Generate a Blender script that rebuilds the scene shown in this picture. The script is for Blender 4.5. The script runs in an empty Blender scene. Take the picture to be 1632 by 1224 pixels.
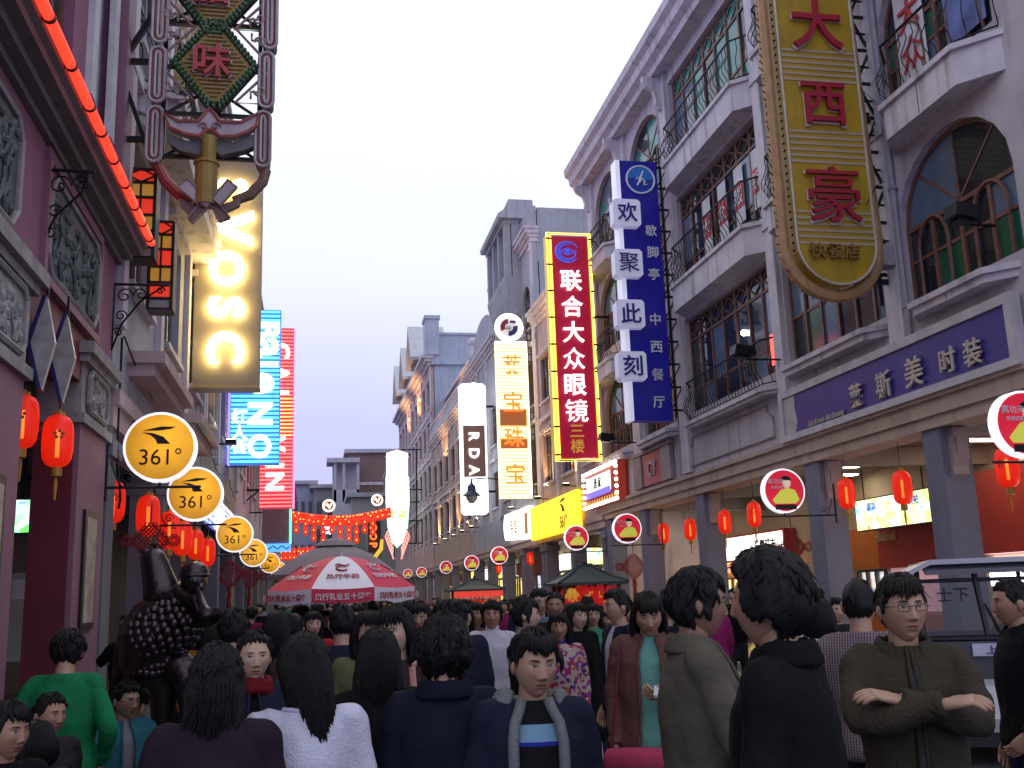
import bpy, math, random
import numpy as np
from mathutils import Vector, Matrix, noise as mnoise
random.seed(7)
SC = bpy.context.scene
COL = SC.collection
# ---------------------------------------------------------------- camera, sky, light, exposure
CAM = np.array([0.0, 0.0, 1.75])
F_PX, IW, IH = 1620.0, 1632, 1224            # focal length in photograph pixels
YAW, PITCH, ROLL = 0.19569, 0.20435, -0.035
fwd = np.array([math.sin(YAW)*math.cos(PITCH), math.cos(YAW)*math.cos(PITCH), math.sin(PITCH)])
_r = np.cross(fwd, [0, 0, 1]); _r /= np.linalg.norm(_r); _u = np.cross(_r, fwd)
AX_R = math.cos(ROLL)*_r + math.sin(ROLL)*_u
AX_U = -math.sin(ROLL)*_r + math.cos(ROLL)*_u
cam = bpy.data.objects.new('camera', bpy.data.cameras.new('camera'))
COL.objects.link(cam)
mw = Matrix.Identity(4)
for i in range(3):
    mw[i][0], mw[i][1], mw[i][2], mw[i][3] = AX_R[i], AX_U[i], -fwd[i], CAM[i]
cam.matrix_world = mw
cam.data.sensor_width = 36; cam.data.lens = 36*F_PX/IW
cam.data.clip_start = .1; cam.data.clip_end = 5000
SC.camera = cam

world = bpy.data.worlds.new("World"); SC.world = world; world.use_nodes = True
wn, wl = world.node_tree.nodes, world.node_tree.links
wn.clear()
wo = wn.new('ShaderNodeOutputWorld'); wb = wn.new('ShaderNodeBackground')
sk = wn.new('ShaderNodeTexSky'); sk.sky_type = 'NISHITA'; sk.sun_disc = False
SUN_EL, SUN_ROT = math.radians(14), math.radians(60)
sk.sun_elevation = SUN_EL; sk.sun_rotation = SUN_ROT
sk.ozone_density = 6; sk.dust_density = 2.5
tc = wn.new('ShaderNodeTexCoord'); sx = wn.new('ShaderNodeSeparateXYZ')
ramp = wn.new('ShaderNodeValToRGB')           # high even cloud over the dusk sky
e = ramp.color_ramp.elements
e[0].position = 0.0; e[0].color = (.46, .43, .80, 1)
e[1].position = .46; e[1].color = (.93, .97, 1.07, 1)
ramp.color_ramp.elements.new(.17).color = (.60, .58, .92, 1)
ramp.color_ramp.elements.new(.30).color = (.84, .84, 1.03, 1)
nz = wn.new('ShaderNodeTexNoise'); nz.inputs['Scale'].default_value = 2.2; nz.inputs['Detail'].default_value = 4
nm = wn.new('ShaderNodeMapRange'); nm.inputs[1].default_value = .3; nm.inputs[2].default_value = .7
nm.inputs[3].default_value = .96; nm.inputs[4].default_value = 1.04
vm = wn.new('ShaderNodeVectorMath'); vm.operation = 'SCALE'
vs = wn.new('ShaderNodeVectorMath'); vs.operation = 'SCALE'; vs.inputs[3].default_value = .035
add = wn.new('ShaderNodeVectorMath'); add.operation = 'ADD'
wl.new(tc.outputs['Generated'], sx.inputs[0]); wl.new(sx.outputs['Z'], ramp.inputs[0])
wl.new(tc.outputs['Generated'], nz.inputs['Vector']); wl.new(nz.outputs['Fac'], nm.inputs[0])
wl.new(ramp.outputs['Color'], vm.inputs[0]); wl.new(nm.outputs[0], vm.inputs[3])
wl.new(sk.outputs['Color'], vs.inputs[0])
wl.new(vm.outputs[0], add.inputs[0]); wl.new(vs.outputs[0], add.inputs[1])
wl.new(add.outputs[0], wb.inputs['Color']); wb.inputs['Strength'].default_value = .87
wl.new(wb.outputs[0], wo.inputs[0])

sun = bpy.data.objects.new('sun', bpy.data.lights.new('sun', 'SUN'))
COL.objects.link(sun)
sun.data.energy = .35; sun.data.angle = math.radians(35); sun.data.color = (1, .93, .95)
sd = Vector((math.sin(SUN_ROT)*math.cos(math.radians(50)), math.cos(SUN_ROT)*math.cos(math.radians(50)), math.sin(math.radians(50))))
sun.rotation_euler = sd.to_track_quat('Z', 'Y').to_euler()
vsn = SC.view_settings
SC.display_settings.display_device = 'sRGB'
vsn.view_transform = 'Standard'; vsn.look = 'None'; vsn.exposure = 0.3; vsn.gamma = 1; vsn.use_curve_mapping = False
SC.render.engine = 'CYCLES'
SC.cycles.use_denoising = True
SC.cycles.max_bounces = 7; SC.cycles.transparent_max_bounces = 12
SC.cycles.caustics_reflective = False; SC.cycles.caustics_refractive = False
SC.cycles.sample_clamp_indirect = 6
# ---------------------------------------------------------------- measuring: a photograph pixel as a point on a real plane
def _ray(px, py): return fwd + AX_R*(px-IW/2)/F_PX - AX_U*(py-IH/2)/F_PX
def atX(px, py, X): d = _ray(px, py); return CAM + d*(X/d[0])
def atY(px, py, Y): d = _ray(px, py); return CAM + d*(Y/d[1])
# ---------------------------------------------------------------- mesh builder
WL = {}                                       # world location of each parent object
class MB:
    def __init__(s): s.v, s.f, s.m, s.c = [], [], [], None
    def add(s, vs, fs, mi=0):
        n = len(s.v); s.v.extend([tuple(map(float, p)) for p in vs])
        s.f.extend([tuple(i+n for i in q) for q in fs]); s.m.extend([mi]*len(fs)); return s
    def box(s, x0, x1, y0, y1, z0, z1, mi=0):
        x0, x1 = min(x0, x1), max(x0, x1); y0, y1 = min(y0, y1), max(y0, y1); z0, z1 = min(z0, z1), max(z0, z1)
        return s.add([(x0,y0,z0),(x1,y0,z0),(x1,y1,z0),(x0,y1,z0),(x0,y0,z1),(x1,y0,z1),(x1,y1,z1),(x0,y1,z1)],
                     [(3,2,1,0),(4,5,6,7),(0,1,5,4),(1,2,6,5),(2,3,7,6),(3,0,4,7)], mi)
    def prism(s, poly, ax, a, b, mi=0):
        """extrude a 2-d outline: ax x takes (y,z), ax y takes (x,z), ax z takes (x,y)"""
        k = {'x': lambda p, t: (t, p[0], p[1]), 'y': lambda p, t: (p[0], t, p[1]), 'z': lambda p, t: (p[0], p[1], t)}[ax]
        n = len(poly)
        vs = [k(p, a) for p in poly] + [k(p, b) for p in poly]
        ar = sum(poly[i][0]*poly[(i+1) % n][1]-poly[(i+1) % n][0]*poly[i][1] for i in range(n))
        flip = (ar > 0) ^ (b < a) ^ (ax == 'y')
        fs = [tuple(range(n)), tuple(range(2*n-1, n-1, -1))] + [(i+n, (i+1) % n+n, (i+1) % n, i) for i in range(n)]
        if flip: fs = [tuple(reversed(q)) for q in fs]
        return s.add(vs, fs, mi)
    def obox(s, c, ax, ay, az, mi=0):
        """box with centre c and half-axis vectors"""
        c, ax, ay, az = [np.array(q, float) for q in (c, ax, ay, az)]
        vs = [c+i*ax+j*ay+k*az for k in (-1, 1) for i, j in ((-1, -1), (1, -1), (1, 1), (-1, 1))]
        fs = [(3,2,1,0),(4,5,6,7),(0,1,5,4),(1,2,6,5),(2,3,7,6),(3,0,4,7)]
        if np.dot(np.cross(ax, ay), az) < 0: fs = [q[::-1] for q in fs]
        return s.add(vs, fs, mi)
    def beam(s, a, b, w, h=None, mi=0, up=(0, 0, 1)):
        a, b = np.array(a, float), np.array(b, float); d = b-a; L = np.linalg.norm(d); d /= L
        u = np.array(up, float)
        if abs(d@u) > .95: u = np.array([1.0, 0, 0])
        x = np.cross(d, u); x /= np.linalg.norm(x); u = np.cross(x, d)
        return s.obox((a+b)/2, x*w/2, u*(h or w)/2, d*L/2, mi)
    def tube(s, pts, r, n=6, closed=False, mi=0, flat=1.0):
        pts = [np.array(p, float) for p in pts]; m = len(pts)
        rr = r if hasattr(r, '__len__') else [r]*m
        vs, fs = [], []; u = None
        for i, p in enumerate(pts):
            d = (pts[(i+1) % m]-pts[i-1]) if closed else (pts[min(i+1, m-1)]-pts[max(i-1, 0)])
            d = d/(np.linalg.norm(d)+1e-12)
            if u is None:
                u = np.array([0, 0, 1.0]) if abs(d[2]) < .9 else np.array([1.0, 0, 0])
            u = u-d*(u@d); u /= np.linalg.norm(u)+1e-12; w = np.cross(d, u)
            for k in range(n):
                a = 2*math.pi*k/n
                vs.append(p+rr[i]*(math.cos(a)*u+flat*math.sin(a)*w))
        for i in range(m if closed else m-1):
            j = (i+1) % m
            fs += [(i*n+k, i*n+(k+1) % n, j*n+(k+1) % n, j*n+k) for k in range(n)]
        if not closed: fs += [tuple(range(n-1, -1, -1)), tuple(range((m-1)*n, m*n))]
        return s.add(vs, fs, mi)
    def rings(s, rings, mi=0, caps=True):
        """loft a list of rings that all have the same number of points"""
        n = len(rings[0]); vs = [p for q in rings for p in q]; fs = []
        for i in range(len(rings)-1):
            fs += [(i*n+k, i*n+(k+1) % n, (i+1)*n+(k+1) % n, (i+1)*n+k) for k in range(n)]
        if caps: fs += [tuple(range(n-1, -1, -1)), tuple(range((len(rings)-1)*n, len(rings)*n))]
        return s.add(vs, fs, mi)
    def lathe(s, prof, n=16, c=(0, 0, 0), mi=0, ax='z'):
        R = []
        for r, z in prof:
            q = []
            for k in range(n):
                a = 2*math.pi*k/n; x, y = r*math.cos(a), r*math.sin(a)
                q.append((c[0]+x, c[1]+y, c[2]+z) if ax == 'z' else (c[0]+x, c[1]-z, c[2]+y) if ax == 'y' else (c[0]+z, c[1]+x, c[2]+y))
            R.append(q)
        return s.rings(R, mi)
    def ball(s, c, r, n=8, m=6, mi=0, sc=(1, 1, 1)):
        R = []
        for i in range(m+1):
            t = math.pi*(i/m)-math.pi/2; t = max(-1.5, min(1.5, t))
            R.append([(c[0]+sc[0]*r*math.cos(t)*math.cos(2*math.pi*k/n), c[1]+sc[1]*r*math.cos(t)*math.sin(2*math.pi*k/n), c[2]+sc[2]*r*math.sin(t)) for k in range(n)])
        return s.rings(R, mi)
    def text(s, key, o, right, up, size, depth=.02, mi=0, squash=1.0):
        """letters centred on o; right/up give the reading directions"""
        vs, fs = TEXT[key]
        o, right, up = [np.array(q, float) for q in (o, right, up)]; nrm = np.cross(right, up)
        return s.add(vs[:, :1]*right*size*squash+vs[:, 1:2]*up*size+vs[:, 2:]*nrm*depth+o+nrm*depth/2, fs, mi)
    def jitter(s, a, sc=1.0, seed=0):
        for i, p in enumerate(s.v):
            q = mnoise.noise_vector(Vector(p)*sc+Vector((seed*7.1, seed*3.3, 0)))
            s.v[i] = (p[0]+a*q[0], p[1]+a*q[1], p[2]+a*q[2])
        return s
    def build(s, name, mats, parent=None, smooth=False, local=False, loc=None):
        me = bpy.data.meshes.new(name)
        off = np.zeros(3)
        if loc is not None: off = np.array(loc, float)
        elif parent is not None and not local: off = WL[parent.name]
        if not local: vv = [(p[0]-off[0], p[1]-off[1], p[2]-off[2]) for p in s.v]
        else: vv = s.v
        me.from_pydata(vv, [], s.f)
        if not isinstance(mats, (list, tuple)): mats = [mats]
        for q in mats: me.materials.append(q)
        if len(mats) > 1: me.polygons.foreach_set('material_index', s.m)
        if smooth: me.polygons.foreach_set('use_smooth', [True]*len(s.f))
        if s.c is not None:
            at = me.color_attributes.new('Col', 'FLOAT_COLOR', 'POINT')
            at.data.foreach_set('color', np.array(s.c, np.float32).ravel())
        me.update()
        o = bpy.data.objects.new(name, me); COL.objects.link(o)
        if parent is not None: o.parent = parent
        if not local:
            pw = WL[parent.name] if parent is not None else np.zeros(3)
            o.location = tuple(off-pw); WL[o.name] = off
        return o
def tag(o, label, cat, group=None):
    o['label'] = label; o['category'] = cat
    if group: o['group'] = group
    return o
def struct(o): o['kind'] = 'structure'; return o
def stuff(o): o['kind'] = 'stuff'; return o
def thing(name, label, cat, loc=(0, 0, 0), group=None, rz=0):
    o = bpy.data.objects.new(name, None); COL.objects.link(o)
    o.empty_display_size = .2; o.location = tuple(map(float, loc)); o.rotation_euler = (0, 0, rz)
    WL[o.name] = np.array(loc, float)
    return tag(o, label, cat, group)
def copy_tree(o, parent=None):
    c = o.copy(); COL.objects.link(c); c.parent = parent
    for ch in list(o.children): copy_tree(ch, c)
    return c
def dup(o, loc, rz=None, label=None, group=None, sc=None):
    c = copy_tree(o); c.location = tuple(map(float, loc)); WL[c.name] = np.array(loc, float)
    if rz is not None: c.rotation_euler = (0, 0, rz)
    if sc: c.scale = (sc, sc, sc)
    if label: c['label'] = label
    if group: c['group'] = group
    return c
# ---------------------------------------------------------------- materials
MATS = {}
def mat(name, col=(.5, .5, .5), rough=.6, metal=0, var=.18, scale=3.0, bump=.0, bscale=30, emit=None, es=0, grime=0, spec=.5, attr=False, stretch=None, sheen=0):
    if name in MATS: return MATS[name]
    m = bpy.data.materials.new(name); m.use_nodes = True; MATS[name] = m
    n, l = m.node_tree.nodes, m.node_tree.links
    b = n['Principled BSDF']
    b.inputs['Roughness'].default_value = rough; b.inputs['Metallic'].default_value = metal
    b.inputs['Specular IOR Level'].default_value = spec
    if sheen: b.inputs['Sheen Weight'].default_value = sheen
    t = n.new('ShaderNodeTexCoord'); vec = t.outputs['Object']
    if stretch:
        mp = n.new('ShaderNodeMapping'); mp.inputs['Scale'].default_value = stretch
        l.new(vec, mp.inputs[0]); vec = mp.outputs[0]
    c4 = (*col, 1)
    if var or attr:
        nz = n.new('ShaderNodeTexNoise'); nz.inputs['Scale'].default_value = scale; nz.inputs['Detail'].default_value = 5
        l.new(vec, nz.inputs['Vector'])
        r = n.new('ShaderNodeMapRange'); r.inputs[1].default_value = .25; r.inputs[2].default_value = .75
        r.inputs[3].default_value = 1-var; r.inputs[4].default_value = 1+var
        l.new(nz.outputs['Fac'], r.inputs[0])
        v = n.new('ShaderNodeVectorMath'); v.operation = 'SCALE'; v.inputs[0].default_value = col
        l.new(r.outputs[0], v.inputs[3]); out = v.outputs[0]
        if attr:
            at = n.new('ShaderNodeVertexColor'); at.layer_name = 'Col'
            mu = n.new('ShaderNodeVectorMath'); mu.operation = 'MULTIPLY'
            l.new(out, mu.inputs[0]); l.new(at.outputs['Color'], mu.inputs[1]); out = mu.outputs[0]
        if grime:                              # rain streaks and soot, with a shape of their own
            g = n.new('ShaderNodeTexNoise'); g.inputs['Scale'].default_value = 1.0; g.inputs['Detail'].default_value = 6
            mp2 = n.new('ShaderNodeMapping'); mp2.inputs['Scale'].default_value = (5, 5, .45)
            l.new(t.outputs['Object'], mp2.inputs[0]); l.new(mp2.outputs[0], g.inputs['Vector'])
            gr = n.new('ShaderNodeMapRange'); gr.inputs[1].default_value = .52; gr.inputs[2].default_value = .8
            gr.inputs[3].default_value = 0; gr.inputs[4].default_value = grime
            l.new(g.outputs['Fac'], gr.inputs[0])
            mx = n.new('ShaderNodeMix'); mx.data_type = 'RGBA'
            l.new(gr.outputs[0], mx.inputs[0]); l.new(out, mx.inputs[6]); mx.inputs[7].default_value = (.06, .045, .035, 1)
            out = mx.outputs[2]
        l.new(out, b.inputs['Base Color'])
    else: b.inputs['Base Color'].default_value = c4
    if bump:
        bz = n.new('ShaderNodeTexNoise'); bz.inputs['Scale'].default_value = bscale; bz.inputs['Detail'].default_value = 3
        l.new(vec, bz.inputs['Vector'])
        bp = n.new('ShaderNodeBump'); bp.inputs['Strength'].default_value = bump; bp.inputs['Distance'].default_value = .02
        l.new(bz.outputs['Fac'], bp.inputs['Height']); l.new(bp.outputs[0], b.inputs['Normal'])
    if emit:
        b.inputs['Emission Color'].default_value = (*emit, 1); b.inputs['Emission Strength'].default_value = es
    return m
def glow(name, col, es, base=None): return mat(name, base or tuple(.5*c for c in col), .4, var=0, emit=col, es=es)
def glass(name, col, rough=.06, spec=.6): return mat(name, col, rough, var=.25, scale=1.3, spec=spec, bump=.03, bscale=2.5)
# ---------------------------------------------------------------- lettering (Blender's own font, made into meshes once)
TEXT = {}
def make_texts(specs):
    obs = []
    for key, (body, bold) in specs.items():
        c = bpy.data.curves.new('lettering', 'FONT'); c.body = body; c.align_x = 'CENTER'; c.align_y = 'CENTER'
        c.extrude = .5; c.resolution_u = 3; c.offset = bold; c.size = 1
        o = bpy.data.objects.new('lettering', c); COL.objects.link(o); obs.append((key, o))
    bpy.context.view_layer.update()
    dg = bpy.context.evaluated_depsgraph_get()
    for key, o in obs:
        me = o.evaluated_get(dg).to_mesh()
        vs = np.array([v.co[:] for v in me.vertices]); fs = [tuple(p.vertices) for p in me.polygons]
        o.evaluated_get(dg).to_mesh_clear()
        lo, hi = vs.min(0), vs.max(0)
        vs[:, :2] -= (lo+hi)[:2]/2
        if len(specs[key][0]) == 1: vs[:, :2] /= max(hi[1]-lo[1], hi[0]-lo[0], .4)*1.06
        else: vs[:, :2] /= (hi[1]-lo[1])*1.02
        TEXT[key] = (vs, fs)
    for key, o in obs:
        c = o.data; bpy.data.objects.remove(o); bpy.data.curves.remove(c)
CH = "联合大众眼镜三楼欢聚此刻歇脚亭中西餐厅莱宝珠斯美时装豪快店味上下九真功夫超市红酒腊风行人街广州酒家手信"
SPEC = {}
for ch in CH: SPEC[ch] = (ch, 0 if ch in '众聚餐豪镜' else .012)
for s_, b_ in (('361°', 0), ('GIORDANO', .01), ('Baleno', .02), ('CALVIN', .02), ('AOSG', .02), ('CY', .01), ('disimei', .02),
               ('Lai si mei shi zhuang', 0), ('SHOP', .0), ('R', 0), ('真功夫', .01), ('快餐连锁', .01), ('营养还是蒸的好', .01),
               ('爱婴超市', .02), ('上下九', .01), ('快餐店', .01), ('风行牛奶', .02), ('风行乳业五十周年', .02), ('手信', .02), ('烧腊', .02), ('1988', 0), ('美味', .02), ('清凉', .02), ('士下', .0)):
    SPEC[s_] = (s_, b_)
for ch in 'GIORDANBaleoCVSLXFKTEMP': SPEC['L_'+ch] = (ch, .03)
make_texts(SPEC)

XR, XL = 9.3, -2.3
def wx(side, XF, d): return XF+side*d
W_WALL = mat('lavender plaster', (.47, .425, .47), .85, var=.16, scale=1.2, bump=.2, bscale=14, grime=.6)
W_TRIM = mat('pale trim plaster', (.58, .535, .59), .8, var=.15, scale=2, bump=.12, bscale=20, grime=.65)
W_GREY = mat('grey render', (.38, .39, .43), .88, var=.15, scale=1, bump=.15, bscale=12, grime=.4)
W_BLUEGREY = mat('blue grey column paint', (.17, .17, .23), .7, var=.12, scale=2, bump=.1, bscale=16, grime=.25)
W_PINKGREY = mat('pinkish stone facing', (.47, .35, .35), .85, var=.15, scale=1.4, bump=.15, bscale=12, grime=.4)
W_TAN = mat('tan stone facing', (.45, .34, .28), .85, var=.15, scale=1.4, bump=.15, bscale=12, grime=.4)
W_SOFFIT = mat('soffit plaster', (.36, .30, .29), .85, var=.15, scale=2, grime=.3)
F_BROWN = mat('red brown window timber', (.17, .075, .055), .5, var=.3, scale=6, bump=.1)
F_GREY = mat('grey window frame', (.22, .20, .22), .5)
F_WHITE = mat('white window frame', (.6, .58, .6), .5)
G_DARK = glass('dark window glass', (.018, .026, .034))
G_TEAL = glass('teal window glass', (.02, .19, .18), .12)
G_GREEN = glass('green stained glass', (.015, .10, .06), .12)
G_BLUE = glass('pale blue window glass', (.10, .15, .23), .1)
IRON = mat('black wrought iron', (.012, .012, .016), .45, metal=.4, var=.2)
IRON_GREY = mat('galvanised steel', (.10, .10, .11), .5, metal=.6)
STONE = mat('carved stone', (.30, .29, .28), .85, var=.25, scale=6, bump=.4, bscale=25, grime=.4)
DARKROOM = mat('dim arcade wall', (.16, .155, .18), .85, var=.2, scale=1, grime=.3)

# ------------------------------------------------------------ ground
road = struct(MB().box(-60, 60, -8, 400, -.3, -.006).build('road', mat('dark joint mortar', (.035, .034, .037), .9, var=.3, scale=4)))
def paving_mat():
    m = mat('granite paving', (.115, .11, .12), .55, var=.25, scale=9, bump=.15, bscale=60, grime=.2); return m
rng = random.Random(3)
pv = [paving_mat(), mat('grey granite paving', (.14, .135, .15), .55, var=.25, scale=9, bump=.15, bscale=60, grime=.2), mat('brown granite paving', (.125, .105, .10), .55, var=.25, scale=9, bump=.15, bscale=60, grime=.2)]
slab = MB().box(-.445, .445, -.295, .295, -.03, 0)
slab_me = []
for q in pv:
    o = slab.build('paving_stone', q, road, local=True); slab_me.append(o.data); bpy.data.objects.remove(o)
for j in range(30):
    for i in range(8):
        o = bpy.data.objects.new('paving_stone', slab_me[rng.choice((0, 0, 1, 2))]); COL.objects.link(o); o.parent = road
        o.location = (1.2+.9*i+(.45 if j % 2 else 0), 3.3+.6*j, rng.uniform(-.002, .002))
m_ = MB()
for j in range(30, 90):
    for i in range(-3, 11):
        x = 1.2+.9*i+(.45 if j % 2 else 0); m_.box(x-.445, x+.445, 3.3+.6*j-.295, 3.3+.6*j+.295, -.03, 0)
for j in range(-4, 30):
    for i in (-4, -3, -2, -1, 8):
        x = 1.2+.9*i+(.45 if j % 2 else 0); m_.box(x-.445, x+.445, 3.3+.6*j-.295, 3.3+.6*j+.295, -.03, 0)
stuff(m_.build('far_paving', pv[0], road))
struct(MB().box(9.05, 14.5, -6, 150, -.25, .14).build('arcade_pavement', mat('arcade floor tile', (.22, .2, .19), .35, var=.2, scale=3)))
struct(MB().box(-7.5, -2.15, -6, 150, -.25, .14).build('arcade_pavement', MATS['arcade floor tile']))

# ------------------------------------------------------------ windows, walls, balconies
def arc(y0, y1, zs, rise, n=10):
    c, a = (y0+y1)/2, (y1-y0)/2
    return [(c-a*math.cos(math.pi*k/n), zs+rise*math.sin(math.pi*k/n)) for k in range(n+1)]
def wall_bay(mb, side, XF, y0, y1, z0, z1, ops, t=.25, mi=0):
    """wall panel with rectangular or arched openings, cut into strips"""
    a, b = wx(side, XF, 0), wx(side, XF, t)
    ops = sorted(ops); y = y0
    for (oy0, oy1, oz0, oz1, rise) in ops:
        if oy0 > y: mb.box(a, b, y, oy0, z0, z1, mi)
        mb.box(a, b, oy0, oy1, z0, oz0, mi)
        if oz1 < z1: mb.box(a, b, oy0, oy1, oz1, z1, mi)
        if rise:
            pts = arc(oy0, oy1, oz1-rise, rise); h = len(pts)//2
            mb.prism([(oy0, oz1)]+pts[:h+1][::1], 'x', a, b, mi)
            mb.prism([(oy1, oz1)]+pts[h:][::-1], 'x', a, b, mi)
        y = oy1
    if y < y1: mb.box(a, b, y, y1, z0, z1, mi)
def window(parent, side, XF, y0, y1, z0, z1, cols=3, rows=(.5,), rise=0, fm=None, gm=None, d=.12, fw=.055, lattice=0, inner=0, seed=0, lit=None):
    fm = fm or F_BROWN; gm = gm or [G_DARK]
    r = random.Random(seed*91+int(y0*13)+int(z0*7)); f = MB()
    a, b = wx(side, XF, d), wx(side, XF, d+.07); g0, g1 = wx(side, XF, d+.03), wx(side, XF, d+.045)
    zt = z1-rise
    f.box(a, b, y0, y0+fw, z0, zt); f.box(a, b, y1-fw, y1, z0, zt); f.box(a, b, y0+fw, y1-fw, z0, z0+fw)
    f.box(a, b, y0+fw, y1-fw, zt-fw, zt)
    zl = zt-lattice
    if lattice: f.box(a, b, y0+fw, y1-fw, zl-fw, zl)
    ys = [y0+(y1-y0)*i/cols for i in range(cols+1)]
    top = zl-fw if lattice else zt-fw
    zs = [z0+fw]+[z0+fw+(top-z0-fw)*q for q in rows]+[top]
    for q in ys[1:-1]: f.box(wx(side, XF, d-.012), b, q-fw/2, q+fw/2, z0+fw, top)
    for q in zs[1:-1]:
        for i in range(cols): f.box(wx(side, XF, d+.01), b, ys[i]+fw*.51, ys[i+1]-fw*.51, q-fw*.4, q+fw*.4)
    if lattice:
        for i in range(cols):
            ya, yb, za, zb = ys[i]+.01, ys[i+1]-.01, zl, zt-fw; yc, zc = (ya+yb)/2, (za+zb)/2
            xm = wx(side, XF, d+.02)
            f.box(a, b, ys[i]-fw/2 if i else ys[i], ys[i]+fw/2, zl, zt-fw)
            q = [(xm, ya+.05, zc), (xm, yc, zb-.03), (xm, yb-.05, zc), (xm, yc, za+.03)]
            for k in range(4): f.beam(q[k], q[(k+1) % 4], .035, .03)
            f.beam((xm, ya, za), q[0], .03); f.beam((xm, yb, zb), q[2], .03)
    if rise:
        pts = arc(y0, y1, zt, rise, 12); xm = wx(side, XF, d+.035)
        pi_ = arc(y0+fw, y1-fw, zt, rise-fw, 12)
        for k in range(12): f.prism([pts[k], pts[k+1], pi_[k+1], pi_[k]], 'x', a, b)
        for ang in (45, 90, 135):
            t = math.radians(ang); c = (y0+y1)/2
            f.beam((xm, c, zt), (xm, c-(y1-y0)/2*math.cos(t)*.97, zt+rise*math.sin(t)*.97), .04, .04, up=(1, 0, 0))
    if inner:                                     # slim round-headed inner frames
        for i in range(inner):
            c = y0+(y1-y0)*(i+.5)/inner; w = (y1-y0)/inner*.27
            p = [(xx, yy, zz) for xx in (wx(side, XF, d-.02),) for (yy, zz) in [(c-w, z0+fw)]+[(c-w*math.cos(math.pi*k/8), zl-.45+w*1.2*math.sin(math.pi*k/8)) for k in range(9)]+[(c+w, z0+fw)]]
            f.tube(p, .028, 5)
    w = f.build('window', fm, parent)
    for i in range(cols):
        for j in range(len(zs)-1):
            MB().box(g0, g1, ys[i]+.01, ys[i+1]-.01, zs[j]+.003, zs[j+1]-.003).build('pane', lit if (lit and r.random() < .5) else r.choice(gm), w)
    if lattice: MB().box(g0, g1, y0+.02, y1-.02, zl+.003, zt-.02).build('pane', gm[0], w)
    if rise:
        pts = arc(y0+.02, y1-.02, zt+.003, rise-.03, 12)
        for k in (0, 3, 6, 9): MB().prism([((y0+y1)/2, zt+.003)]+pts[k:k+4], 'x', g0, g1).build('pane', r.choice(gm), w)
    return w
def sill(parent, side, XF, y0, y1, z, m, d=.1, h=.09):
    MB().box(wx(side, XF, -d), wx(side, XF, .1), y0-.08, y1+.08, z-h, z).build('window_sill', m, parent)
def outline_bay(y0, y1, proud, ch): return [(0, y0-ch), (-proud, y0), (-proud, y1), (0, y1+ch)]
def balcony(parent, side, XF, y0, y1, z, fascia, proud=.43, ch=.42, rail=1.0, m=None, belly=True, n=None):
    m = m or W_TRIM
    o = [(wx(side, XF, d), y) for d, y in outline_bay(y0, y1, proud, ch)]
    s = MB().prism(o, 'z', z-fascia, z-.09)
    o2 = [(wx(side, XF, d), y) for d, y in outline_bay(y0-.05, y1+.05, proud+.06, ch)]
    s.prism(o2, 'z', z-.088, z)
    b = s.build('balcony', m, parent)
    # joints of the facing slabs
    k = max(2, int((y1-y0)/1.1)); j = MB()
    for i in range(1, k):
        y = y0+(y1-y0)*i/k; xx = wx(side, XF, -proud-.004); j.box(xx, wx(side, XF, -proud+.01), y-.009, y+.009, z-fascia+.02, z-.1)
    j.build('facing_joint', mat('dark stain', (.12, .09, .07), .9), b)
    if rail:
        pth = [(wx(side, XF, d), y) for d, y in outline_bay(y0+.03, y1-.03, proud-.05, ch)]
        r = MB(); L = 0
        r.tube([(x, y, z+rail) for x, y in pth], .024, 6); r.tube([(x, y, z+.08) for x, y in pth], .014, 5)
        for q in range(3):
            (xa, ya), (xb, yb) = pth[q], pth[q+1]; d = math.hypot(xb-xa, yb-ya); kk = max(2, int(d/.17))
            ox, oy = -(yb-ya)/d*side*-1, (xb-xa)/d*side*-1
            if ox*side > 0: ox, oy = -ox, -oy
            for i in range(kk+(q == 2)):
                t = i/kk; x, y = xa+(xb-xa)*t, ya+(yb-ya)*t; pts = []
                for zz, bl in ((0, 0), (.12, .03), (.27, .14), (.42, .15), (.58, .06), (.74, -.01), (.88, .02), (1, 0)):
                    w = bl if belly else 0
                    pts.append((x+ox*w*.8, y+oy*w*.8, z+.08+(rail-.08)*zz))
                r.tube(pts, .0105, 4)
        r.build('railing', IRON, b)
    return b
def corbel(parent, x, y, z, h, proud, w, m, dirx=-1):
    """S-scrolled bracket under an eave, running out along x"""
    p = [(0, 0), (dirx*proud, 0), (dirx*proud, -h*.16), (dirx*proud*.82, -h*.30), (dirx*proud*.45, -h*.42), (dirx*proud*.30, -h*.65), (dirx*proud*.34, -h*.85), (dirx*proud*.15, -h), (0, -h)]
    MB().prism([(x+a, z+b) for a, b in p], 'y', y-w/2, y+w/2).build('corbel', m, parent)
def cornice(parent, side, XF, y0, y1, z, steps, m, name='cornice'):
    c = MB()
    zz = z
    for h, pr in steps:
        c.box(wx(side, XF, -pr), wx(side, XF, .3), y0-(.5*pr), y1+(.5*pr), zz, zz+h-.001); zz += h
    return c.build(name, m, parent)
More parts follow.
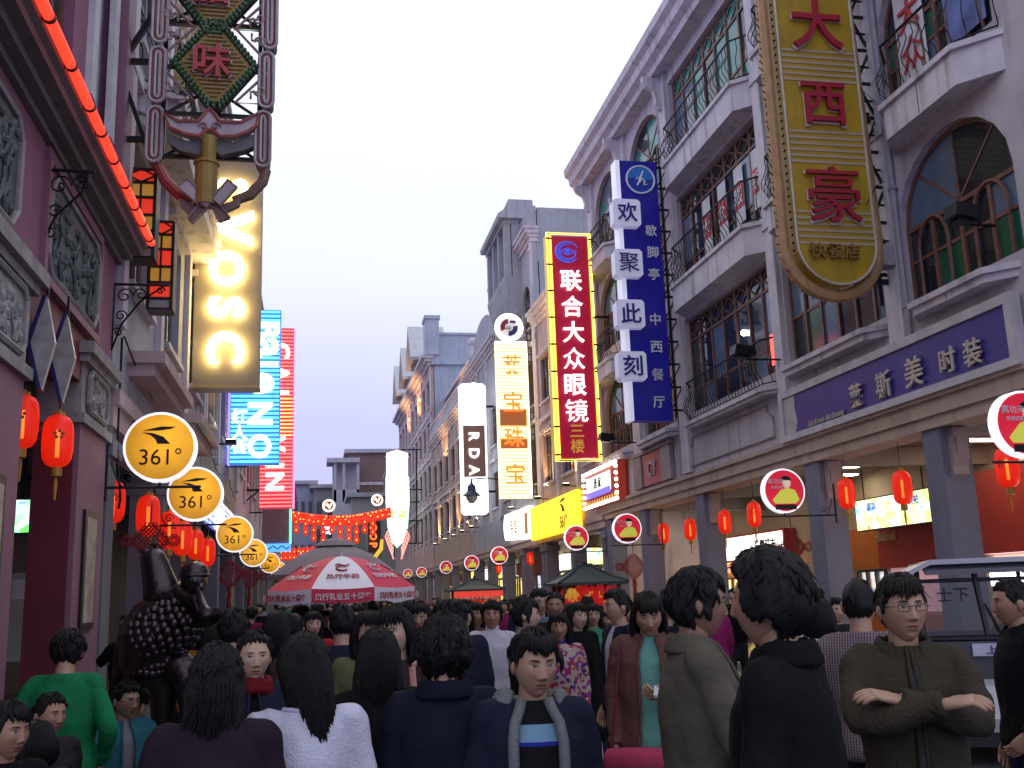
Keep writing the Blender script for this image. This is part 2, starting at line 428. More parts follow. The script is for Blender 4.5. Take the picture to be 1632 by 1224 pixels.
# ============================================================ main building on the right of the street
shop = thing('shophouse', 'lavender four storey arcade building with iron balconies and arched windows', 'building', (10.5, 20, 0))
BAYS = [('D', 11.38, 14.15, 1), ('C', 14.68, 18.35, 0), ('B', 18.85, 23.9, 0), ('B2', 24.6, 27.6, 1), ('A', 28.55, 31.45, 1)]
w = MB()
Z = [(5.85, 9.25, 6.05, 8.45), (9.25, 12.55, 9.4, 11.75), (12.55, 15.45, 12.7, 15.1)]
wall_bay(w, 1, XR, 4, 11.38, 4.05, 15.45, [(6.5, 9.2, 6.05, 8.45, 0), ])
for fl, (z0, z1, o0, o1) in enumerate(Z):
    ops = []
    for nme, y0, y1, ar in BAYS:
        ops.append((y0, y1, o0, o1, 1.15 if ar else 0))
    wall_bay(w, 1, XR, 11.38, 32, z0, z1, ops)
w.box(XR, XR+.3, 11.38, 32, 4.05, 5.85)
w.box(XR+.3, 14.5, 31.7, 32, 0, 15.45); w.box(XR+.3, 14.5, 4, 4.3, 4.3, 15.45)
w.build('wall', W_WALL, shop)
MB().box(XR+.02, 14.5, 4, 32, 15.5, 15.7).build('roof', W_GREY, shop)
for fl, (z0, z1, o0, o1) in enumerate(Z):
    for nme, y0, y1, ar in BAYS:
        gm = [G_TEAL, G_TEAL, G_DARK, G_BLUE] if fl == 2 else [G_DARK, G_DARK, G_BLUE, G_GREEN if ar or nme == 'C' else G_DARK]
        if ar: window(shop, 1, XR, y0, y1, o0, o1, 4, (.55,), 1.15, gm=gm, inner=2, seed=fl, fw=.07)
        elif nme == 'B': window(shop, 1, XR, y0, y1, o0, o1, 7, (.3,), 0, gm=gm, lattice=.5, seed=fl, fw=.07)
        else: window(shop, 1, XR, y0, y1, o0, o1, 6, (.38,), 0, gm=gm, lattice=.5 if fl else 0, seed=fl, fw=.07)
# piers between the bays, downpipes
for y0, y1 in ((14.2, 14.63), (18.42, 18.8), (23.97, 24.5), (27.75, 28.4), (31.5, 32.0)):
    p = MB().box(XR-.1, XR-.002, y0, y1, 4.6 if y0 > 18.5 else 5.5, 15.44)
    for zz in (9.1, 12.4): p.box(XR-.14, XR-.101, y0-.04, y1+.04, zz-.1, zz+.12)
    p.build('pilaster', W_TRIM, shop)
for y in (14.1, 24.58):
    t = MB().tube([(XR-.07, y, 4.6), (XR-.07, y, 15.3)], .045, 8)
    for zz in (6, 8, 10, 12, 14): t.box(XR-.125, XR-.01, y-.06, y+.06, zz, zz+.05)
    t.build('downpipe', mat('painted downpipe', (.3, .28, .33), .5), shop)
for z in (9.25, 12.55):
    balcony(shop, 1, XR, 19.1, 23.45, z, .68)
    balcony(shop, 1, XR, 11.75, 13.55, z-.06, .6, ch=.5)
    balcony(shop, 1, XR, 15.1, 17.9, z, .6)
balcony(shop, 1, XR, 19.1, 23.45, 5.74, .16, proud=.3)
for y0, y1, z in ((11.9, 13.6, 5.92), (15.1, 18.0, 5.92), (24.9, 27.3, 5.85), (28.8, 31.2, 5.85)):
    balcony(shop, 1, XR, y0, y1, z, .2, proud=.3, ch=.35, rail=0)
for y0, y1 in ((25.0, 27.2), (28.9, 31.1)):
    for z in (8.75, 12.35): balcony(shop, 1, XR, y0, y1, z, .5, proud=.5, ch=.4, rail=.95)
# eave with brackets
c = MB()
prof = [(.05, 15.45), (-.35, 15.45), (-.38, 15.62), (-.55, 15.72), (-.58, 15.95), (-.72, 16.05), (-.74, 16.28), (-.66, 16.34), (.3, 16.5), (.3, 15.72)]
c.prism([(XR+d, z) for d, z in prof], 'y', 4, 32.5)
c.build('eave', W_TRIM, shop)
for y in (14.4, 18.6, 24.25, 28.1, 31.75): corbel(shop, XR-.1, y, 15.44, .95, .5, .18, W_TRIM)
# beam over the arcade and lower frieze
b = MB().box(XR-.05, XR+.55, 4, 32, 4.02, 4.2); b.box(XR-.1, XR+.3, 4, 32, 4.2, 4.44); b.box(XR-.16, XR+.2, 4, 32, 4.44, 4.52)
b.build('arcade_beam', W_TAN, shop)
f = MB()
for y0, y1 in ((18.95, 24.4),):
    x = XR-.03
    pts = [(x, y0+.3, 4.75), (x, y1-.3, 4.75), (x, y1-.3, 5.15), (x, y1-.55, 5.3), (x, y1-.55, 5.45), (x, y0+.55, 5.45), (x, y0+.55, 5.3), (x, y0+.3, 5.15)]
    f.tube(pts, .022, 5, closed=True)
f.build('frieze_moulding', W_SOFFIT, shop)
for i, (y0, y1) in enumerate(((9.2, 9.7), (13.75, 14.2), (17.6, 18.15), (23.5, 24.0), (28.0, 28.5), (31.5, 32))):
    p = MB().box(XR, XR+.5, y0, y1, .14, 4.02); p.box(XR-.04, XR+.54, y0-.04, y1+.04, .14, .5)
    col = p.build('column', W_BLUEGREY, shop)
    q = MB()                                     # scrolled bracket on the near face
    xm = XR+.25
    prof = [(0, 4.0), (-.16, 4.0), (-.17, 3.88), (-.12, 3.8), (-.13, 3.55), (-.07, 3.42), (-.08, 3.3), (0, 3.25)]
    q.prism([(y0+a, z) for a, z in prof], 'x', xm-.13, xm+.13)
    q.prism([(y0+a*.6-.13, z) for a, z in [(0.05, 3.98), (-.06, 3.98), (-.03, 3.6), (.05, 3.5)]], 'x', xm-.08, xm+.08)
    q.build('column_bracket', W_SOFFIT, col)
# arcade inside: ceiling, cross beams, shop fronts
MB().box(XR+.55, 14.5, 4, 32, 4.3, 4.45).build('arcade_ceiling', mat('arcade ceiling paint', (.30, .27, .25), .8, var=.1, scale=1), shop)
for y in (14.0, 17.9, 23.75, 28.2): MB().box(XR+.56, 13, y-.15, y+.15, 3.95, 4.29).build('ceiling_beam', MATS['arcade ceiling paint'], shop)
MB().box(13.0, 13.3, 4, 32, .14, 4.3).build('shop_wall', mat('cream shop wall', (.5, .42, .3), .7, var=.1), shop)
L_WARM = glow('warm ceiling lamp', (1, .86, .62), 16); L_WHITE = glow('white lamp', (1, .97, .95), 14); L_COOL = glow('cool tube lamp', (.85, .92, 1), 14)
for y, x in ((12.2, 11.2), (15.6, 11.0), (16.6, 12.2), (20.4, 11.2), (22, 12), (26, 11.2), (30, 11.2)):
    q = thing('ceiling_light', 'flat glowing lamp panel in the arcade ceiling beside column at %d metres' % y, 'ceiling light', (x, y, 4.3))
    q['label'] = {12.2: 'glowing ceiling lamp beyond the parked cart', 15.6: 'long glowing ceiling lamp above the yellow menu board', 16.6: 'smaller ceiling lamp behind the hanging lanterns', 20.4: 'ceiling lamp in front of the white supermarket sign', 22: 'ceiling lamp deeper inside the second arcade bay', 26: 'ceiling lamp under the blue blade sign bay', 30: 'ceiling lamp beside the farthest arcade column'}[y]
    q['group'] = 'arcade ceiling lamps'
    MB().box(x-.6, x+.6, y-.16, y+.16, 4.255, 4.295).build('lamp_frame', F_WHITE, q)
    MB().box(x-.56, x+.56, y-.12, y+.12, 4.235, 4.252).build('diffuser', L_WARM, q)
def on(px0, py0, px1, py1, X): return atX(px0, py0, X), atX(px1, py1, X)
SH_RED = mat('red shop fascia', (.42, .035, .025), .5, var=.1); SH_ORANGE = mat('orange shop fascia', (.55, .16, .02), .5, var=.1)
# red shop with menu lightbox
rs = thing('snack_shop_front', 'red snack shop front under the yellow menu lightbox', 'shop front', (12.9, 18, .14))
MB().box(12.7, 12.98, 19.25, 21.6, 2.06, 3.0).build('fascia', [SH_RED], rs)
q = MB().text('disimei', (12.69, 21.2, 2.76), (0, -1, 0), (0, 0, 1), .22, .02); q.build('lettering', mat('tan letters', (.6, .38, .2), .5), rs)
MB().box(12.7, 12.98, 21.61, 23.0, 2.06, 3.0).build('fascia_panel', SH_ORANGE, rs)
MB().box(12.5, 12.98, 10, 18.4, 2.2, 3.75).build('fascia', SH_RED, rs)
MB().box(12.6, 12.98, 10, 23, .14, 1.05).build('counter', SH_ORANGE, rs)
MB().box(12.9, 12.98, 19.3, 21.5, 1.1, 2.04).build('poster_panel', mat('pink poster', (.65, .35, .4), .5, var=.5, scale=3, emit=(.8, .45, .5), es=.35), rs)
MB().box(12.9, 12.98, 11, 18, 1.6, 2.1).build('light_strip', glow('counter tubes', (.95, .95, 1), 5), rs)
mb_ = thing('menu_lightbox', 'yellow and pale blue lit menu board hanging in the arcade', 'menu board', (12.3, 15.3, 3.3))
a, bb = atX(1362, 798, 12.2), atX(1488, 845, 12.2)
y0, y1 = min(a[1], bb[1]), max(a[1], bb[1]); z1, z0 = a[2], a[2]-.72
MB().box(12.2, 12.35, y0, y1, z0, z1).build('box', IRON, mb_)
def menu_mat():
    m = bpy.data.materials.new('menu print'); m.use_nodes = True; n, l = m.node_tree.nodes, m.node_tree.links; b = n['Principled BSDF']
    t = n.new('ShaderNodeTexCoord'); v = n.new('ShaderNodeTexNoise'); v.inputs['Scale'].default_value = 3.2; v.inputs['Detail'].default_value = 2
    r = n.new('ShaderNodeValToRGB'); e = r.color_ramp.elements
    e[0].position = .30; e[0].color = (.25, .65, .9, 1); e[1].position = .75; e[1].color = (.95, .25, .08, 1)
    for p, c in ((.40, (.85, .95, .9)), (.48, (1, .95, .6)), (.6, (1, .85, .15)), (.68, (1, .9, .7))): r.color_ramp.elements.new(p).color = (*c, 1)
    l.new(t.outputs['Object'], v.inputs['Vector']); l.new(v.outputs['Fac'], r.inputs[0]); l.new(r.outputs[0], b.inputs['Base Color']); l.new(r.outputs[0], b.inputs['Emission Color'])
    b.inputs['Emission Strength'].default_value = 1.25; return m
MENU = menu_mat(); ym = y0+(y1-y0)*.36
MB().box(12.185, 12.198, y0+.03, ym-.02, z0+.03, z1-.03).build('menu_panel', MENU, mb_)
MB().box(12.185, 12.198, ym+.02, y1-.03, z0+.03, z1-.03).build('menu_panel', MENU, mb_)
MB().text('美味', (12.17, (y0+ym)/2, z1-.2), (0, -1, 0), (0, 0, 1), .2, .01).text('清凉', (12.17, y0+(y1-y0)*.75, z1-.2), (0, -1, 0), (0, 0, 1), .2, .01).build('lettering', mat('blue print', (.05, .2, .7), .5, emit=(.05, .2, .7), es=.4), mb_)
for y in (y0+.3, y1-.3): MB().tube([(12.27, y, z1), (12.27, y, 4.3)], .015, 6).build('hanger', IRON, mb_)
# supermarket sign
a, bb = atX(1160, 845, 12.6), atX(1245, 890, 12.6)
ss = thing('supermarket_sign', 'white glowing supermarket lightbox with black characters in the arcade', 'shop sign', (12.6, a[1], a[2]))
y0, y1 = bb[1], a[1]; z1 = bb[2]+.75; z0 = bb[2]+.08
MB().box(12.6, 12.95, y0-.3, y1+1.2, z0-.06, z1+.06).build('box', SH_RED, ss)
MB().box(12.58, 12.598, y0-.2, y1+1.1, z0, z1).build('face', glow('sign white', (1, .98, .9), 1.7), ss)
MB().text('爱婴超市', (12.57, y0+.9, (z0+z1)/2), (0, -1, 0), (0, 0, 1), .36, .01).build('lettering', mat('black print', (.01, .01, .01), .5), ss)
MB().box(12.59, 12.95, y0-.3, y1+1.2, z0-.36, z0-.1).build('lower_band', mat('red tube band', (.8, .12, .05), .5, emit=(1, .3, .15), es=1.6), ss)
# other lit shop fronts along this arcade
def goods_mat(name, c1, c2, c3, es, sc=4):
    m = bpy.data.materials.new(name); m.use_nodes = True; n, l = m.node_tree.nodes, m.node_tree.links; b = n['Principled BSDF']
    t = n.new('ShaderNodeTexCoord'); v = n.new('ShaderNodeTexVoronoi'); v.inputs['Scale'].default_value = sc; v.distance = 'CHEBYCHEV'
    mp = n.new('ShaderNodeMapping'); mp.inputs['Scale'].default_value = (1, 1, 1.6)
    sp = n.new('ShaderNodeSeparateXYZ'); r = n.new('ShaderNodeValToRGB'); e = r.color_ramp.elements
    e[0].position = .1; e[0].color = (*c1, 1); e[1].position = .9; e[1].color = (*c3, 1); r.color_ramp.elements.new(.5).color = (*c2, 1)
    l.new(t.outputs['Object'], mp.inputs[0]); l.new(mp.outputs[0], v.inputs['Vector']); l.new(v.outputs['Color'], sp.inputs[0]); l.new(sp.outputs['X'], r.inputs[0])
    l.new(r.outputs[0], b.inputs['Base Color']); l.new(r.outputs[0], b.inputs['Emission Color']); b.inputs['Emission Strength'].default_value = es; return m
GOODS = [goods_mat('lit shelves warm', (.9, .55, .12), (1, .85, .4), (.5, .2, .05), 1.1), goods_mat('lit shelves white', (.9, .95, 1), (.7, .6, .5), (.3, .35, .6), 1.0),
         goods_mat('lit shelves yellow', (1, .8, .1), (.9, .6, .05), (1, .95, .6), 1.3), goods_mat('lit shelves red', (.8, .1, .05), (1, .5, .3), (.9, .8, .6), .9)]
for i, (y0, y1, lab) in enumerate(((21.7, 22.9, 'narrow lit shop window under the orange end of the red fascia'), (26.3, 29.9, 'yellow lit shop window under the white supermarket sign'), (30.1, 31.6, 'warm lit shop window by the far arcade column'))):
    q = thing('shop_window', lab, 'shop window', (12.9, (y0+y1)/2, .14), 'lit shop windows of the arcade')
    fr = MB()
    for k in range(4): y = y0+(y1-y0)*k/3; fr.box(12.86, 12.93, y-.04, y+.04, .5, 2.0)
    fr.box(12.86, 12.93, y0, y1, .14, .5); fr.box(12.86, 12.93, y0, y1, 2.0, 2.04)
    fr.build('frame', IRON_GREY, q)
    for k in range(3): MB().box(12.95, 12.98, y0+(y1-y0)*k/3+.05, y0+(y1-y0)*(k+1)/3-.05, .52, 1.98).build('display', GOODS[(1, 2, 0)[i]], q)
    if i == 2: MB().box(12.8, 12.98, y0+.1, y1-.1, 2.2, 2.6).build('lit_fascia', glow('yellow fascia', (1, .72, .12), 1.3), q)
# posters in the third floor windows of bay B
for k, chh in enumerate(('大', '众', '眼', '镜')):
    y = 22.15-k*.97
    q = MB().box(XR+.09, XR+.1, y-.24, y+.24, 9.75, 11.1).build('poster', mat('white poster', (.62, .62, .66), .6), shop)
    MB().box(XR+.078, XR+.088, y-.24, y+.24, 10.1, 10.65).text(chh, (XR+.07, y, 10.37), (0, -1, 0), (0, 0, 1), .44, .012, 1).build('poster_print', [mat('red print', (.55, .05, .06), .6), mat('white print', (.7, .68, .7), .6)], q)
q = MB().box(XR+.09, XR+.1, 13.0, 13.75, 9.5, 11.3).build('poster', MATS['white poster'], shop)
MB().text('大', (XR+.07, 13.35, 10.75), (0, -1, 0), (0, 0, 1), .6, .012).text('众', (XR+.07, 13.35, 10.05), (0, -1, 0), (0, 0, 1), .6, .012).build('poster_print', MATS['red print'], q)
MB().box(XR+.085, XR+.1, 11.6, 12.5, 9.6, 11.0).build('poster', mat('blue poster', (.12, .16, .4), .6, var=.6, scale=2), shop)
# lights seen inside the second floor room
for y, z, mm, r in ((20.6, 7.3, L_COOL, .07), (19.2, 6.6, glow('red neon', (1, .06, .04), 3), .0), (18.98, 6.6, glow('white neon', (.8, .95, 1), 3), .0)):
    if r: MB().ball((XR+.1, y, z), r, 10, 8).build('lamp', mm, shop)
    else: MB().box(XR+.08, XR+.1, y-.1, y+.1, z-.35, z+.3).build('neon_tube', mm, shop)
# ============================================================ the other arcade houses along the street
def spot(x, y, z, tx, ty, tz, power, col=(1, .62, .25), ang=70):
    l = bpy.data.lights.new('uplight', 'SPOT'); l.energy = power; l.color = col; l.spot_size = math.radians(ang); l.spot_blend = .6; l.shadow_soft_size = .05
    o = bpy.data.objects.new('uplight', l); COL.objects.link(o); o.location = (x, y, z)
    o.rotation_euler = Vector((x-tx, y-ty, z-tz)).to_track_quat('Z', 'Y').to_euler(); return o
LAMP_W = glow('uplight lens', (1, .8, .5), 12)
def wall_lamp(side, XF, y, z, label, power=60, out=.45, tilt=.9):
    x = wx(side, XF, -out)
    q = thing('wall_washer', label, 'floodlight', (wx(side, XF, 0), y, z), 'floodlights washing the facades')
    MB().tube([(wx(side, XF, 0), y, z), (x, y, z)], .02, 6).build('arm', IRON, q)
    MB().box(x-.12, x+.12, y-.14, y+.14, z-.02, z+.09).build('housing', IRON, q)
    MB().box(x-.1, x+.1, y-.12, y+.12, z+.092, z+.1).build('lens', LAMP_W, q)
    s = spot(x, y, z+.13, wx(side, XF, .1), y, z+tilt*2.2, power); return q
def shophouse(label, side, XF, y0, y1, zs, top, wallm, fm, nwin, seed=0, gm=None, arch=0, steps=((.2, .1), (.15, .2), (.2, .32), (.12, .4)), pil=1, arcade=4.6, ww=.55, beam=4.05, ncols=None, depth=8, fronts=True, ledge=0, shops=None, parapet=.7, panes=True):
    r = random.Random(seed); gm = gm or [G_DARK, G_DARK, G_BLUE]
    S = thing('shophouse', label, 'building', (wx(side, XF, 1.5), (y0+y1)/2, 0))
    w = MB(); bw = (y1-y0)/nwin; wins = []
    for k, (z0, z1) in enumerate(zs):
        ops = []; h = z1-z0
        for i in range(nwin):
            c = y0+bw*(i+.5); a = (c-bw*ww/2, c+bw*ww/2, z0+h*.22, z0+h*.8, bw*ww*.5 if arch and k == len(zs)-1 else 0)
            ops.append(a); wins.append((a, k))
        wall_bay(w, side, XF, y0, y1, z0, z1, ops)
    w.box(wx(side, XF, 0), wx(side, XF, .3), y0, y1, beam, zs[0][0])
    if zs[-1][1] < top: w.box(wx(side, XF, 0), wx(side, XF, .3), y0, y1, zs[-1][1], top)
    for y in (y0+.002, y1-.302): w.box(wx(side, XF, .3), wx(side, XF, depth), y, y+.3, beam+.3, top)
    w.build('wall', wallm, S)
    MB().box(wx(side, XF, .02), wx(side, XF, depth), y0+.01, y1-.01, top-.1, top-.001).build('roof', W_GREY, S)
    for (a, k) in wins:
        window(S, side, XF, a[0], a[1], a[2], a[3], 2 if bw*ww < 1.6 else 3, (.6,) if panes else (), a[4], fm, gm, seed=seed+k, fw=.06)
        sill(S, side, XF, a[0], a[1], a[2], W_TRIM)
        if ledge: MB().box(wx(side, XF, -.14), wx(side, XF, 0), a[0]-.12, a[1]+.12, a[3]+.08, a[3]+.2).build('window_hood', W_TRIM, S)
    cornice(S, side, XF, y0, y1, top, steps, W_TRIM)
    zt = top+sum(h for h, p in steps)
    if parapet: MB().box(wx(side, XF, 0), wx(side, XF, .25), y0, y1, zt, zt+parapet).build('parapet', wallm, S)
    for z0, z1 in zs[1:]: MB().box(wx(side, XF, -.1), wx(side, XF, -.001), y0, y1, z0-.1, z0+.08).build('string_course', W_TRIM, S)
    if pil:
        for i in range(nwin+1):
            y = min(max(y0+bw*i, y0+.15), y1-.15)
            p = MB().box(wx(side, XF, -.09), wx(side, XF, -.002), y-.15, y+.15, zs[0][0], top-.002); p.box(wx(side, XF, -.13), wx(side, XF, -.0915), y-.19, y+.19, top-.45, top-.25)
            p.build('pilaster', W_TRIM, S)
    b = MB().box(wx(side, XF, -.04), wx(side, XF, .5), y0, y1, beam-.25, beam-.001); b.box(wx(side, XF, -.1), wx(side, XF, -.001), y0, y1, beam, beam+.18); b.build('arcade_beam', W_PINKGREY, S)
    n = ncols or max(1, round((y1-y0)/arcade))
    for i in range(n+1):
        y = min(max(y0+(y1-y0)*i/n, y0+.25), y1-.25)
        p = MB().box(wx(side, XF, 0), wx(side, XF, .5), y-.24, y+.24, .14, beam-.252); p.box(wx(side, XF, -.05), wx(side, XF, .55), y-.29, y+.29, .14, .55); p.box(wx(side, XF, -.06), wx(side, XF, .56), y-.3, y+.3, beam-.6, beam-.4)
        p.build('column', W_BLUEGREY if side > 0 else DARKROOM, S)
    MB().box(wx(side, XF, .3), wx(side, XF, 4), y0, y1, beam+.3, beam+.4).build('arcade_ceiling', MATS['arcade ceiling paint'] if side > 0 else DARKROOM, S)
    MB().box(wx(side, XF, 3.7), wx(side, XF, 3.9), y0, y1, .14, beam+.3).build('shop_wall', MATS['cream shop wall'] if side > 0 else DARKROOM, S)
    if fronts:
        for i in range(n):
            a, b_ = y0+(y1-y0)*i/n+.5, y0+(y1-y0)*(i+1)/n-.3
            q = MB()
            for k in range(4): y = a+(b_-a)*k/3; q.box(wx(side, XF, 3.58), wx(side, XF, 3.66), y-.04, y+.04, .3, 2.8)
            q.box(wx(side, XF, 3.55), wx(side, XF, 3.66), a, b_, 2.8, 2.9)
            f = q.build('shop_front', IRON_GREY, S)
            g = r.choice(shops or GOODS)
            for k in range(3): MB().box(wx(side, XF, 3.67), wx(side, XF, 3.69), a+(b_-a)*k/3+.05, a+(b_-a)*(k+1)/3-.05, .3, 2.78).build('display', g, f)
            MB().box(wx(side, XF, 3.4), wx(side, XF, 3.68), a, b_, 2.95, 3.7).build('fascia', r.choice([MATS['yellow fascia'], SH_RED, MATS['sign white'], mat('green fascia', (.05, .3, .12), .5, emit=(.1, .6, .25), es=.5)]), S)
    return S
# right row, going away
R1 = shophouse('low tan house with an orange lit eave behind the tall red sign', 1, XR, 32.05, 41.35, [(5.4, 8.8), (8.8, 12.0)], 12.9, W_PINKGREY, F_BROWN, 3, 11, ncols=2, ledge=1, parapet=.3)
MB().box(XR+.5, XR+3.6, 32.05, 34.4, .14, 4.0).build('corner_wall', W_PINKGREY, R1)
R2 = shophouse('tall grey house with an overhanging corner turret beyond the low tan house', 1, XR, 41.4, 50.6, [(5.6, 9.0), (9.0, 12.4), (12.4, 16.0)], 16.9, W_GREY, F_BROWN, 3, 12, arch=1, ncols=2, parapet=1.0)
for d0, y0, y1 in ((-.75, 43.8, 48.6),):
    t = MB(); p = [(0, 14.2), (-.25, 14.4), (-.6, 15.2), (-.78, 15.9), (-.78, 16.1), (0, 16.1)]
    t.prism([(XR+a, z) for a, z in p], 'y', y0, y1)
    for y in (y0, y0+1.5, y0+3.0, y1-.3): t.box(XR-.75, XR-.45, y, y+.3, 16.1, 18.6)
    t.box(XR-.8, XR-.05, y0-.05, y1+.05, 18.6, 18.8); t.box(XR-.4, XR, y0, y1, 16.1, 18.6)
    p = [(-1.0, 18.8), (-1.05, 19.0), (-.7, 19.25), (-.55, 19.7), (.6, 19.7), (.6, 18.8)]
    t.prism([(XR+a, z) for a, z in p], 'y', y0-.3, y1+.3)
    t.build('turret', W_GREY, R2)
    MB().box(XR+.3, 16, 41.4, 41.7, 16.9, 18.5).build('side_parapet', W_GREY, R2)
R3 = shophouse('grey house with a curved pediment behind the white blade sign', 1, XR, 50.7, 60, [(5.5, 8.7), (8.7, 12.2)], 14.4, W_GREY, F_BROWN, 3, 13, ncols=2, parapet=.9)
p = [(51.5, 15.9)] + [(55.3-3.2*math.cos(math.pi*k/10), 15.9+1.3*math.sin(math.pi*k/10)) for k in range(11)] + [(59.2, 15.9)]
MB().prism(p, 'x', XR+.02, XR+.24).build('pediment', W_GREY, R3)
for y in (51, 59.6): MB().box(XR-.05, XR+.35, y-.25, y+.25, 15.9, 16.7).ball((XR+.15, y, 16.95), .28, 10, 8).build('finial', W_TRIM, R3)
R3b = shophouse('tan house with a balustrade and orange lit eaves beyond the white blade sign', 1, XR, 60.1, 80.5, [(5.5, 9), (9, 12.4)], 13.2, W_TAN, F_BROWN, 6, 14, ncols=4, ledge=1, parapet=0)
q = MB()
q.box(XR-.3, XR-.1, 60.2, 80.4, 14.9, 15.05); q.box(XR-.3, XR-.1, 60.2, 80.4, 13.88, 13.98)
for k in range(46): q.lathe([(.05, 0), (.09, .25), (.05, .5), (.07, .92)], 6, (XR-.2, 60.4+.44*k, 13.98))
q.build('balustrade', W_TRIM, R3b)
MB().box(XR+1.6, XR+1.9, 60.2, 80.4, 13.9, 17.2).build('upper_wall', W_TAN, R3b)
cornice(R3b, 1, XR+1.6, 60.2, 80.4, 17.2, ((.2, .3), (.2, .6)), W_TRIM)
for k in range(5): window(R3b, 1, XR+1.48, 61.5+3.9*k, 63.1+3.9*k, 14.4, 16.4, 2, (.5,), 0, F_BROWN, seed=k)
R4 = shophouse('tall blue grey house with dormer gables and pink brown street front', 1, XR, 81, 112, [(5.5, 9.2), (9.2, 12.9), (12.9, 16.4), (16.4, 19.8)], 20.4, W_PINKGREY, F_GREY, 9, 15, ncols=6, ledge=1, depth=16, steps=((.3, .2), (.25, .5), (.25, .8)), parapet=1.2)
q = MB().box(XR+.3, XR+15.5, 80.85, 80.99, 4.4, 20.35); q.box(XR, XR+15.8, 80.6, 80.98, 20.4, 20.6); q.box(XR+.1, XR+15.7, 80.7, 80.97, 20.6, 22.9); q.box(XR+.05, XR+15.8, 80.6, 80.98, 22.9, 23.1)
q.build('side_wall', mat('blue grey render', (.40, .45, .54), .85, var=.12, scale=.7, grime=.4), R4)
MB().box(XR-.4, XR+.7, 80.5, 82.4, 21.2, 24.2).box(XR-.5, XR+.8, 80.4, 82.5, 24.2, 24.5).build('corner_pier', MATS['blue grey render'], R4)
for y in (88, 96, 104):
    q = MB().prism([(y-2, 22.4), (y+2, 22.4), (y, 25.2)], 'x', XR-.9, XR+1.5); q.build('gable', W_PINKGREY, R4)
    q = MB()
    for s_ in (-1, 1): q.prism([(y, 25.3), (y, 25.55), (y+s_*2.5, 22.2), (y+s_*2.4, 21.95)], 'x', XR-1.2, XR+2)
    q.build('gable_roof', mat('pale roof sheet', (.5, .52, .55), .6, var=.15), R4)
    MB().box(XR-.94, XR-.89, y-.5, y+.5, 22.7, 23.6).build('gable_window', G_DARK, R4)
R5 = shophouse('plain pinkish house closing the row beyond the gabled house', 1, XR, 112.2, 138, [(5.5, 9.2), (9.2, 12.9), (12.9, 16.4)], 17, W_PINKGREY, F_GREY, 7, 16, ncols=5, depth=10, panes=False)
# dark brown house across the bend of the street and its neighbours
def far_block(label, Y, pxl, pxr, pytop, wallm, depth=14, nw=4, nf=3, roof=None, white_band=False):
    a, b = atY(pxl, pytop, Y), atY(pxr, pytop, Y); zt = (a[2]+b[2])/2
    S = thing('far_house', label, 'building', ((a[0]+b[0])/2, Y, 0)); x0, x1 = a[0], b[0]
    MB().box(x0, x1, Y, Y+depth, 0, zt).build('wall', wallm, S)
    MB().box(x0-.6, x1+.6, Y-.6, Y+depth, zt, zt+.5).build('eave', roof or W_GREY, S)
    for i in range(nw):
        for j in range(nf):
            xc = x0+(x1-x0)*(i+.5)/nw; zc = 5+(zt-6)*(j+.5)/nf; h = (zt-6)/nf*.28; ww = (x1-x0)/nw*.22
            f = MB().box(xc-ww, xc+ww, Y-.12, Y-.002, zc-h, zc+h).build('window', F_GREY, S)
            for s_ in (-1, 1): MB().box(xc+s_*ww*.5-ww*.42, xc+s_*ww*.5+ww*.42, Y-.14, Y-.121, zc-h*.9, zc+h*.9).build('pane', G_DARK, f)
    if white_band: MB().box(x0, x1, Y-.1, Y-.001, zt-4.4, zt-4.0).build('string_course', W_TRIM, S)
    return S
BRN = mat('dark red brick house', (.20, .12, .115), .85, var=.15, scale=1)
fb = far_block('dark red brick house with flat eaves closing the street', 140, 556, 640, 722, BRN, white_band=True, nw=3, nf=0)
a, b = atY(530, 742, 139), atY(560, 742, 139)
q = MB().box(a[0], b[0]+1, 136, 140, 0, a[2]-5.2); q.box(a[0], b[0]+1, 139, 140, a[2]-5.2, a[2]); q.box(a[0]-.8, b[0]+1, 135.6, 140.2, a[2], a[2]+.6)
for x in (a[0]+.1, (a[0]+b[0])/2, b[0]+.6): q.box(x, x+.35, 136, 136.4, a[2]-5.2, a[2])
q.box(a[0], b[0]+1, 136, 136.2, a[2]-5.2, a[2]-3.6)
q.build('loggia', mat('pale loggia plaster', (.42, .40, .46), .8), fb)
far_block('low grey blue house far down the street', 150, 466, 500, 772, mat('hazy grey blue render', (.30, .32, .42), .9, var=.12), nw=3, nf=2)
far_block('narrow grey house beside the red brick house', 146, 500, 534, 778, mat('weathered grey render', (.27, .26, .30), .9, var=.2, scale=.6), nw=2, nf=3)
far_block('low pale house under the red brick house', 122, 560, 640, 792, mat('pale grey green render', (.33, .34, .34), .9, var=.12), nw=3, nf=1, depth=8)
# washing lights on the right facades
for i, (y, z, pw) in enumerate(((40.2, 5.5, 110), (35.4, 5.5, 60), (46.0, 5.6, 60), (58.2, 5.6, 110), (66.0, 5.6, 160), (70.5, 5.6, 160), (76.5, 5.6, 160), (62.0, 5.6, 120))):
    wall_lamp(1, XR, y, z, ('warm floodlight washing the %s' % ('tan wall above the yellow sign', 'wall behind the tall red sign', 'grey wall below the yellow striped sign', 'grey wall under the white blade sign', 'tan wall past the white blade sign', 'tan wall halfway along the balustraded house', 'tan wall at the far end of the balustraded house', 'near end of the balustraded house')[i]), pw*2.6)
# warm light thrown up under the deep eaves
for y, z, pw in ((37, 11.4, 160), (64, 12.2, 120), (72, 12.2, 120), (90, 18.5, 300), (100, 18.5, 300), (70, 16, 150)): spot(XR-1.0, y, z-1, XR-.1, y, z+1.6, pw*2.4, (1, .5, .18), 120)
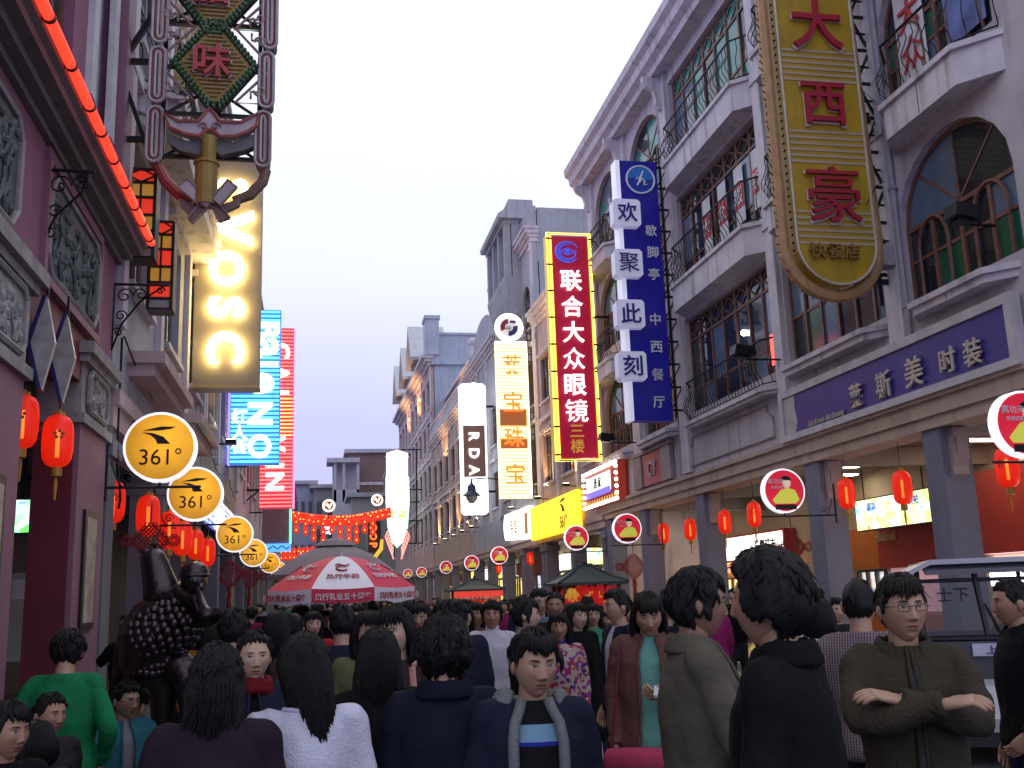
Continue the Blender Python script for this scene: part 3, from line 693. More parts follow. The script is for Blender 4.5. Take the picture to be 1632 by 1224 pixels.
# ============================================================ left row: pink restaurant, then grey houses
P_MAUVE = mat('mauve pink plaster', (.24, .10, .16), .75, var=.15, scale=1.5, bump=.12, bscale=14, grime=.3)
P_MAROON = mat('maroon column paint', (.13, .016, .03), .5, var=.2, scale=2, bump=.08)
P_PINK = mat('pink column stone', (.24, .115, .17), .6, var=.12, scale=2, grime=.2)
GREENREL = mat('green bronze relief', (.07, .10, .10), .6, metal=.2, var=.35, scale=5, bump=.9, bscale=14)
BEAMGREY = mat('grey cornice stone', (.17, .155, .16), .8, var=.15, scale=2, grime=.3)
pk = thing('restaurant', 'mauve and maroon restaurant front with relief panels and a red neon cornice', 'building', (-3.5, 8, 0))
w = MB()
wall_bay(w, -1, XL, 2, 12.0, 6.3, 12, [(8.6, 9.5, 6.9, 10.5, 0), (10.1, 11.2, 6.9, 9.4, 0), (6, 7.4, 6.9, 10.5, 0)])
w.box(XL-.3, XL, 2, 12.0, 4.5, 6.3); w.box(-9, XL-.3, 11.7, 12.0, 4.5, 12)
w.build('wall', P_MAUVE, pk)
for y0, y1, z1, fm in ((8.6, 9.5, 10.5, F_BROWN), (10.1, 11.2, 9.4, F_WHITE), (6, 7.4, 10.5, F_BROWN)): window(pk, -1, XL, y0, y1, 6.9, z1, 2, (.3, .65), 0, fm, [G_DARK, G_BLUE], fw=.07, d=.1)
fr = MB()
for y in (10.1, 11.1): fr.box(XL, XL+.07, y-.06, y+.16, 6.85, 9.5)
fr.box(XL, XL+.08, 10.04, 11.26, 9.5, 9.62); fr.build('window_surround', F_WHITE, pk)
MB().box(XL, XL+.12, 11.5, 11.95, 6.25, 12).build('pilaster', P_PINK, pk)
c = MB(); prof = [(.0, 5.72), (.06, 5.72), (.06, 5.79), (.16, 5.79), (.17, 5.85), (.27, 5.86), (.28, 5.92), (.33, 5.95), (.33, 6.2), (.2, 6.32), (0, 6.4)]
c.prism([(XL+a, z) for a, z in prof], 'y', 2, 12.15); c.build('cornice', BEAMGREY, pk)
nt = thing('neon_tube', 'glowing red neon tube running along the grey restaurant cornice', 'neon tube', (-1.92, 9, 6.0))
MB().tube([(-1.92, y, 6.0) for y in (3, 5, 7, 8, 9, 10, 11, 12.1)], .042, 10).build('tube', glow('red neon tube', (1, .045, .02), 1.35), nt, smooth=True)
for y in (7.2, 7.9, 8.6, 9.1, 9.7, 10.3, 10.9, 11.4, 11.9): MB().tube([(-1.92, y, 6.0), (-1.92, y+.04, 6.0)], .05, 10).build('clip', mat('dark red clip', (.15, .01, .01), .5), nt)
def relief(parent, y0, y1, z0, z1, seed, m=GREENREL, ch=.16, X=None, d=.035):
    """carved panel: chamfered frame and raised branching relief"""
    X = XL if X is None else X
    o = [(y0, z0+ch), (y0+ch, z0), (y1-ch, z0), (y1, z0+ch), (y1, z1-ch), (y1-ch, z1), (y0+ch, z1), (y0, z1-ch)]
    pnl = MB().prism(o, 'x', X+.002, X+.02); pts = [(X+.03, a, b) for a, b in o]
    o_ = pnl.build('relief_panel', m, parent); MB().tube(pts, .032, 6, closed=True).build('relief_frame', STONE, o_)
    r = random.Random(seed); q = MB()
    for k in range(int(34*(y1-y0)*(z1-z0)/.9)+10):
        y, z = r.uniform(y0+.12, y1-.12), r.uniform(z0+.1, z1-.1)
        q.ball((X+.02, y, z), r.uniform(.025, .06), 7, 4, sc=(d/.045, r.uniform(.7, 1.6), r.uniform(.7, 1.6)))
    for k in range(7):
        y, z = r.uniform(y0+.15, y1-.15), z0+.05; p = []
        while z < z1-.1 and y0+.08 < y < y1-.08: p.append((X+.03, y, z)); z += .1; y += r.uniform(-.09, .09)
        if len(p) > 2: q.tube(p, .018, 5)
    q.build('carving', m, o_)
relief(pk, 8.95, 11.0, 4.62, 5.52, 1); relief(pk, 6.5, 8.0, 4.62, 5.52, 2)
MB().box(XL, XL+.05, 8.8, 11.15, 4.5, 4.58).box(XL, XL+.05, 8.8, 8.9, 4.58, 5.6).box(XL, XL+.05, 11.05, 11.15, 4.58, 5.6).box(XL, XL+.04, 8.8, 11.15, 5.6, 5.7).build('panel_surround', P_PINK, pk)
for y0, y1, m, cz in ((7.3, 8.6, P_PINK, 4.5), (10.65, 11.98, P_PINK, 4.4), (3.5, 4.8, P_PINK, 4.5)):
    dp = .42 if y0 > 10 else .8
    p = MB().box(XL-dp, XL, y0, y1, .14, 3.58); col = p.build('column', [m], pk)
    MB().box(XL-dp, XL-.05, y0-.012, y0-.002, .14, 3.5).build('column_face', P_MAROON, col)
    q = MB().box(XL-dp-.05, XL+.05, y0-.06, y1+.06, 3.58, 3.68)
    q.box(XL-dp, XL, y0, y1, 3.68, cz-.2); q.box(XL-dp-.06, XL+.06, y0-.07, y1+.07, cz-.2, cz-.12); q.box(XL-dp-.1, XL+.12, y0-.12, y1+.12, cz-.12, cz); q.build('capital', STONE, col)
    relief(col, y0+.2, y1-.2, 3.74, cz-.24, int(y0), STONE, .08, X=XL)
    fr = MB().box(XL, XL+.03, y1-1.0, y1-.4, 1.55, 2.75); fr = fr.build('plaque', IRON, col)
    MB().box(XL+.031, XL+.036, y1-.93, y1-.47, 1.62, 2.68).build('plaque_print', mat('faded plaque print', (.35, .32, .26), .5, var=.5, scale=5), fr)
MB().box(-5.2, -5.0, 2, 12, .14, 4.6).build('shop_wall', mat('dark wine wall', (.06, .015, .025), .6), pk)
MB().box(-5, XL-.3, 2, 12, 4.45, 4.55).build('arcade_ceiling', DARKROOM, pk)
MB().box(XL-.3, XL-.02, 2, 12, 4.0, 4.5).build('arcade_beam', P_MAROON, pk)
# things inside the restaurant arcade
a, b = atY(22, 797, 17), atY(46, 848, 17)
tv = thing('screen', 'small bright screen glowing green and blue inside the maroon arcade', 'screen', (a[0], 17, b[2]))
MB().box(a[0]-.05, b[0]+.05, 17.01, 17.1, b[2]-.05, a[2]+.05).build('bezel', IRON, tv)
MB().box(a[0], b[0], 16.99, 17.005, b[2], a[2]).build('display', goods_mat('screen picture', (.15, .7, .15), (.8, .95, 1), (.2, .4, .95), 1.3, 4), tv)
MB().box(a[0], b[0], 16.99, 17.005, b[2], b[2]+.16).build('caption_bar', glow('screen green', (.2, .8, .15), .9), tv)
MB().box((a[0]+b[0])/2-.03, (a[0]+b[0])/2+.03, 17.03, 17.08, a[2]+.05, 4.3).build('hanger', IRON, tv)
pn = thing('wall_panel', 'pale panel with small notices behind the maroon column', 'panel', (a[0], 17.4, 1.6)); MB().box(a[0]-.2, b[0]+.1, 17.4, 17.5, 1.0, 2.35).build('board', mat('pale wall panel', (.4, .42, .36), .6), pn)
MB().box(a[0]-.05, b[0]-.1, 17.38, 17.398, 1.95, 2.25).build('notice', mat('white notice', (.7, .7, .68), .6), pn)
# the grey houses
L2 = shophouse('grey stone house with the first gold round sign on its arcade', -1, XL, 12.1, 21.5, [(5.0, 8.4), (8.4, 11.4)], 11.6, W_GREY, F_GREY, 3, 21, ncols=2, ledge=1, fronts=False, parapet=.4)
L3 = shophouse('ochre grey house behind the glowing yellow lettered sign', -1, XL, 21.6, 31, [(5.0, 8.6), (8.6, 12)], 12.2, mat('ochre grey plaster', (.33, .29, .24), .85, var=.15, grime=.4), F_BROWN, 3, 22, ncols=2, ledge=1, fronts=False)
L4 = shophouse('bluish house behind the blue neon sign', -1, XL, 31.1, 45, [(5.0, 8.4), (8.4, 11.6)], 12, W_WALL, F_WHITE, 4, 23, ncols=3, ledge=1, fronts=False)
L5 = shophouse('grey house beyond the red neon sign', -1, XL, 45.1, 70, [(5.0, 8.4), (8.4, 11.6)], 12.3, W_GREY, F_GREY, 6, 24, ncols=5, panes=False)
L6 = shophouse('far pale house on the neon side of the street', -1, XL, 70.2, 120, [(5.0, 8.4), (8.4, 11.6)], 12.8, W_WALL, F_GREY, 10, 25, ncols=9, panes=False)
for k, (y0, y1) in enumerate(((13.0, 16.2), (17.4, 20.6))):
    MB().box(XL, XL+.45, y0, y1, 4.75, 4.9).box(XL, XL+.32, y0+.1, y1-.1, 4.6, 4.748).build('stone_hood', W_PINKGREY, L2)
balcony(L3, -1, XL, 23, 30, 8.7, .5, proud=.7, rail=.9); balcony(L2, -1, XL, 13.2, 20.4, 8.45, .4, proud=.5, rail=.9)
balcony(L4, -1, XL, 32, 44, 8.5, .5, proud=.7, rail=.9)
for i, (y, z, pw) in enumerate(((23.5, 5.3, 60), (27.5, 5.3, 60))): wall_lamp(-1, XL, y, z, ('warm floodlight on the ochre house near the lettered sign', 'warm floodlight on the ochre house nearer the blue neon sign')[i], pw)
# cables strung along the left facades
q = MB()
rr = random.Random(5)
for k in range(7):
    y0 = 12.3+k*2.6; z0 = rr.uniform(4.4, 5.2); p = []
    for i in range(9): t = i/8; p.append((XL+.06+rr.uniform(0, .03), y0+t*4, z0-.25*math.sin(math.pi*t)-t*.1))
    q.tube(p, .012, 4)
q.tube([(XL+.05, 12.35, 4.9), (XL+.05, 12.35, 3.6), (XL+.1, 12.4, 3.0), (XL+.05, 12.6, 2.9)], .014, 4)
tag(q.build('cable', IRON, None, loc=(XL, 16, 4.5)), 'slack black cables looping along the grey stone house', 'cable')

for px, py, Y, lab in ((1535, 340, 11.9, 'black floodlight on an arm before the big arched window'), (1183, 560, 18.55, 'black floodlight on an arm by the lowest long balcony'), (966, 697, 28.1, 'black floodlight on an arm beside the foot of the red sign')):
    p = atY(px, py, Y); t = thing('floodlight', lab, 'floodlight', p, 'unlit floodlights on the lavender house'); q = MB()
    q.obox(p, (.2, .0, -.03), (0, .15, 0), (.03, .02, .1)); q.obox(p+np.array((-.02, 0, -.11)), (.12, 0, -.02), (0, .1, 0), (.01, 0, .03)); q.build('housing', IRON, t)
    MB().tube([p+np.array((.05, 0, -.08)), p+np.array((.1, .02, -.16)), (XR, Y, p[2]-.16)], .022, 6).build('arm', IRON, t)
# ============================================================ signs hung over the street
FR, UPZ = (1, 0, 0), (0, 0, 1)               # reading directions of a sign that faces along -y
RX = (0, -1, 0)                              # reading direction on the right-hand facades
def pz(px, py, Y): p = atY(px, py, Y); return (p[0], p[2])
WHITE_P = mat('white sign paint', (.75, .75, .8), .4, var=.05); RED_P = mat('dark red letter', (.35, .01, .03), .45, var=.1)
# ---- tall yellow sign with rounded foot
ys = thing('blade_sign', 'tall yellow striped blade sign with dark red characters and a rounded foot', 'shop sign', (8.1, 14.2, 6.3))
xa, xb, Yf = 7.46, 8.82, 14.1; xc, rr_ = (xa+xb)/2, (xb-xa)/2; zb = 6.36
out = [(xa, 13)] + [(xc-rr_*math.cos(math.pi*k/14), zb+rr_-rr_*math.sin(math.pi*k/14)) for k in range(15)] + [(xb, 13)]
YEL = mat('yellow sign sheet', (.36, .235, .012), .45, var=.2, scale=2, grime=.45, emit=(.42, .26, .01), es=.03)
MB().prism(out, 'y', Yf, Yf+.3).build('face', YEL, ys)
gx = MB(); STR = mat('beige stripe', (.42, .34, .22), .5, var=.1)
for zc in (11.9, 10.12, 8.68, 7.30):
    for k in range(6):
        z = zc+(k-2.5)*.105; MB().box(xa+.03, xb-.03, Yf-.012, Yf-.002, z-.022, z+.022).build('stripe', STR, ys)
for i, (chh, px, py, s_) in enumerate((('大', 1298, 42, .95), ('西', 1310, 168, .8), ('豪', 1326, 312, 1.0))):
    x, z = pz(px, py, Yf)
    MB().text(chh, (x, Yf-.05, z), FR, UPZ, s_, .06).build('character', RED_P, ys)
    MB().text(chh, (x+.012, Yf-.022, z-.012), FR, UPZ, s_*1.07, .02).build('character_outline', mat('cream outline', (.6, .5, .42), .5), ys)
x, z = pz(1328, 402, Yf); MB().text('快餐店', (x, Yf-.03, z), FR, UPZ, .26, .05, squash=1.1).build('lettering', mat('brown letters', (.22, .13, .03), .5), ys)
x, z = pz(1362, 347, Yf); q = MB().text('R', (x, Yf-.01, z), FR, UPZ, .06, .01); q.tube([(x+.055*math.cos(t*.5236), Yf-.01, z+.055*math.sin(t*.5236)) for t in range(12)], .007, 4, closed=True); q.build('registered_mark', IRON, ys)
# outer tube band with its neon clips
op = [(xa-.14, 13)] + [(xc-(rr_+.14)*math.cos(math.pi*k/14), zb+rr_-(rr_+.14)*math.sin(math.pi*k/14)) for k in range(15)] + [(xb+.02, 13)]
MB().tube([(x, Yf+.2, z) for x, z in op], .105, 8).build('edge_tube', mat('tan edge tube', (.42, .25, .11), .55, var=.25, scale=5, grime=.4), ys)
MB().tube([(x, Yf-.01, z) for x, z in out], .022, 5).build('edge_trim', mat('pale edge trim', (.5, .45, .38), .5), ys)
q = MB(); rg = random.Random(4)
for k in range(46):
    z = 6.9+k*.13; q.beam((xa-.26, Yf+.1, z), (xa-.33+rg.uniform(-.04, .02), Yf+.02, z+rg.uniform(-.05, .05)), .014)
    q.beam((xa-.05, Yf+.06, z), (xa-.05, Yf+.02, z+.02), .03, .008)
for k in range(1, 14):
    t = math.pi*k/14; a = np.array((xc-(rr_+.27)*math.cos(t), Yf+.15, zb+rr_-(rr_+.27)*math.sin(t))); q.beam(a, a+np.array((rg.uniform(-.06, .06), -.06, -.05)), .014)
stuff(q.build('bulb_clip', IRON, ys))
# lattice mast that carries it
ms = thing('sign_bracket', 'black steel lattice mast carrying the tall yellow sign', 'bracket', (9.1, 14.35, 6.0))
q = MB()
for x in (8.95, 9.25): q.beam((x, 14.35, 6.1), (x, 14.35, 13), .07)
q.beam((8.95, 14.7, 6.9), (8.95, 14.7, 13), .05)
z = 6.9; k = 0
while z < 12.6:
    q.beam((8.95, 14.35, z), (9.25, 14.35, z), .045); q.beam((8.95 if k % 2 else 9.25, 14.35, z), (9.25 if k % 2 else 8.95, 14.35, z+.62), .04)
    q.beam((8.95, 14.35, z), (8.95, 14.7, z+.3), .035); q.beam((8.8, 14.3, z+.3), (9.3, 14.35, z+.3), .03); z += .62; k += 1
for z in (6.55, 9.4, 12.2): q.beam((7.9, 14.5, z), (9.35, 14.5, z), .08); q.beam((7.9, 14.5, z+.12), (9.35, 14.5, z+.12), .05)
q.build('lattice', IRON, ms)
MB().box(9.0, 9.3, 14.2, 14.5, 6.75, 7.1).build('junction_box', mat('grey box', (.32, .3, .33), .6), ms)
MB().tube([(8.75, 14.12, 9.9), (9.0, 14.2, 9.75), (9.35, 14.3, 9.55)], .008, 4).tube([(8.7, 14.05, 7.7), (9.0, 14.2, 8.1), (9.35, 14.3, 8.3)], .008, 4).build('wire', IRON, ms)
# ---- blue sign with white squares
bs = thing('blade_sign', 'deep blue blade sign with four white character squares and a round logo', 'shop sign', (8.3, 24, 5.9))
BLUE = mat('deep blue sign sheet', (.012, .01, .24), .35, var=.08, emit=(.012, .01, .3), es=.12)
MB().box(7.84, 8.86, 24, 24.35, 5.9, 12.86).build('face', BLUE, bs)
MB().box(7.72, 7.835, 23.97, 24.38, 5.9, 12.86).build('side_box', mat('lit white side', (.75, .75, .85), .4, emit=(.8, .8, 1), es=.35), bs)
SQ = mat('white character square', (.62, .62, .75), .35, var=.04, emit=(.7, .7, 1), es=.2)
for chh, px, py in (('欢', 999, 339), ('聚', 1002, 419), ('此', 1005, 500), ('刻', 1008, 583)):
    x, z = pz(px, py, 23.8); h = .37
    sq = [(x-h+.07, z-h), (x+h-.07, z-h), (x+h, z-h+.07), (x+h, z+h-.07), (x+h-.07, z+h), (x-h+.07, z+h), (x-h, z+h-.07), (x-h, z-h+.07)]
    o = MB().prism(sq, 'y', 23.78, 24.1).build('character_square', SQ, bs)
    MB().text(chh, (x, 23.76, z), FR, UPZ, .56, .03).build('character', mat('blue letter', (.02, .02, .22), .4), o)
for chh, px, py in (('歇', 1037, 368), ('脚', 1040, 402), ('亭', 1042, 437), ('中', 1044, 509), ('西', 1046, 553), ('餐', 1048, 597), ('厅', 1050, 641)):
    x, z = pz(px, py, 23.98); MB().text(chh, (x, 23.98, z), FR, UPZ, .33, .03).build('character', WHITE_P, bs)
x, z = pz(1021, 286, 23.95)
MB().lathe([(0, 0), (.38, 0), (.38, .02), (0, .02)], 24, (x, 23.99, z), ax='y').build('logo_disc', mat('logo blue', (.02, .06, .42), .35), bs)
MB().prism([(x-.33, z+.02)]+[(x-.36*math.cos(math.pi*k/12), z+.03+.33*math.sin(math.pi*k/12)) for k in range(13)]+[(x+.33, z+.02), (x+.1, z-.03), (x-.1, z+.06)], 'y', 23.955, 23.968).build('logo_sky', mat('logo sky blue', (.04, .22, .65), .35), bs)
q = MB().tube([(x+.38*math.cos(t*math.pi/16), 23.96, z+.38*math.sin(t*math.pi/16)) for t in range(32)], .028, 6, closed=True)
q.tube([(x-.1, 23.94, z-.17), (x+.02, 23.94, z+.1), (x+.08, 23.94, z+.25)], [.03, .03, .015], 5)
q.tube([(x-.16, 23.94, z-.02), (x-.06, 23.94, z+.05), (x, 23.94, z+.04)], [.01, .02, .02], 5)
q.tube([(x-.04, 23.94, z-.1), (x+.06, 23.94, z+.03), (x+.1, 23.94, z-.05), (x+.09, 23.94, z-.16), (x+.2, 23.94, z-.12)], [.02, .028, .03, .025, .008], 5)
q.build('logo_letter', WHITE_P, bs)
q = MB()
for z in np.arange(6.2, 12.8, .6):
    q.beam((8.86, 24.2, z), (9.25, 24.2, z), .05); q.beam((8.9, 24.2, z), (9.2, 24.2, z+.55), .03)
q.beam((9.02, 24.2, 6), (9.02, 24.2, 12.8), .06); q.build('bracket', IRON, bs)
# ---- red sign with yellow neon edge
rd = thing('blade_sign', 'tall red blade sign edged with yellow neon and white characters', 'shop sign', (8.1, 30.5, 5.75))
REDS = mat('crimson sign sheet', (.33, .006, .03), .4, var=.08, emit=(.4, .005, .04), es=.35)
x0, x1, z0, z1, Y = 7.52, 8.72, 5.85, 13.12, 30.5
MB().box(x0, x1, Y, Y+.4, z0, z1).build('face', REDS, rd)
NY = glow('yellow neon', (1, .72, .08), 3.2)
q = MB()
for d in (.0, .11):
    q.tube([(x0-.05-d, Y-.02, z0-.05-d*.5), (x1+.05+d*.3, Y-.02, z0-.05-d*.5), (x1+.05+d*.3, Y-.02, z1+.05+d*.5), (x0-.05-d, Y-.02, z1+.05+d*.5)], .028, 6, closed=True)
q.build('neon_edge', NY, rd)
MB().box(x0-.18, x0-.001, Y+.02, Y+.4, z0-.05, z1+.05).box(x1+.001, x1+.1, Y+.02, Y+.4, z0-.05, z1+.05).build('edge_box', mat('yellow edge box', (.55, .35, .05), .4, emit=(.8, .5, .05), es=.35), rd)
q = MB()
for k in range(9):
    z = z0+.1+k*(z1-z0-.2)/8; q.box(x0-.2, x0-.02, Y-.06, Y-.03, z-.03, z+.03); q.box(x1+.02, x1+.13, Y-.06, Y-.03, z-.03, z+.03)
q.build('tube_clip', IRON, rd)
WL_ = glow('lit white letter', (1, .97, 1), 1.1)
for chh, px, py, s_ in (('联', 909, 448, .74), ('合', 911, 489, .74), ('大', 913, 530, .74), ('众', 914, 572, .74), ('眼', 916, 614, .74), ('镜', 918, 655, .76)):
    x, z = pz(px, py, Y); MB().text(chh, (x, Y-.05, z), FR, UPZ, s_, .08).build('character', WL_, rd)
for chh, px, py in (('三', 919, 687), ('楼', 920, 711)):
    x, z = pz(px, py, Y); MB().text(chh, (x, Y-.03, z), FR, UPZ, .46, .04).build('character', mat('gold letter', (.6, .36, .06), .4, emit=(.8, .42, .05), es=.3), rd)  # weak glow added to brighten the gold
x, z = pz(904, 402, Y); q = MB(); EYEB = glow('eye logo blue', (.08, .12, .85), .5)
for r, a0, a1, w_ in ((.38, .5, 5.6, .045), (.28, 1.2, 6.6, .04)):
    q.tube([(x+r*math.cos(a0+(a1-a0)*k/24), Y-.03, z+r*.9*math.sin(a0+(a1-a0)*k/24)) for k in range(25)], [w_*(.3+.7*math.sin(math.pi*(k+1)/26)) for k in range(25)], 5)
q.tube([(x-.24, Y-.03, z), (x, Y-.03, z+.13), (x+.26, Y-.03, z)], .03, 5).tube([(x-.24, Y-.03, z), (x, Y-.03, z-.1), (x+.26, Y-.03, z)], .025, 5).ball((x, Y-.03, z+.01), .09, 8, 6)
q.build('eye_logo', EYEB, rd)
q = MB()
for z in (6.5, 8.5, 10.5, 12.5): q.beam((8.7, 30.8, z), (9.4, 30.8, z), .07)
q.build('bracket', IRON, rd)
# ---- yellow and white striped neon sign with disc
nn = thing('blade_sign', 'white and yellow striped neon blade sign with orange characters and a disc on top', 'shop sign', (8.3, 42, 5.7))
x0, x1, z0, z1, Y = 7.66, 9.0, 5.72, 12.5, 42
MB().box(x0, x1, Y, Y+.35, z0, z1).build('face', mat('cream sign sheet', (.5, .42, .2), .5, emit=(1, .8, .25), es=.5), nn)
a = pz(817, 652, Y)[1]; b_ = pz(817, 678, Y)[1]; a2 = pz(817, 700, Y)[1]; b2 = pz(817, 716, Y)[1]
for a_, c_ in ((b_, a), (b2, a2)): MB().box(x0+.1, x1-.1, Y-.01, Y-.002, a_, c_).build('faint_glow_panel', mat('faint glow brown panel', (.25, .09, .03), .5, emit=(.6, .2, .05), es=.3), nn)  # weak glow put into the panel colour, no tubes lit on it
q = MB(); z = z0+.1
while z < z1-.05:
    if not (b_ < z < a or b2 < z < a2): MB().box(x0+.06, x1-.06, Y-.05, Y-.02, z-.032, z+.032).build('neon_line', glow('warm white neon', (1, .93, .62), 2.6), nn)
    z += .15
MB().tube([(x0, Y-.03, z0), (x1, Y-.03, z0), (x1, Y-.03, z1), (x0, Y-.03, z1)], .04, 6, closed=True).build('neon_edge', MATS['warm white neon'], nn)
OR_ = glow('orange red neon', (1, .13, .02), 2.2)
for chh, px, py in (('莱', 815, 582), ('宝', 817, 640), ('珠', 819, 697), ('宝', 821, 755)):
    x, z = pz(px, py, Y); MB().text(chh, (x, Y-.09, z), FR, UPZ, .92, .05).build('character', OR_, nn)
x, z = pz(811, 522, Y)
MB().lathe([(0, 0), (.6, 0), (.6, .25), (0, .25)], 28, (x, Y+.25, z), ax='y').build('logo_disc', mat('pale disc', (.6, .55, .55), .5, emit=(1, .9, .85), es=.4), nn)
q = MB()
for r in (.6, .5): q.tube([(x+r*math.cos(k*math.pi/14), Y-.03, z+r*math.sin(k*math.pi/14)) for k in range(28)], .035, 5, closed=True)
q.build('logo_ring', MATS['warm white neon'], nn)
def sector(r0, r1, a0, a1): return [(x+r0*math.cos(a0+(a1-a0)*k/8), z+r0*math.sin(a0+(a1-a0)*k/8)) for k in range(9)]+[(x+r1*math.cos(a1-(a1-a0)*k/8), z+r1*math.sin(a1-(a1-a0)*k/8)) for k in range(9)]
MB().prism(sector(.18, .38, 1.7, 3.6), 'y', Y-.06, Y-.02).build('logo_arc', mat('logo maroon', (.25, .02, .05), .5), nn)
MB().prism(sector(.18, .38, 4.6, 6.5), 'y', Y-.06, Y-.02).box(x+.05, x+.3, Y-.06, Y-.02, z+.2, z+.3).build('logo_arc', mat('logo navy', (.03, .03, .2), .5), nn)
MB().ball((x-.02, Y-.03, z-.03), .13, 10, 8).build('logo_pearl', mat('logo silver', (.5, .5, .55), .3, metal=.6), nn)
q = MB()
for z in np.arange(5.9, 13.4, .32): q.beam((9.02, Y+.2, z), (9.3, Y+.2, z), .06)
q.beam((9.1, Y+.2, 5.8), (9.1, Y+.2, 13.4), .06); q.beam((9.28, Y+.2, 5.8), (9.28, Y+.2, 13.4), .06); q.build('bracket', mat('rusty bracket', (.12, .07, .05), .8), nn)
# ---- white lightbox with brown panel and turned letters
gs = thing('blade_sign', 'glowing white blade sign with a brown panel and letters turned sideways', 'shop sign', (8.1, 52, 5.85))
x0, x1, z0, z1, Y = 7.46, 8.86, 5.86, 12.75, 52
c_ = .14; o = [(x0+c_, z0), (x1-c_, z0), (x1, z0+c_), (x1, z1-c_), (x1-c_, z1), (x0+c_, z1), (x0, z1-c_), (x0, z0+c_)]
MB().prism(o, 'y', Y, Y+.4).build('lightbox', glow('sign daylight white', (.97, .97, 1), 1.6), gs)
ga, gb = pz(755, 678, Y)[1], pz(755, 760, Y)[1]
MB().box(x0+.15, x1-.1, Y-.02, Y-.002, gb, ga).build('brown_panel', mat('brown sign panel', (.17, .09, .075), .5, var=.1, emit=(.4, .2, .16), es=.12), gs)
for k, chh in enumerate('GIORDANO'):
    x, z = pz(756+(k-4)*.3, 723+(k-4)*26.5, Y); MB().text('L_'+chh, (x-.02, Y-.06, z), (0, 0, -1), (1, 0, 0), .58 if chh != 'I' else .5, .05).build('character', MATS['sign daylight white'], gs)
MB().box(8.86, 9.3, Y+.1, Y+.3, 7, 7.1).box(8.86, 9.3, Y+.1, Y+.3, 11.5, 11.6).build('bracket', IRON, gs)
sl = thing('street_lamp', 'unlit hanging street lamp on a curled arm before the white sign', 'street lamp', (7.6, 49.5, 6.2))
q = MB().tube([(9.3, 49.5, 7.3), (8.4, 49.5, 7.45), (7.6, 49.5, 7.4)], .03, 6); q.build('arm', IRON, sl)
MB().lathe([(.04, 1.2), (.06, 1.0), (.2, .85), (.22, .6), (.42, .42), (.46, .38), (.3, .36)], 12, (7.6, 49.5, 6.2)).build('hood', mat('blue black lamp metal', (.05, .06, .10), .5), sl)
MB().lathe([(.3, .36), (.26, .2), (.12, .02), (.02, 0)], 12, (7.6, 49.5, 6.2)).build('shade', mat('dull lamp glass', (.35, .33, .3), .3), sl)
# ---- neon boat shaped sign far right
nb = thing('neon_sign', 'boat shaped neon sign glowing white and green with a red fringe', 'neon sign', (7.2, 90, 5))
Y = 90
def P_(px, py): a = atY(px, py, Y); return (a[0], a[2])
o = [P_(*p) for p in ((616, 760), (616, 722), (633, 717), (650, 722), (650, 760), (651, 800), (648, 840), (640, 864), (633, 872), (626, 864), (619, 840), (616, 800))]
MB().prism(o, 'y', Y, Y+.4).build('panel', mat('neon panel white', (.7, .75, .75), .5, emit=(.9, 1, .95), es=1.1), nb)
MB().tube([(x, Y-.1, z) for x, z in [o[0]]+o[6:][::-1][:6]], .09, 5).tube([(x, Y-.1, z) for x, z in o[4:8]], .09, 5).build('green_tube', glow('aqua neon', (.35, 1, .75), 2.2), nb)
q = MB()
for k in range(7):
    x0, z0 = P_(619+4.6*k, 724+abs(k-3)*1.6); q.tube([(x0-.2, Y-.12, z0), (x0, Y-.12, z0+.35), (x0+.2, Y-.12, z0)], .07, 5)
for py in (742, 752): q.tube([(P_(618+3*k, py+(k % 2)*4)[0], Y-.12, P_(618+3*k, py+(k % 2)*4)[1]) for k in range(11)], .08, 5)
q.build('crown_tube', glow('pink red neon', (1, .3, .28), 2.6), nb)
q = MB()
for i, py in enumerate((766, 776, 786, 792, 812, 820)):
    q.tube([(P_(622+2.4*k, py+3*math.sin(k*.9+i))[0], Y-.12, P_(622+2.4*k, py+3*math.sin(k*.9+i))[1]) for k in range(10)], .06, 5)
q.build('face_tube', glow('lilac neon', (.6, .55, 1), 1.2), nb)
q = MB()
for x in (623, 640): a = P_(x, 818); q.box(a[0]-.25, a[0]+.35, Y-.1, Y-.02, a[1]-.4, a[1]+.2)
q.build('green_patch', glow('leaf green neon', (.6, .8, .15), 1.0), nb)
q = MB()
for k in range(6):
    for s_ in (-1, 1):
        a = P_(633+s_*(15-1.6*k), 846+5*k); b_ = P_(633+s_*(19-2.2*k), 850+6*k); q.tube([(a[0], Y-.1, a[1]), (b_[0], Y-.1, b_[1]-.3), (b_[0]-s_*.1, Y-.1, b_[1]-.6)], .06, 5)
q.build('fringe_tube', glow('coral neon', (1, .2, .16), 2.4), nb)
q = MB(); a = P_(664, 716); b_ = P_(664, 866)
q.beam((a[0], Y+.3, a[1]), (b_[0], Y+.3, b_[1]), .12)
for py in (716, 780, 800, 830, 866): c0, c1 = P_(640, py), P_(690, py); q.beam((c0[0], Y+.3, c0[1]), (9.4, Y+.3, c0[1]), .1)
q.build('frame', IRON, nb)
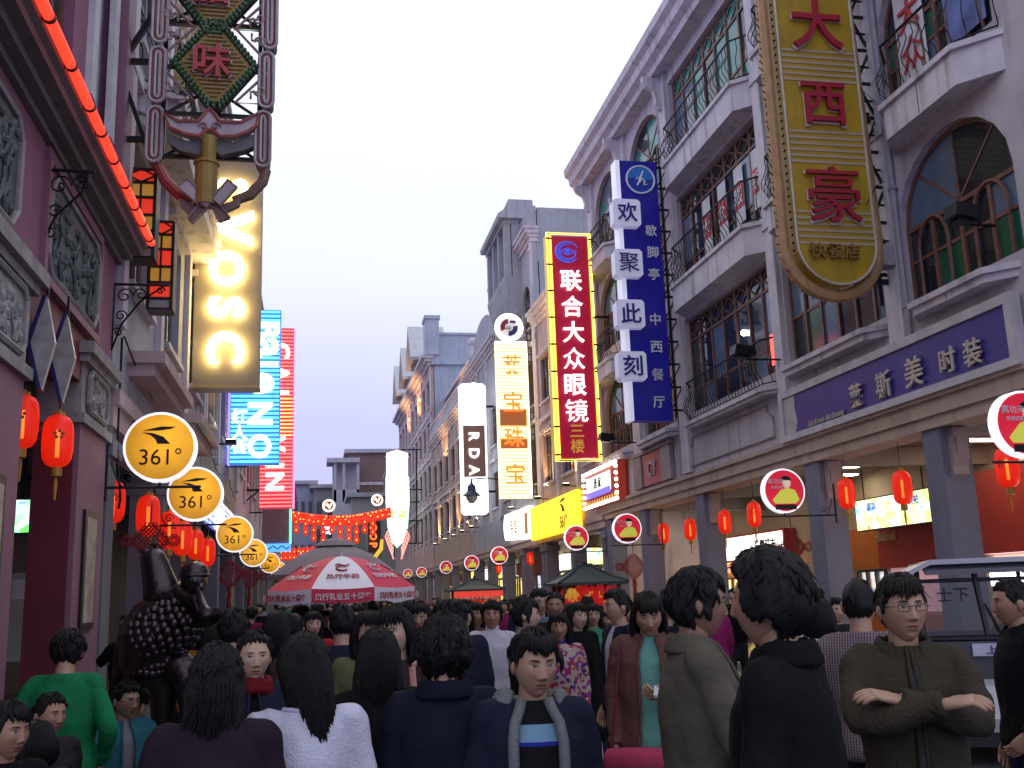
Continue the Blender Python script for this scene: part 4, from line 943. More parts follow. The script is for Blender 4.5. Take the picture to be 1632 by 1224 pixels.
# ---- wall signs of the right hand houses
bn = thing('banner_sign', 'long blue shop banner with beige characters in a white frame', 'shop sign', (9.1, 15, 4.5))
PURP = mat('violet blue banner', (.035, .02, .22), .4, var=.06)
MB().box(XR-.17, XR-.1, 11.7, 18.35, 4.62, 5.36).build('face', PURP, bn)
for a in ((11.55, 18.6, 4.5, 4.62), (11.55, 18.6, 5.36, 5.5), (18.44, 18.6, 4.62, 5.36), (11.55, 11.7, 4.62, 5.36)): MB().box(XR-.21, XR-.05, *a).build('frame_rail', mat('pale banner frame', (.5, .47, .5), .6, grime=.25), bn)
p = [(18.35, 4.62), (18.35, 5.36)]+[(17.95-.1*math.sin(k*.9), 5.36-.74*k/8) for k in range(9)]
MB().prism([(18.437, 4.625), (18.437, 5.355), (17.95, 5.355), (17.98, 5.1), (17.9, 4.85), (18.0, 4.625)], 'x', XR-.18, XR-.165).build('wave_panel', mat('beige wave panel', (.42, .38, .38), .5), bn)
BEI = mat('beige letters', (.5, .42, .34), .5)
for chh, px, py, s_ in (('莱', 1365, 630, .44), ('斯', 1409, 613, .46), ('美', 1457, 592, .5), ('时', 1511, 574, .4), ('装', 1551, 561, .42)):
    a = atX(px, py, XR-.2); MB().text(chh, (XR-.2, a[1], a[2]), RX, UPZ, s_, .03).build('character', BEI, bn)
a = atX(1316, 667, XR-.2); MB().text('Lai si mei shi zhuang', (XR-.19, a[1], a[2]), RX, UPZ, .15, .02).build('lettering', BEI, bn)
cy = thing('wall_sign', 'faded red wall sign with two pale letters beside the arcade beam', 'shop sign', (9.2, 26.9, 4.55))
MB().box(XR-.1, XR-.03, 26.1, 27.7, 4.62, 5.5).build('face', mat('faded red sheet', (.42, .09, .11), .5, var=.1), cy)
MB().box(XR-.13, XR-.02, 25.3, 26.05, 4.6, 5.5).box(XR-.13, XR-.02, 27.75, 28.5, 4.6, 5.5).box(XR-.15, XR-.02, 25.2, 28.6, 5.52, 5.62).build('frame', W_SOFFIT, cy)
MB().text('CY', (XR-.11, 26.8, 5.05), RX, UPZ, .42, .03).build('lettering', mat('grey letters', (.4, .38, .38), .5), cy)
bo = thing('bulb_sign', 'red shop sign ringed with glowing bulbs under a white and blue panel', 'shop sign', (9.0, 31.3, 4.5))
y0, y1, z0, z1 = 29.3, 33.2, 4.45, 5.62; X = XR-.35
MB().box(X, XR-.1, y0, y1, z0, z1).build('box', mat('dark red sign box', (.3, .03, .02), .5, emit=(.5, .05, .02), es=.25), bo)
MB().box(X-.02, X-.002, y0+.8, y1-.35, z0+.38, z1-.2).build('white_panel', MATS['sign white'], bo)
MB().box(X-.03, X-.021, y0+.8, y1-.2, z0+.3, z0+.5).build('blue_band', glow('violet band', (.2, .15, .9), 1.0), bo)
MB().text('酒家', (X-.035, (y0+y1)/2+.2, z0+.75), RX, UPZ, .34, .02).build('lettering', mat('black print', (.01, .01, .01), .5), bo) if '酒家' in TEXT else MB().text('酒', (X-.035, 31.7, z0+.72), RX, UPZ, .36, .02).text('家', (X-.035, 31.2, z0+.72), RX, UPZ, .36, .02).build('lettering', mat('black print', (.01, .01, .01), .5), bo)
q = MB()
for k in range(14):
    y = y0+.1+(y1-y0-.2)*k/13; q.box(X-.02, X-.005, y-.05, y+.05, z0+.1, z0+.22)
q.build('tassel_print', mat('gold print', (.6, .35, .05), .5, emit=(.9, .5, .1), es=.5), bo)
blb = glow('sign bulb', (1, .9, .75), 9)
bl = MB().ball((0, 0, 0), .055, 8, 6).build('bulb', blb, bo, local=True, smooth=True); first = True
for k in range(36):
    if k < 13: y, z = y0+.05+(y1-y0-.1)*k/12, z1-.03
    elif k < 26: y, z = y0+.05+(y1-y0-.1)*(k-13)/12, z0+.03
    elif k < 31: y, z = y0+.04, z0+.2+(k-26)*.2
    else: y, z = y1-.04, z0+.2+(k-31)*.2
    o = bl if first else bl.copy(); first = False
    if o is not bl: COL.objects.link(o)
    o.location = np.array((X-.05, y, z))-WL[bo.name]
yf = thing('fascia_sign', 'bright yellow lit fascia with a black sports logo over the arcade', 'shop sign', (9.1, 38.5, 4.0))
MB().box(XR-.3, XR-.11, 34.6, 42.4, 3.95, 5.3).build('lightbox', mat('lit yellow fascia', (.9, .6, .03), .5, var=.15, scale=1.2, emit=(1, .66, .03), es=1.15), yf)
def logo361(mb, o, right, up, s, d=.012):
    o, right, up = [np.array(q, float) for q in (o, right, up)]; n = np.cross(right, up)
    for pl in (((-.53, .49), (.03, .62), (.46, .61), (.3, .54), (-.03, .49)), ((-.53, .44), (-.2, .41), (.1, .3), (.31, .08), (-.07, .08), (-.13, .22), (-.27, .34))):
        v = [o+right*a*s+up*b*s for a, b in pl]; k = len(v)
        mb.add(v+[q+n*d for q in v], [tuple(range(k-1, -1, -1)), tuple(range(k, 2*k))]+[(i, (i+1) % k, (i+1) % k+k, i+k) for i in range(k)])
    mb.text('361°', o-up*s*.31+right*s*.03, right, up, s*.52, d); return mb
BLK = mat('black logo print', (.012, .008, .006), .5)
logo361(MB(), (XR-.301, 36.6, 4.62), (0, -1, 0), UPZ, .9).build('logo', BLK, yf)
wf = thing('fascia_sign', 'white lit fascia with a scalloped edge and red print beside the yellow one', 'shop sign', (9.1, 45.5, 4.0))
p = [(42.6, 4.05), (42.6, 5.45), (48.3, 5.5)]+[(48.3+.35*math.sin(math.pi*k/6), 5.5-1.2*k/6) for k in range(1, 7)]
MB().prism(p, 'x', XR-.32, XR-.11).build('lightbox', glow('white fascia', (1, .97, .92), 1.7), wf)
MB().text('手', (XR-.34, 46.4, 4.8), RX, UPZ, .7, .02).text('信', (XR-.34, 45.5, 4.8), RX, UPZ, .7, .02).box(XR-.34, XR-.325, 42.9, 43.5, 4.3, 5.2).build('print', mat('olive print', (.5, .3, .1), .5, emit=(.7, .3, .1), es=.3), wf)
gsign = thing('projecting_sign', 'small framed yellow shop panel hanging above the near kiosk roof', 'shop sign', (9.6, 37, 2.7))
MB().box(9.5, 10.6, 36.9, 37, 2.75, 3.35).build('panel', MENU, gsign); MB().box(9.45, 10.65, 36.98, 37.05, 2.7, 3.4).build('frame', IRON, gsign); MB().beam((10, 37, 3.4), (10, 37, 4.1), .04).build('hanger', IRON, gsign)
# ---- left: ornate sign with rhombus panels
on_ = thing('ornate_sign', 'ornate hanging sign of rhombus panels, pale pill tubes and ribbon knot', 'shop sign', (-1.2, 11.6, 6))
Y = 11.6
PINKM = mat('aged pink sign enamel', (.36, .25, .24), .5, var=.25, scale=6, grime=.4); PALE = mat('aged white sign enamel', (.5, .46, .48), .5, var=.2, scale=4, grime=.45)
YELM = mat('yellow slat enamel', (.36, .24, .05), .5, var=.2, grime=.3); GRNB = mat('green bulb glass', (.03, .10, .035), .25, var=.3)
def P_(px, py): a = atY(px, py, Y); return np.array((a[0], a[2]))
RP_ = mat('rusty red enamel', (.25, .06, .04), .6, var=.2)
for cx, y0s in ((None, (75, 170, -20)), (1, (84, 178, -10))):
    for y_ in y0s:
        if cx is None: a, b_ = P_(253-(y_-75)*.05, y_), P_(249-(y_-75)*.05, y_+88)
        else: a, b_ = P_(426-(y_-84)*.06, y_), P_(423-(y_-84)*.06, y_+88)
        xm = (a[0]+b_[0])/2; z1, z0 = a[1], b_[1]; w_ = .085
        o = [(xm+w_*math.cos(t), z1-w_+w_*math.sin(t)) for t in np.linspace(0, math.pi, 7)]+[(xm+w_*math.cos(t), z0+w_+w_*math.sin(t)) for t in np.linspace(math.pi, 2*math.pi, 7)]
        pl_ = MB().prism(o, 'y', Y, Y+.2).build('pill', mat('dark pill enamel', (.12, .08, .10), .5), on_)
        MB().tube([(x, Y-.015, z) for x, z in o], .02, 5, closed=True).tube([(xm+(x-xm)*.3, Y-.015, (z-(z0+z1)/2)*.84+(z0+z1)/2) for x, z in o], .018, 5, closed=True).build('pill_tube', PALE, pl_)
        MB().tube([(xm+(x-xm)*.66, Y-.012, (z-(z0+z1)/2)*.93+(z0+z1)/2) for x, z in o], .012, 5, closed=True).build('pill_tube', RP_, pl_)
xl_, xr_ = P_(262, 100)[0], P_(414, 100)[0]
q = MB()
for x in (xl_, xr_): q.beam((x, Y+.1, 6.9), (x, Y+.1, 9.6), .05)
for zz in (6.95, 7.5, 8.1, 8.7, 9.3):
    q.beam((xl_-.1, Y+.12, zz), (xr_+.1, Y+.12, zz), .045); q.beam((xl_, Y+.15, zz), (xl_+.45, Y+.15, zz+.3), .03); q.beam((xr_, Y+.15, zz), (xr_-.45, Y+.15, zz+.3), .03)
q.build('frame', IRON, on_)
for cy_, chh in ((103, '味'), (-12, '腊')):
    c = P_(343, cy_); hw, hh = .42, .48
    dm = lambda s: [(c[0]-hw*s, c[1]), (c[0]-.06*s, c[1]-hh*s), (c[0]+.06*s, c[1]-hh*s), (c[0]+hw*s, c[1]), (c[0]+.06*s, c[1]+hh*s), (c[0]-.06*s, c[1]+hh*s)]
    o_ = MB().prism(dm(1), 'y', Y-.02, Y+.06).build('rhombus_panel', YELM, on_)
    q = MB(); z = -hh+.06
    while z < hh-.05: wv = (hw-.05)*(1-abs(z)/hh); q.tube([(c[0]-wv, Y-.04, c[1]+z), (c[0]+wv, Y-.04, c[1]+z)], .011, 5); z += .052
    q.build('slat_tube', mat('pale yellow tube', (.45, .36, .16), .4), o_)
    MB().text(chh, (c[0]-.02, Y-.08, c[1]), FR, UPZ, .46, .05).build('character', mat('red enamel letter', (.5, .06, .07), .45), o_)
    MB().text(chh, (c[0]-.02, Y-.055, c[1]), FR, UPZ, .5, .02).build('character_outline', PALE, o_)
    q = MB(); d_ = dm(1.06)
    for k in range(6):
        a, b_ = np.array(d_[k]), np.array(d_[(k+1) % 6]); n_ = max(2, int(np.linalg.norm(b_-a)/.055))
        for i in range(n_):
            p = a+(b_-a)*i/n_; out_ = (p-c)*.06
            for w_ in (0, 1): q.ball((p[0]+out_[0]*w_*1.6, Y-.03, p[1]+out_[1]*w_*1.6), .033, 6, 4)
    q.build('bulb_border', GRNB, o_)
    MB().prism(dm(1.2), 'y', Y+.061, Y+.1).build('back_plate', mat('dark back plate', (.04, .035, .03), .7), o_)
    for s_ in (-1, 1):
        for t_ in (-1, 1):
            q = MB(); bx_ = c[0]+s_*.62; bz = c[1]+t_*.06
            q.tube([(bx_, Y, bz), (bx_, Y, bz+t_*.42), (bx_-s_*.38, Y, bz+t_*.42), (bx_, Y, bz)], .02, 5)
            q.tube([(bx_-s_*(.09+.08*math.cos(k*.6)*(1-k/14)), Y-.02, bz+t_*(.26+.08*math.sin(k*.6)*(1-k/14))) for k in range(12)], .016, 5)
            q.tube([(bx_-s_*.2, Y-.02, bz+t_*.37), (bx_-s_*.2, Y-.02, bz+t_*.28), (bx_-s_*.1, Y-.02, bz+t_*.28)], .016, 5)
            q.build('scroll', PINKM, on_)
bat = [P_(*p) for p in ((262, 184), (285, 198), (318, 198), (326, 188), (335, 178), (344, 188), (352, 199), (385, 200), (412, 186), (410, 205), (395, 215), (375, 222), (352, 222), (340, 212), (330, 212), (318, 222), (295, 218), (272, 208))]
o_ = MB().prism([tuple(p) for p in bat], 'y', Y-.08, Y+.05).build('bat_plate', PALE, on_)
MB().tube([(p[0], Y-.09, p[1]) for p in bat], .022, 5, closed=True).build('bat_edge', mat('red pink edge tube', (.38, .10, .09), .5), o_)
q = MB()
for s_, cx in ((-1, 326), (1, 345)):
    c = P_(cx, 207); q.tube([(c[0]+.06*(1-k/12)*math.cos(k*.6)*s_, Y-.1, c[1]+.06*(1-k/12)*math.sin(k*.6)) for k in range(12)], .014, 5)
q.build('bat_scroll', PINKM, o_)
sh = [P_(*p) for p in ((265, 214), (300, 226), (335, 220), (372, 228), (410, 212), (408, 232), (390, 240), (372, 244), (352, 248), (335, 236), (318, 248), (300, 244), (285, 240), (272, 230))]
MB().prism([tuple(p) for p in sh], 'y', Y-.02, Y+.12).build('lower_valance', mat('sooty grey enamel', (.16, .16, .17), .6, var=.2), on_)
a, b_ = P_(334, 222), P_(334, 262); MB().lathe([(0.085, 0), (.085, a[1]-b_[1])], 12, (a[0], Y-.05, b_[1])).build('neck', YELM, on_)
a, b_ = P_(330, 262), P_(330, 330); q = MB().lathe([(.13, 0), (.13, a[1]-b_[1]-.04), (.15, a[1]-b_[1]-.03), (.15, a[1]-b_[1])], 14, (a[0], Y-.05, b_[1])); q.build('drum', YELM, on_)
for pts, mm in ((((252, 262), (262, 285), (282, 305), (305, 322)), mat('red arc enamel', (.35, .05, .05), .5)), (((424, 268), (418, 288), (398, 308), (372, 318)), mat('brown arc enamel', (.22, .13, .09), .5))):
    MB().tube([(P_(*p)[0], Y+.05, P_(*p)[1]) for p in pts], [.06, .065, .07, .06], 8).build('arc_arm', mm, on_)
for pts, dy in ((((285, 304), (302, 291), (326, 318), (318, 332)), -.12), (((338, 322), (365, 292), (380, 304), (352, 334)), -.12), (((318, 330), (330, 338), (308, 360), (300, 352)), -.08), (((336, 330), (350, 330), (368, 352), (350, 358)), -.08)):
    w_ = [tuple(P_(*p)) for p in pts]; o_ = MB().prism(w_, 'y', Y+dy, Y+dy+.05).build('ribbon', PALE if dy < -.1 else mat('brown ribbon enamel', (.2, .13, .11), .5, var=.2), on_)
    MB().tube([(x, Y+dy-.01, z) for x, z in w_], .013, 5, closed=True).build('ribbon_edge', PINKM, o_)
for pts in (((285, 318), (330, 336), (300, 342), (288, 330)), ((350, 330), (385, 318), (382, 330), (360, 340))):
    MB().prism([tuple(P_(*p)) for p in pts], 'y', Y-.05, Y+.02).build('ribbon', MATS['brown ribbon enamel'], on_)
c = P_(329, 322); MB().ball((c[0], Y-.12, c[1]), .075, 10, 8, sc=(1, .6, 1.4)).build('ribbon_knot', PALE, on_)
q = MB()
for z in (7.15, 8.15, 9.2): q.beam((XL, Y+.15, z), (-1.9, Y+.12, z), .06)
q.beam((XL, Y+.15, 8.1), (-1.88, Y+.12, 8.9), .06); q.beam((XL, Y+.15, 8.05), (-1.9, Y+.12, 6.9), .05); q.build('bracket', IRON, on_)
# ---- stained lattice lamp boxes
REDL = mat('lit red pane', (.5, .02, .01), .4, emit=(1, .05, .02), es=.5); AMB = mat('lit amber pane', (.4, .2, .03), .4, emit=(.9, .45, .06), es=.25); CRM = mat('cream pane', (.5, .47, .42), .4)
def lattice_box(label, Y, px0, py0, px1, py1, tail):
    a, b_ = atY(px0, py0, Y), atY(px1, py1, Y); x0, x1, z1, z0 = a[0], b_[0], a[2], b_[2]; w_, h = x1-x0, z1-z0
    t = thing('lattice_lamp', label, 'sign lamp', ((x0+x1)/2, Y, z0), 'lattice lamp boxes on the restaurant corner')
    f = MB()
    for x in (x0, x1): f.box(x-.02, x+.02, Y, Y+.3, z0, z1)
    for k, z in enumerate((0, .12, .3, .48, .68, .85, 1)): f.box(x0, x1, Y, Y+.3, z0+h*z-.015, z0+h*z+.015)
    f.box((x0+x1)/2-.012, (x0+x1)/2+.012, Y-.01, Y+.02, z0+h*.3, z0+h*.85)
    z = z0+h*.85; c = (x0+x1)/2; zm = (z+z1)/2
    for p, q_ in (((x0, zm), (c, z1)), ((c, z1), (x1, zm)), ((x1, zm), (c, z)), ((c, z), (x0, zm))): f.beam((p[0], Y, p[1]), (q_[0], Y, q_[1]), .02)
    f.build('frame', mat('black lattice frame', (.015, .012, .012), .5), t)
    zs_ = (0, .12, .3, .48, .68, .85, 1); cs = (CRM, REDL, AMB, REDL, AMB, REDL)
    for k in range(6): MB().box(x0+.02, x1-.02, Y+.03, Y+.27, z0+h*zs_[k]+.016, z0+h*zs_[k+1]-.016).build('pane', cs[k], t)
    MB().box(XL, x0, Y+.1, Y+.2, z1-.1, z1-.04).build('bracket', IRON, t)
lattice_box('red and amber lattice lamp box nearer the neon cornice', 12.35, 203, 268, 243, 410, 0)
lattice_box('red and amber lattice lamp box with a cream foot, lower of the two', 13.2, 240, 352, 272, 492, 1)
# ---- glowing yellow lettered sign
gl = thing('blade_sign', 'grey blade sign with blazing yellow white letters turned sideways', 'shop sign', (-1.6, 19, 5.7))
x0, x1, z0, z1, Y = -2.22, -1.02, 5.72, 10.2, 19
MB().box(x0, x1, Y, Y+.45, z0, z1).build('box', mat('grey beige sign sheet', (.25, .215, .18), .5, var=.06), gl)
MB().box(x0-.01, x1+.01, Y-.02, Y+.46, z0-.06, z0-.001).build('seam', mat('tan seam trim', (.4, .3, .15), .5), gl)
HOT = glow('blazing yellow white letter', (1, .74, .26), 16)
for chh, px, py, sz in (('L_S', 372, 302, .6), ('L_V', 372, 366, .8), ('L_O', 362, 430, .72), ('L_S', 361, 492, .72), ('L_C', 360, 556, .72)):
    x, z = pz(px, py, Y); MB().text(chh, (x, Y-.07, z), (0, 0, -1), (1, 0, 0), sz, .07).build('character', HOT, gl)
# ---- blue striped neon sign
bl_ = thing('neon_sign', 'blue striped neon blade sign with white letters turned sideways', 'neon sign', (-1.5, 27, 5.3))
x0, x1, z0, z1, Y = -2.16, -.9, 5.3, 9.45, 27
MB().box(x0, x1, Y, Y+.35, z0, z1).build('box', mat('pale blue panel', (.05, .14, .35), .5, emit=(.05, .2, .8), es=.5), bl_)
MB().box(x0-.06, x0-.001, Y-.02, Y+.37, z0, z1).build('edge_box', glow('violet blue edge', (.25, .22, 1), 1.6), bl_)
z = z0+.06
while z < z1: MB().box(x0+.02, x1-.02, Y-.05, Y-.02, z-.028, z+.028).build('neon_line', glow('cyan neon', (.10, .55, 1), 2.0), bl_); z += .115
WN = glow('white neon letter', (.9, .95, 1), 3.0); GN = mat('grey letter heart', (.45, .45, .55), .5, emit=(.6, .65, .9), es=.5)
for chh, px, py in (('L_B', 433, 528), ('L_a', 431, 556), ('L_l', 430, 582), ('L_e', 424, 612), ('L_N', 421, 660), ('L_O', 420, 712)):
    x, z = pz(px-6, py, Y); s_ = .66
    o_ = MB().text(chh, (x, Y-.08, z), (0, 0, -1), (1, 0, 0), s_, .05).build('character', WN, bl_)
for k, (py, chh) in enumerate(((664, '红'), (690, '人'), (712, '街'))):
    x, z = pz(382, py, Y); MB().text(chh, (x, Y-.08, z), FR, UPZ, .42, .04).build('character', WN, bl_)
q = MB()
for z in (6, 7.5, 9): q.beam((XL-.05, Y+.2, z), (x0, Y+.2, z), .06)
q.build('bracket', IRON, bl_)
# ---- red striped neon sign
rn = thing('neon_sign', 'tall red striped neon blade sign with white sideways letters', 'neon sign', (-1.3, 36, 4.95))
x0, x1, z0, z1, Y = -1.86, -.74, 4.95, 11.35, 36
MB().box(x0, x1, Y, Y+.35, z0, z1).build('box', mat('crimson panel', (.3, .02, .05), .5, emit=(.8, .03, .1), es=.5), rn)
z = z0+.06
while z < z1: MB().box(x0+.02, x1-.02, Y-.05, Y-.02, z-.026, z+.026).build('neon_line', glow('orange neon line', (1, .3, .08), 2.8) if 2.4 < z-z0 < 3.9 else glow('red neon line', (1, .1, .08), 3), rn); z += .13
MB().box(x1+.001, x1+.06, Y-.02, Y+.37, z0, z1).build('edge_box', glow('pink edge', (1, .25, .5), 1.6), rn)
for chh, px, py in (('L_C', 448, 560), ('L_A', 447, 596), ('L_L', 446, 632), ('L_V', 440, 708), ('L_I', 438, 742), ('L_N', 438, 768)):
    x, z = pz(px, py, Y); MB().text(chh, (x, Y-.09, z), (0, 0, -1), (1, 0, 0), .66, .05).build('character', WN, rn)
q = MB()
for z in (5.6, 8, 10.5): q.beam((XL-.05, Y+.2, z), (x0, Y+.2, z), .07); q.beam((XL-.05, Y+.2, z-.4), (x0, Y+.2, z), .05)
q.build('bracket', IRON, rn)
uq = thing('projecting_sign', 'unlit grey square sign with a rainbow neon edge under the red sign', 'shop sign', (-1.5, 38, 3.8))
a, b_ = atY(418, 812, 38), atY(461, 866, 38)
MB().box(a[0], b_[0], 38, 38.25, b_[2], a[2]).build('panel', mat('mauve grey sign sheet', (.30, .24, .26), .6), uq)
MB().box(b_[0]+.001, b_[0]+.07, 37.97, 38.2, b_[2], a[2]).build('green_edge', glow('green neon', (.1, .9, .45), 2), uq)
MB().box(a[0], b_[0]+.05, 37.95, 38.2, b_[2]-.28, b_[2]-.002).build('blue_edge', glow('blue neon', (.08, .3, 1), 1.6), uq)
MB().tube([(a[0]+(b_[0]-a[0])*k/12, 37.93, b_[2]-.14+.06*math.sin(k*1.6)) for k in range(13)], .025, 5).build('wave_tube', glow('dark blue wave', (.02, .05, .4), .6), uq)
MB().beam((XL, 38.1, a[2]-.1), (a[0], 38.1, a[2]-.1), .05).build('bracket', IRON, uq)
# lit neon fascia strips on the ochre house
nf = thing('neon_fascia', 'white and blue neon strips over the arcade of the ochre house', 'neon sign', (XL, 25, 3.8))
for k in range(6): MB().tube([(XL+.12, 21.9, 4.12-.13*k), (XL+.12, 30.6, 4.12-.13*k)], .024, 6).build('neon_tube', [MATS['white neon letter'], glow('blue tube', (.2, .3, 1), 3)][k % 2], nf)
MB().box(XL+.02, XL+.08, 21.8, 30.7, 3.4, 4.2).build('backing', mat('blue backing', (.1, .12, .4), .5), nf)
MB().box(XL+.081, XL+.1, 24, 26.5, 3.45, 4.15).build('white_panel', MATS['sign daylight white'], nf)
gnf = thing('neon_fascia', 'green and cream neon strips over the arcade near the first gold sign', 'neon sign', (XL, 18.4, 3.75))
for k in range(4): MB().tube([(XL+.1, 16.9, 4.1-.12*k), (XL+.1, 18.2, 4.0-.12*k)], .03, 6).build('neon_tube', MATS['green neon'], gnf); MB().tube([(XL+.1, 18.4, 4.1-.12*k), (XL+.1, 20, 4.0-.12*k)], .03, 6).build('neon_tube', MATS['warm white neon'], gnf)
MB().box(XL+.01, XL+.06, 16.8, 20.2, 3.5, 4.2).build('backing', IRON, gnf)
# ---- diamond plates under the relief
for cx, cy, Yd, lab in ((70, 545, 8.75, 'grey diamond plate with a blue edge, nearer the pink column'), (103, 570, 9.3, 'grey diamond plate with a blue edge, nearer the maroon column')):
    c = atY(cx, cy, Yd); t = thing('diamond_plate', lab, 'hanging sign', c, 'diamond plates under the relief panel')
    o = [(c[0]-.105, c[2]), (c[0], c[2]-.40), (c[0]+.085, c[2]), (c[0], c[2]+.40)]
    MB().prism(o, 'y', Yd, Yd+.06).build('plate', mat('weathered diamond print', (.34, .33, .32), .35, var=.35, scale=9), t)
    MB().prism([(c[0]-.14, c[2]+.01), (c[0]-.03, c[2]-.40), (c[0]-.001, c[2]-.401), (c[0]-.107, c[2]), (c[0]-.001, c[2]+.401), (c[0]-.03, c[2]+.41)], 'y', Yd-.005, Yd+.1).build('edge', mat('dark blue edge', (.02, .02, .12), .4), t)
    MB().beam((c[0], Yd+.03, c[2]+.38), (c[0], Yd+.03, 4.5), .02).build('hanger', IRON, t)
# ---- scrolled iron sign arms
def scroll_arm(x0, x1, Y, z, h, label):
    t = thing('scroll_arm', label, 'bracket', (x0, Y, z-h), 'scrolled iron arms on the restaurant wall')
    q = MB().tube([(x0, Y, z), (x1, Y, z)], .016, 6).tube([(x0, Y, z), (x0, Y, z-h)], .014, 6)
    for cx, cz, r, s_ in ((x0+.12, z-.14, .1, 1), (x0+.3, z-.12, .08, -1), (x0+.09, z-.38, .07, 1), (x0+.06, z-.58, .06, -1), (x1-.1, z-.07, .05, 1)):
        q.tube([(cx+r*(1-k/18)*math.cos(k*.55)*s_, Y, cz+r*(1-k/18)*math.sin(k*.55)) for k in range(16)], .009, 4)
    q.tube([(x0, Y, z-h), (x0+.1, Y, z-h*.6), (x0+.3, Y, z-.2), (x1-.05, Y, z)], .012, 5); q.build('scroll', IRON, t)
scroll_arm(XL, -1.9, 8.85, 5.5, .7, 'black scrolled iron arm under the near end of the cornice')
scroll_arm(XL, -1.68, 12.0, 5.45, .8, 'black scrolled iron arm beside the lattice lamp boxes')
# ============================================================ lanterns, round signs, knots, garlands
def lantern_mat():
    m = bpy.data.materials.new('lantern silk'); m.use_nodes = True; n, l = m.node_tree.nodes, m.node_tree.links
    b = n['Principled BSDF']; b.inputs['Base Color'].default_value = (.55, .02, .01, 1); b.inputs['Roughness'].default_value = .45
    b.inputs['Emission Color'].default_value = (1, .03, .006, 1); b.inputs['Emission Strength'].default_value = .36
    t = n.new('ShaderNodeBsdfTransparent'); t.inputs[0].default_value = (1, .28, .12, 1); mx = n.new('ShaderNodeMixShader'); mx.inputs[0].default_value = .22
    l.new(b.outputs[0], mx.inputs[1]); l.new(t.outputs[0], mx.inputs[2]); l.new(mx.outputs[0], n['Material Output'].inputs[0]); return m
LSILK = lantern_mat(); GOLD = mat('gold lantern cap', (.45, .25, .04), .4, metal=.3); FIL = glow('lantern bulb', (1, .55, .12), 7)
def make_lantern():
    r = thing('paper_lantern', 'red', 'lantern', (0, 0, 0))
    prof = [(.055, -.275), (.105, -.25), (.14, -.19), (.152, -.1), (.155, 0), (.152, .1), (.14, .19), (.105, .25), (.055, .275)]
    n = 20; R = []
    for a, z in prof: R.append([(a*(1+.02*(-1)**k)*math.cos(2*math.pi*k/n), a*(1+.02*(-1)**k)*math.sin(2*math.pi*k/n), z) for k in range(n)])
    MB().rings(R, caps=False).build('silk_body', LSILK, r, smooth=True, local=True)
    MB().tube([(0, 0, -.17), (0, 0, .12)], .02, 8).build('bulb', FIL, r, local=True)
    MB().lathe([(.06, .27), (.06, .31), (.02, .31), (.012, .34)], 12).build('top_cap', GOLD, r, local=True)
    MB().lathe([(.05, -.275), (.055, -.30), (.055, -.37), (.05, -.375)], 12).build('bottom_cap', GOLD, r, local=True)
    MB().tube([(0, 0, -.37), (0, 0, -.46), (0, 0, -.62)], [.012, .02, .01], 6).build('tassel', mat('gold tassel', (.5, .28, .03), .6), r, local=True)
    MB().tube([(0, 0, .33), (0, 0, 1.0)], .006, 4).build('string', IRON, r, local=True)
    e_ = MB()                                   # printed emblem: a small plain blossom on the silk
    for k in range(5):
        a = k*1.2566; c = (.155*math.sin(.25*math.sin(a)), -.157*math.cos(.25*math.sin(a)), .05+.035*math.cos(a)); e_.ball(c, .018, 6, 4, sc=(1, .25, 1))
    e_.build('emblem', mat('dark gold print', (.2, .08, .02), .5), r, local=True)
    return r
LANT = [((-2.6, 8.95), 92, 703, 'red lantern hanging before the maroon column'), ((-2.6, 8.3), 38, 672, 'red lantern half hidden by the pink column edge')]
lant0 = make_lantern(); used = False
def place_lantern(p, label, group, rz=0, sc=1):
    global used
    if not used:
        used = True; lant0.location = tuple(map(float, p)); lant0['label'] = label; lant0['group'] = group; lant0.rotation_euler = (0, 0, rz); lant0.scale = (sc,)*3; return lant0
    return dup(lant0, p, rz, label, group, sc)
GL = 'red lanterns along the arcades'
place_lantern(atY(92, 703, 9.6), 'red lantern hanging before the maroon column', GL, .3, .85)
place_lantern(atY(36, 672, 9.4), 'red lantern half hidden by the pink column edge', GL, .1, .85)
for px, py, X, lab in ((180, 800, -2.6, 'red lantern cut by the grey pilaster under the first gold disc'), (236, 822, -2.2, 'red lantern behind the large red knot'), (270, 845, -2.1, 'red lantern above the bronze statue, nearest of the cluster'),
                       (291, 858, -2.1, 'second red lantern of the cluster above the statue'), (312, 868, -2.2, 'dim third lantern of the cluster above the statue'), (331, 880, -2.1, 'fourth lantern of the cluster above the statue'),
                       (1605, 745, 9.5, 'large red lantern beside the disc sign over the cart'), (1438, 777, 9.5, 'red lantern in front of the yellow menu board'), (1349, 787, 9.5, 'red lantern just past the second blue grey column'),
                       (1202, 820, 9.5, 'red lantern before the white supermarket sign'), (1155, 832, 9.5, 'red lantern between the supermarket sign and the third column'), (1100, 844, 9.5, 'red lantern in the bay past the third column'), (1058, 850, 9.5, 'red lantern next to the fourth column'),
                       (845, 890, 9.5, 'small red lantern under the yellow fascia'), (795, 905, 9.5, 'tiny red lantern below the far disc signs')):
    place_lantern(atX(px, py, X), lab, GL, px*.7)
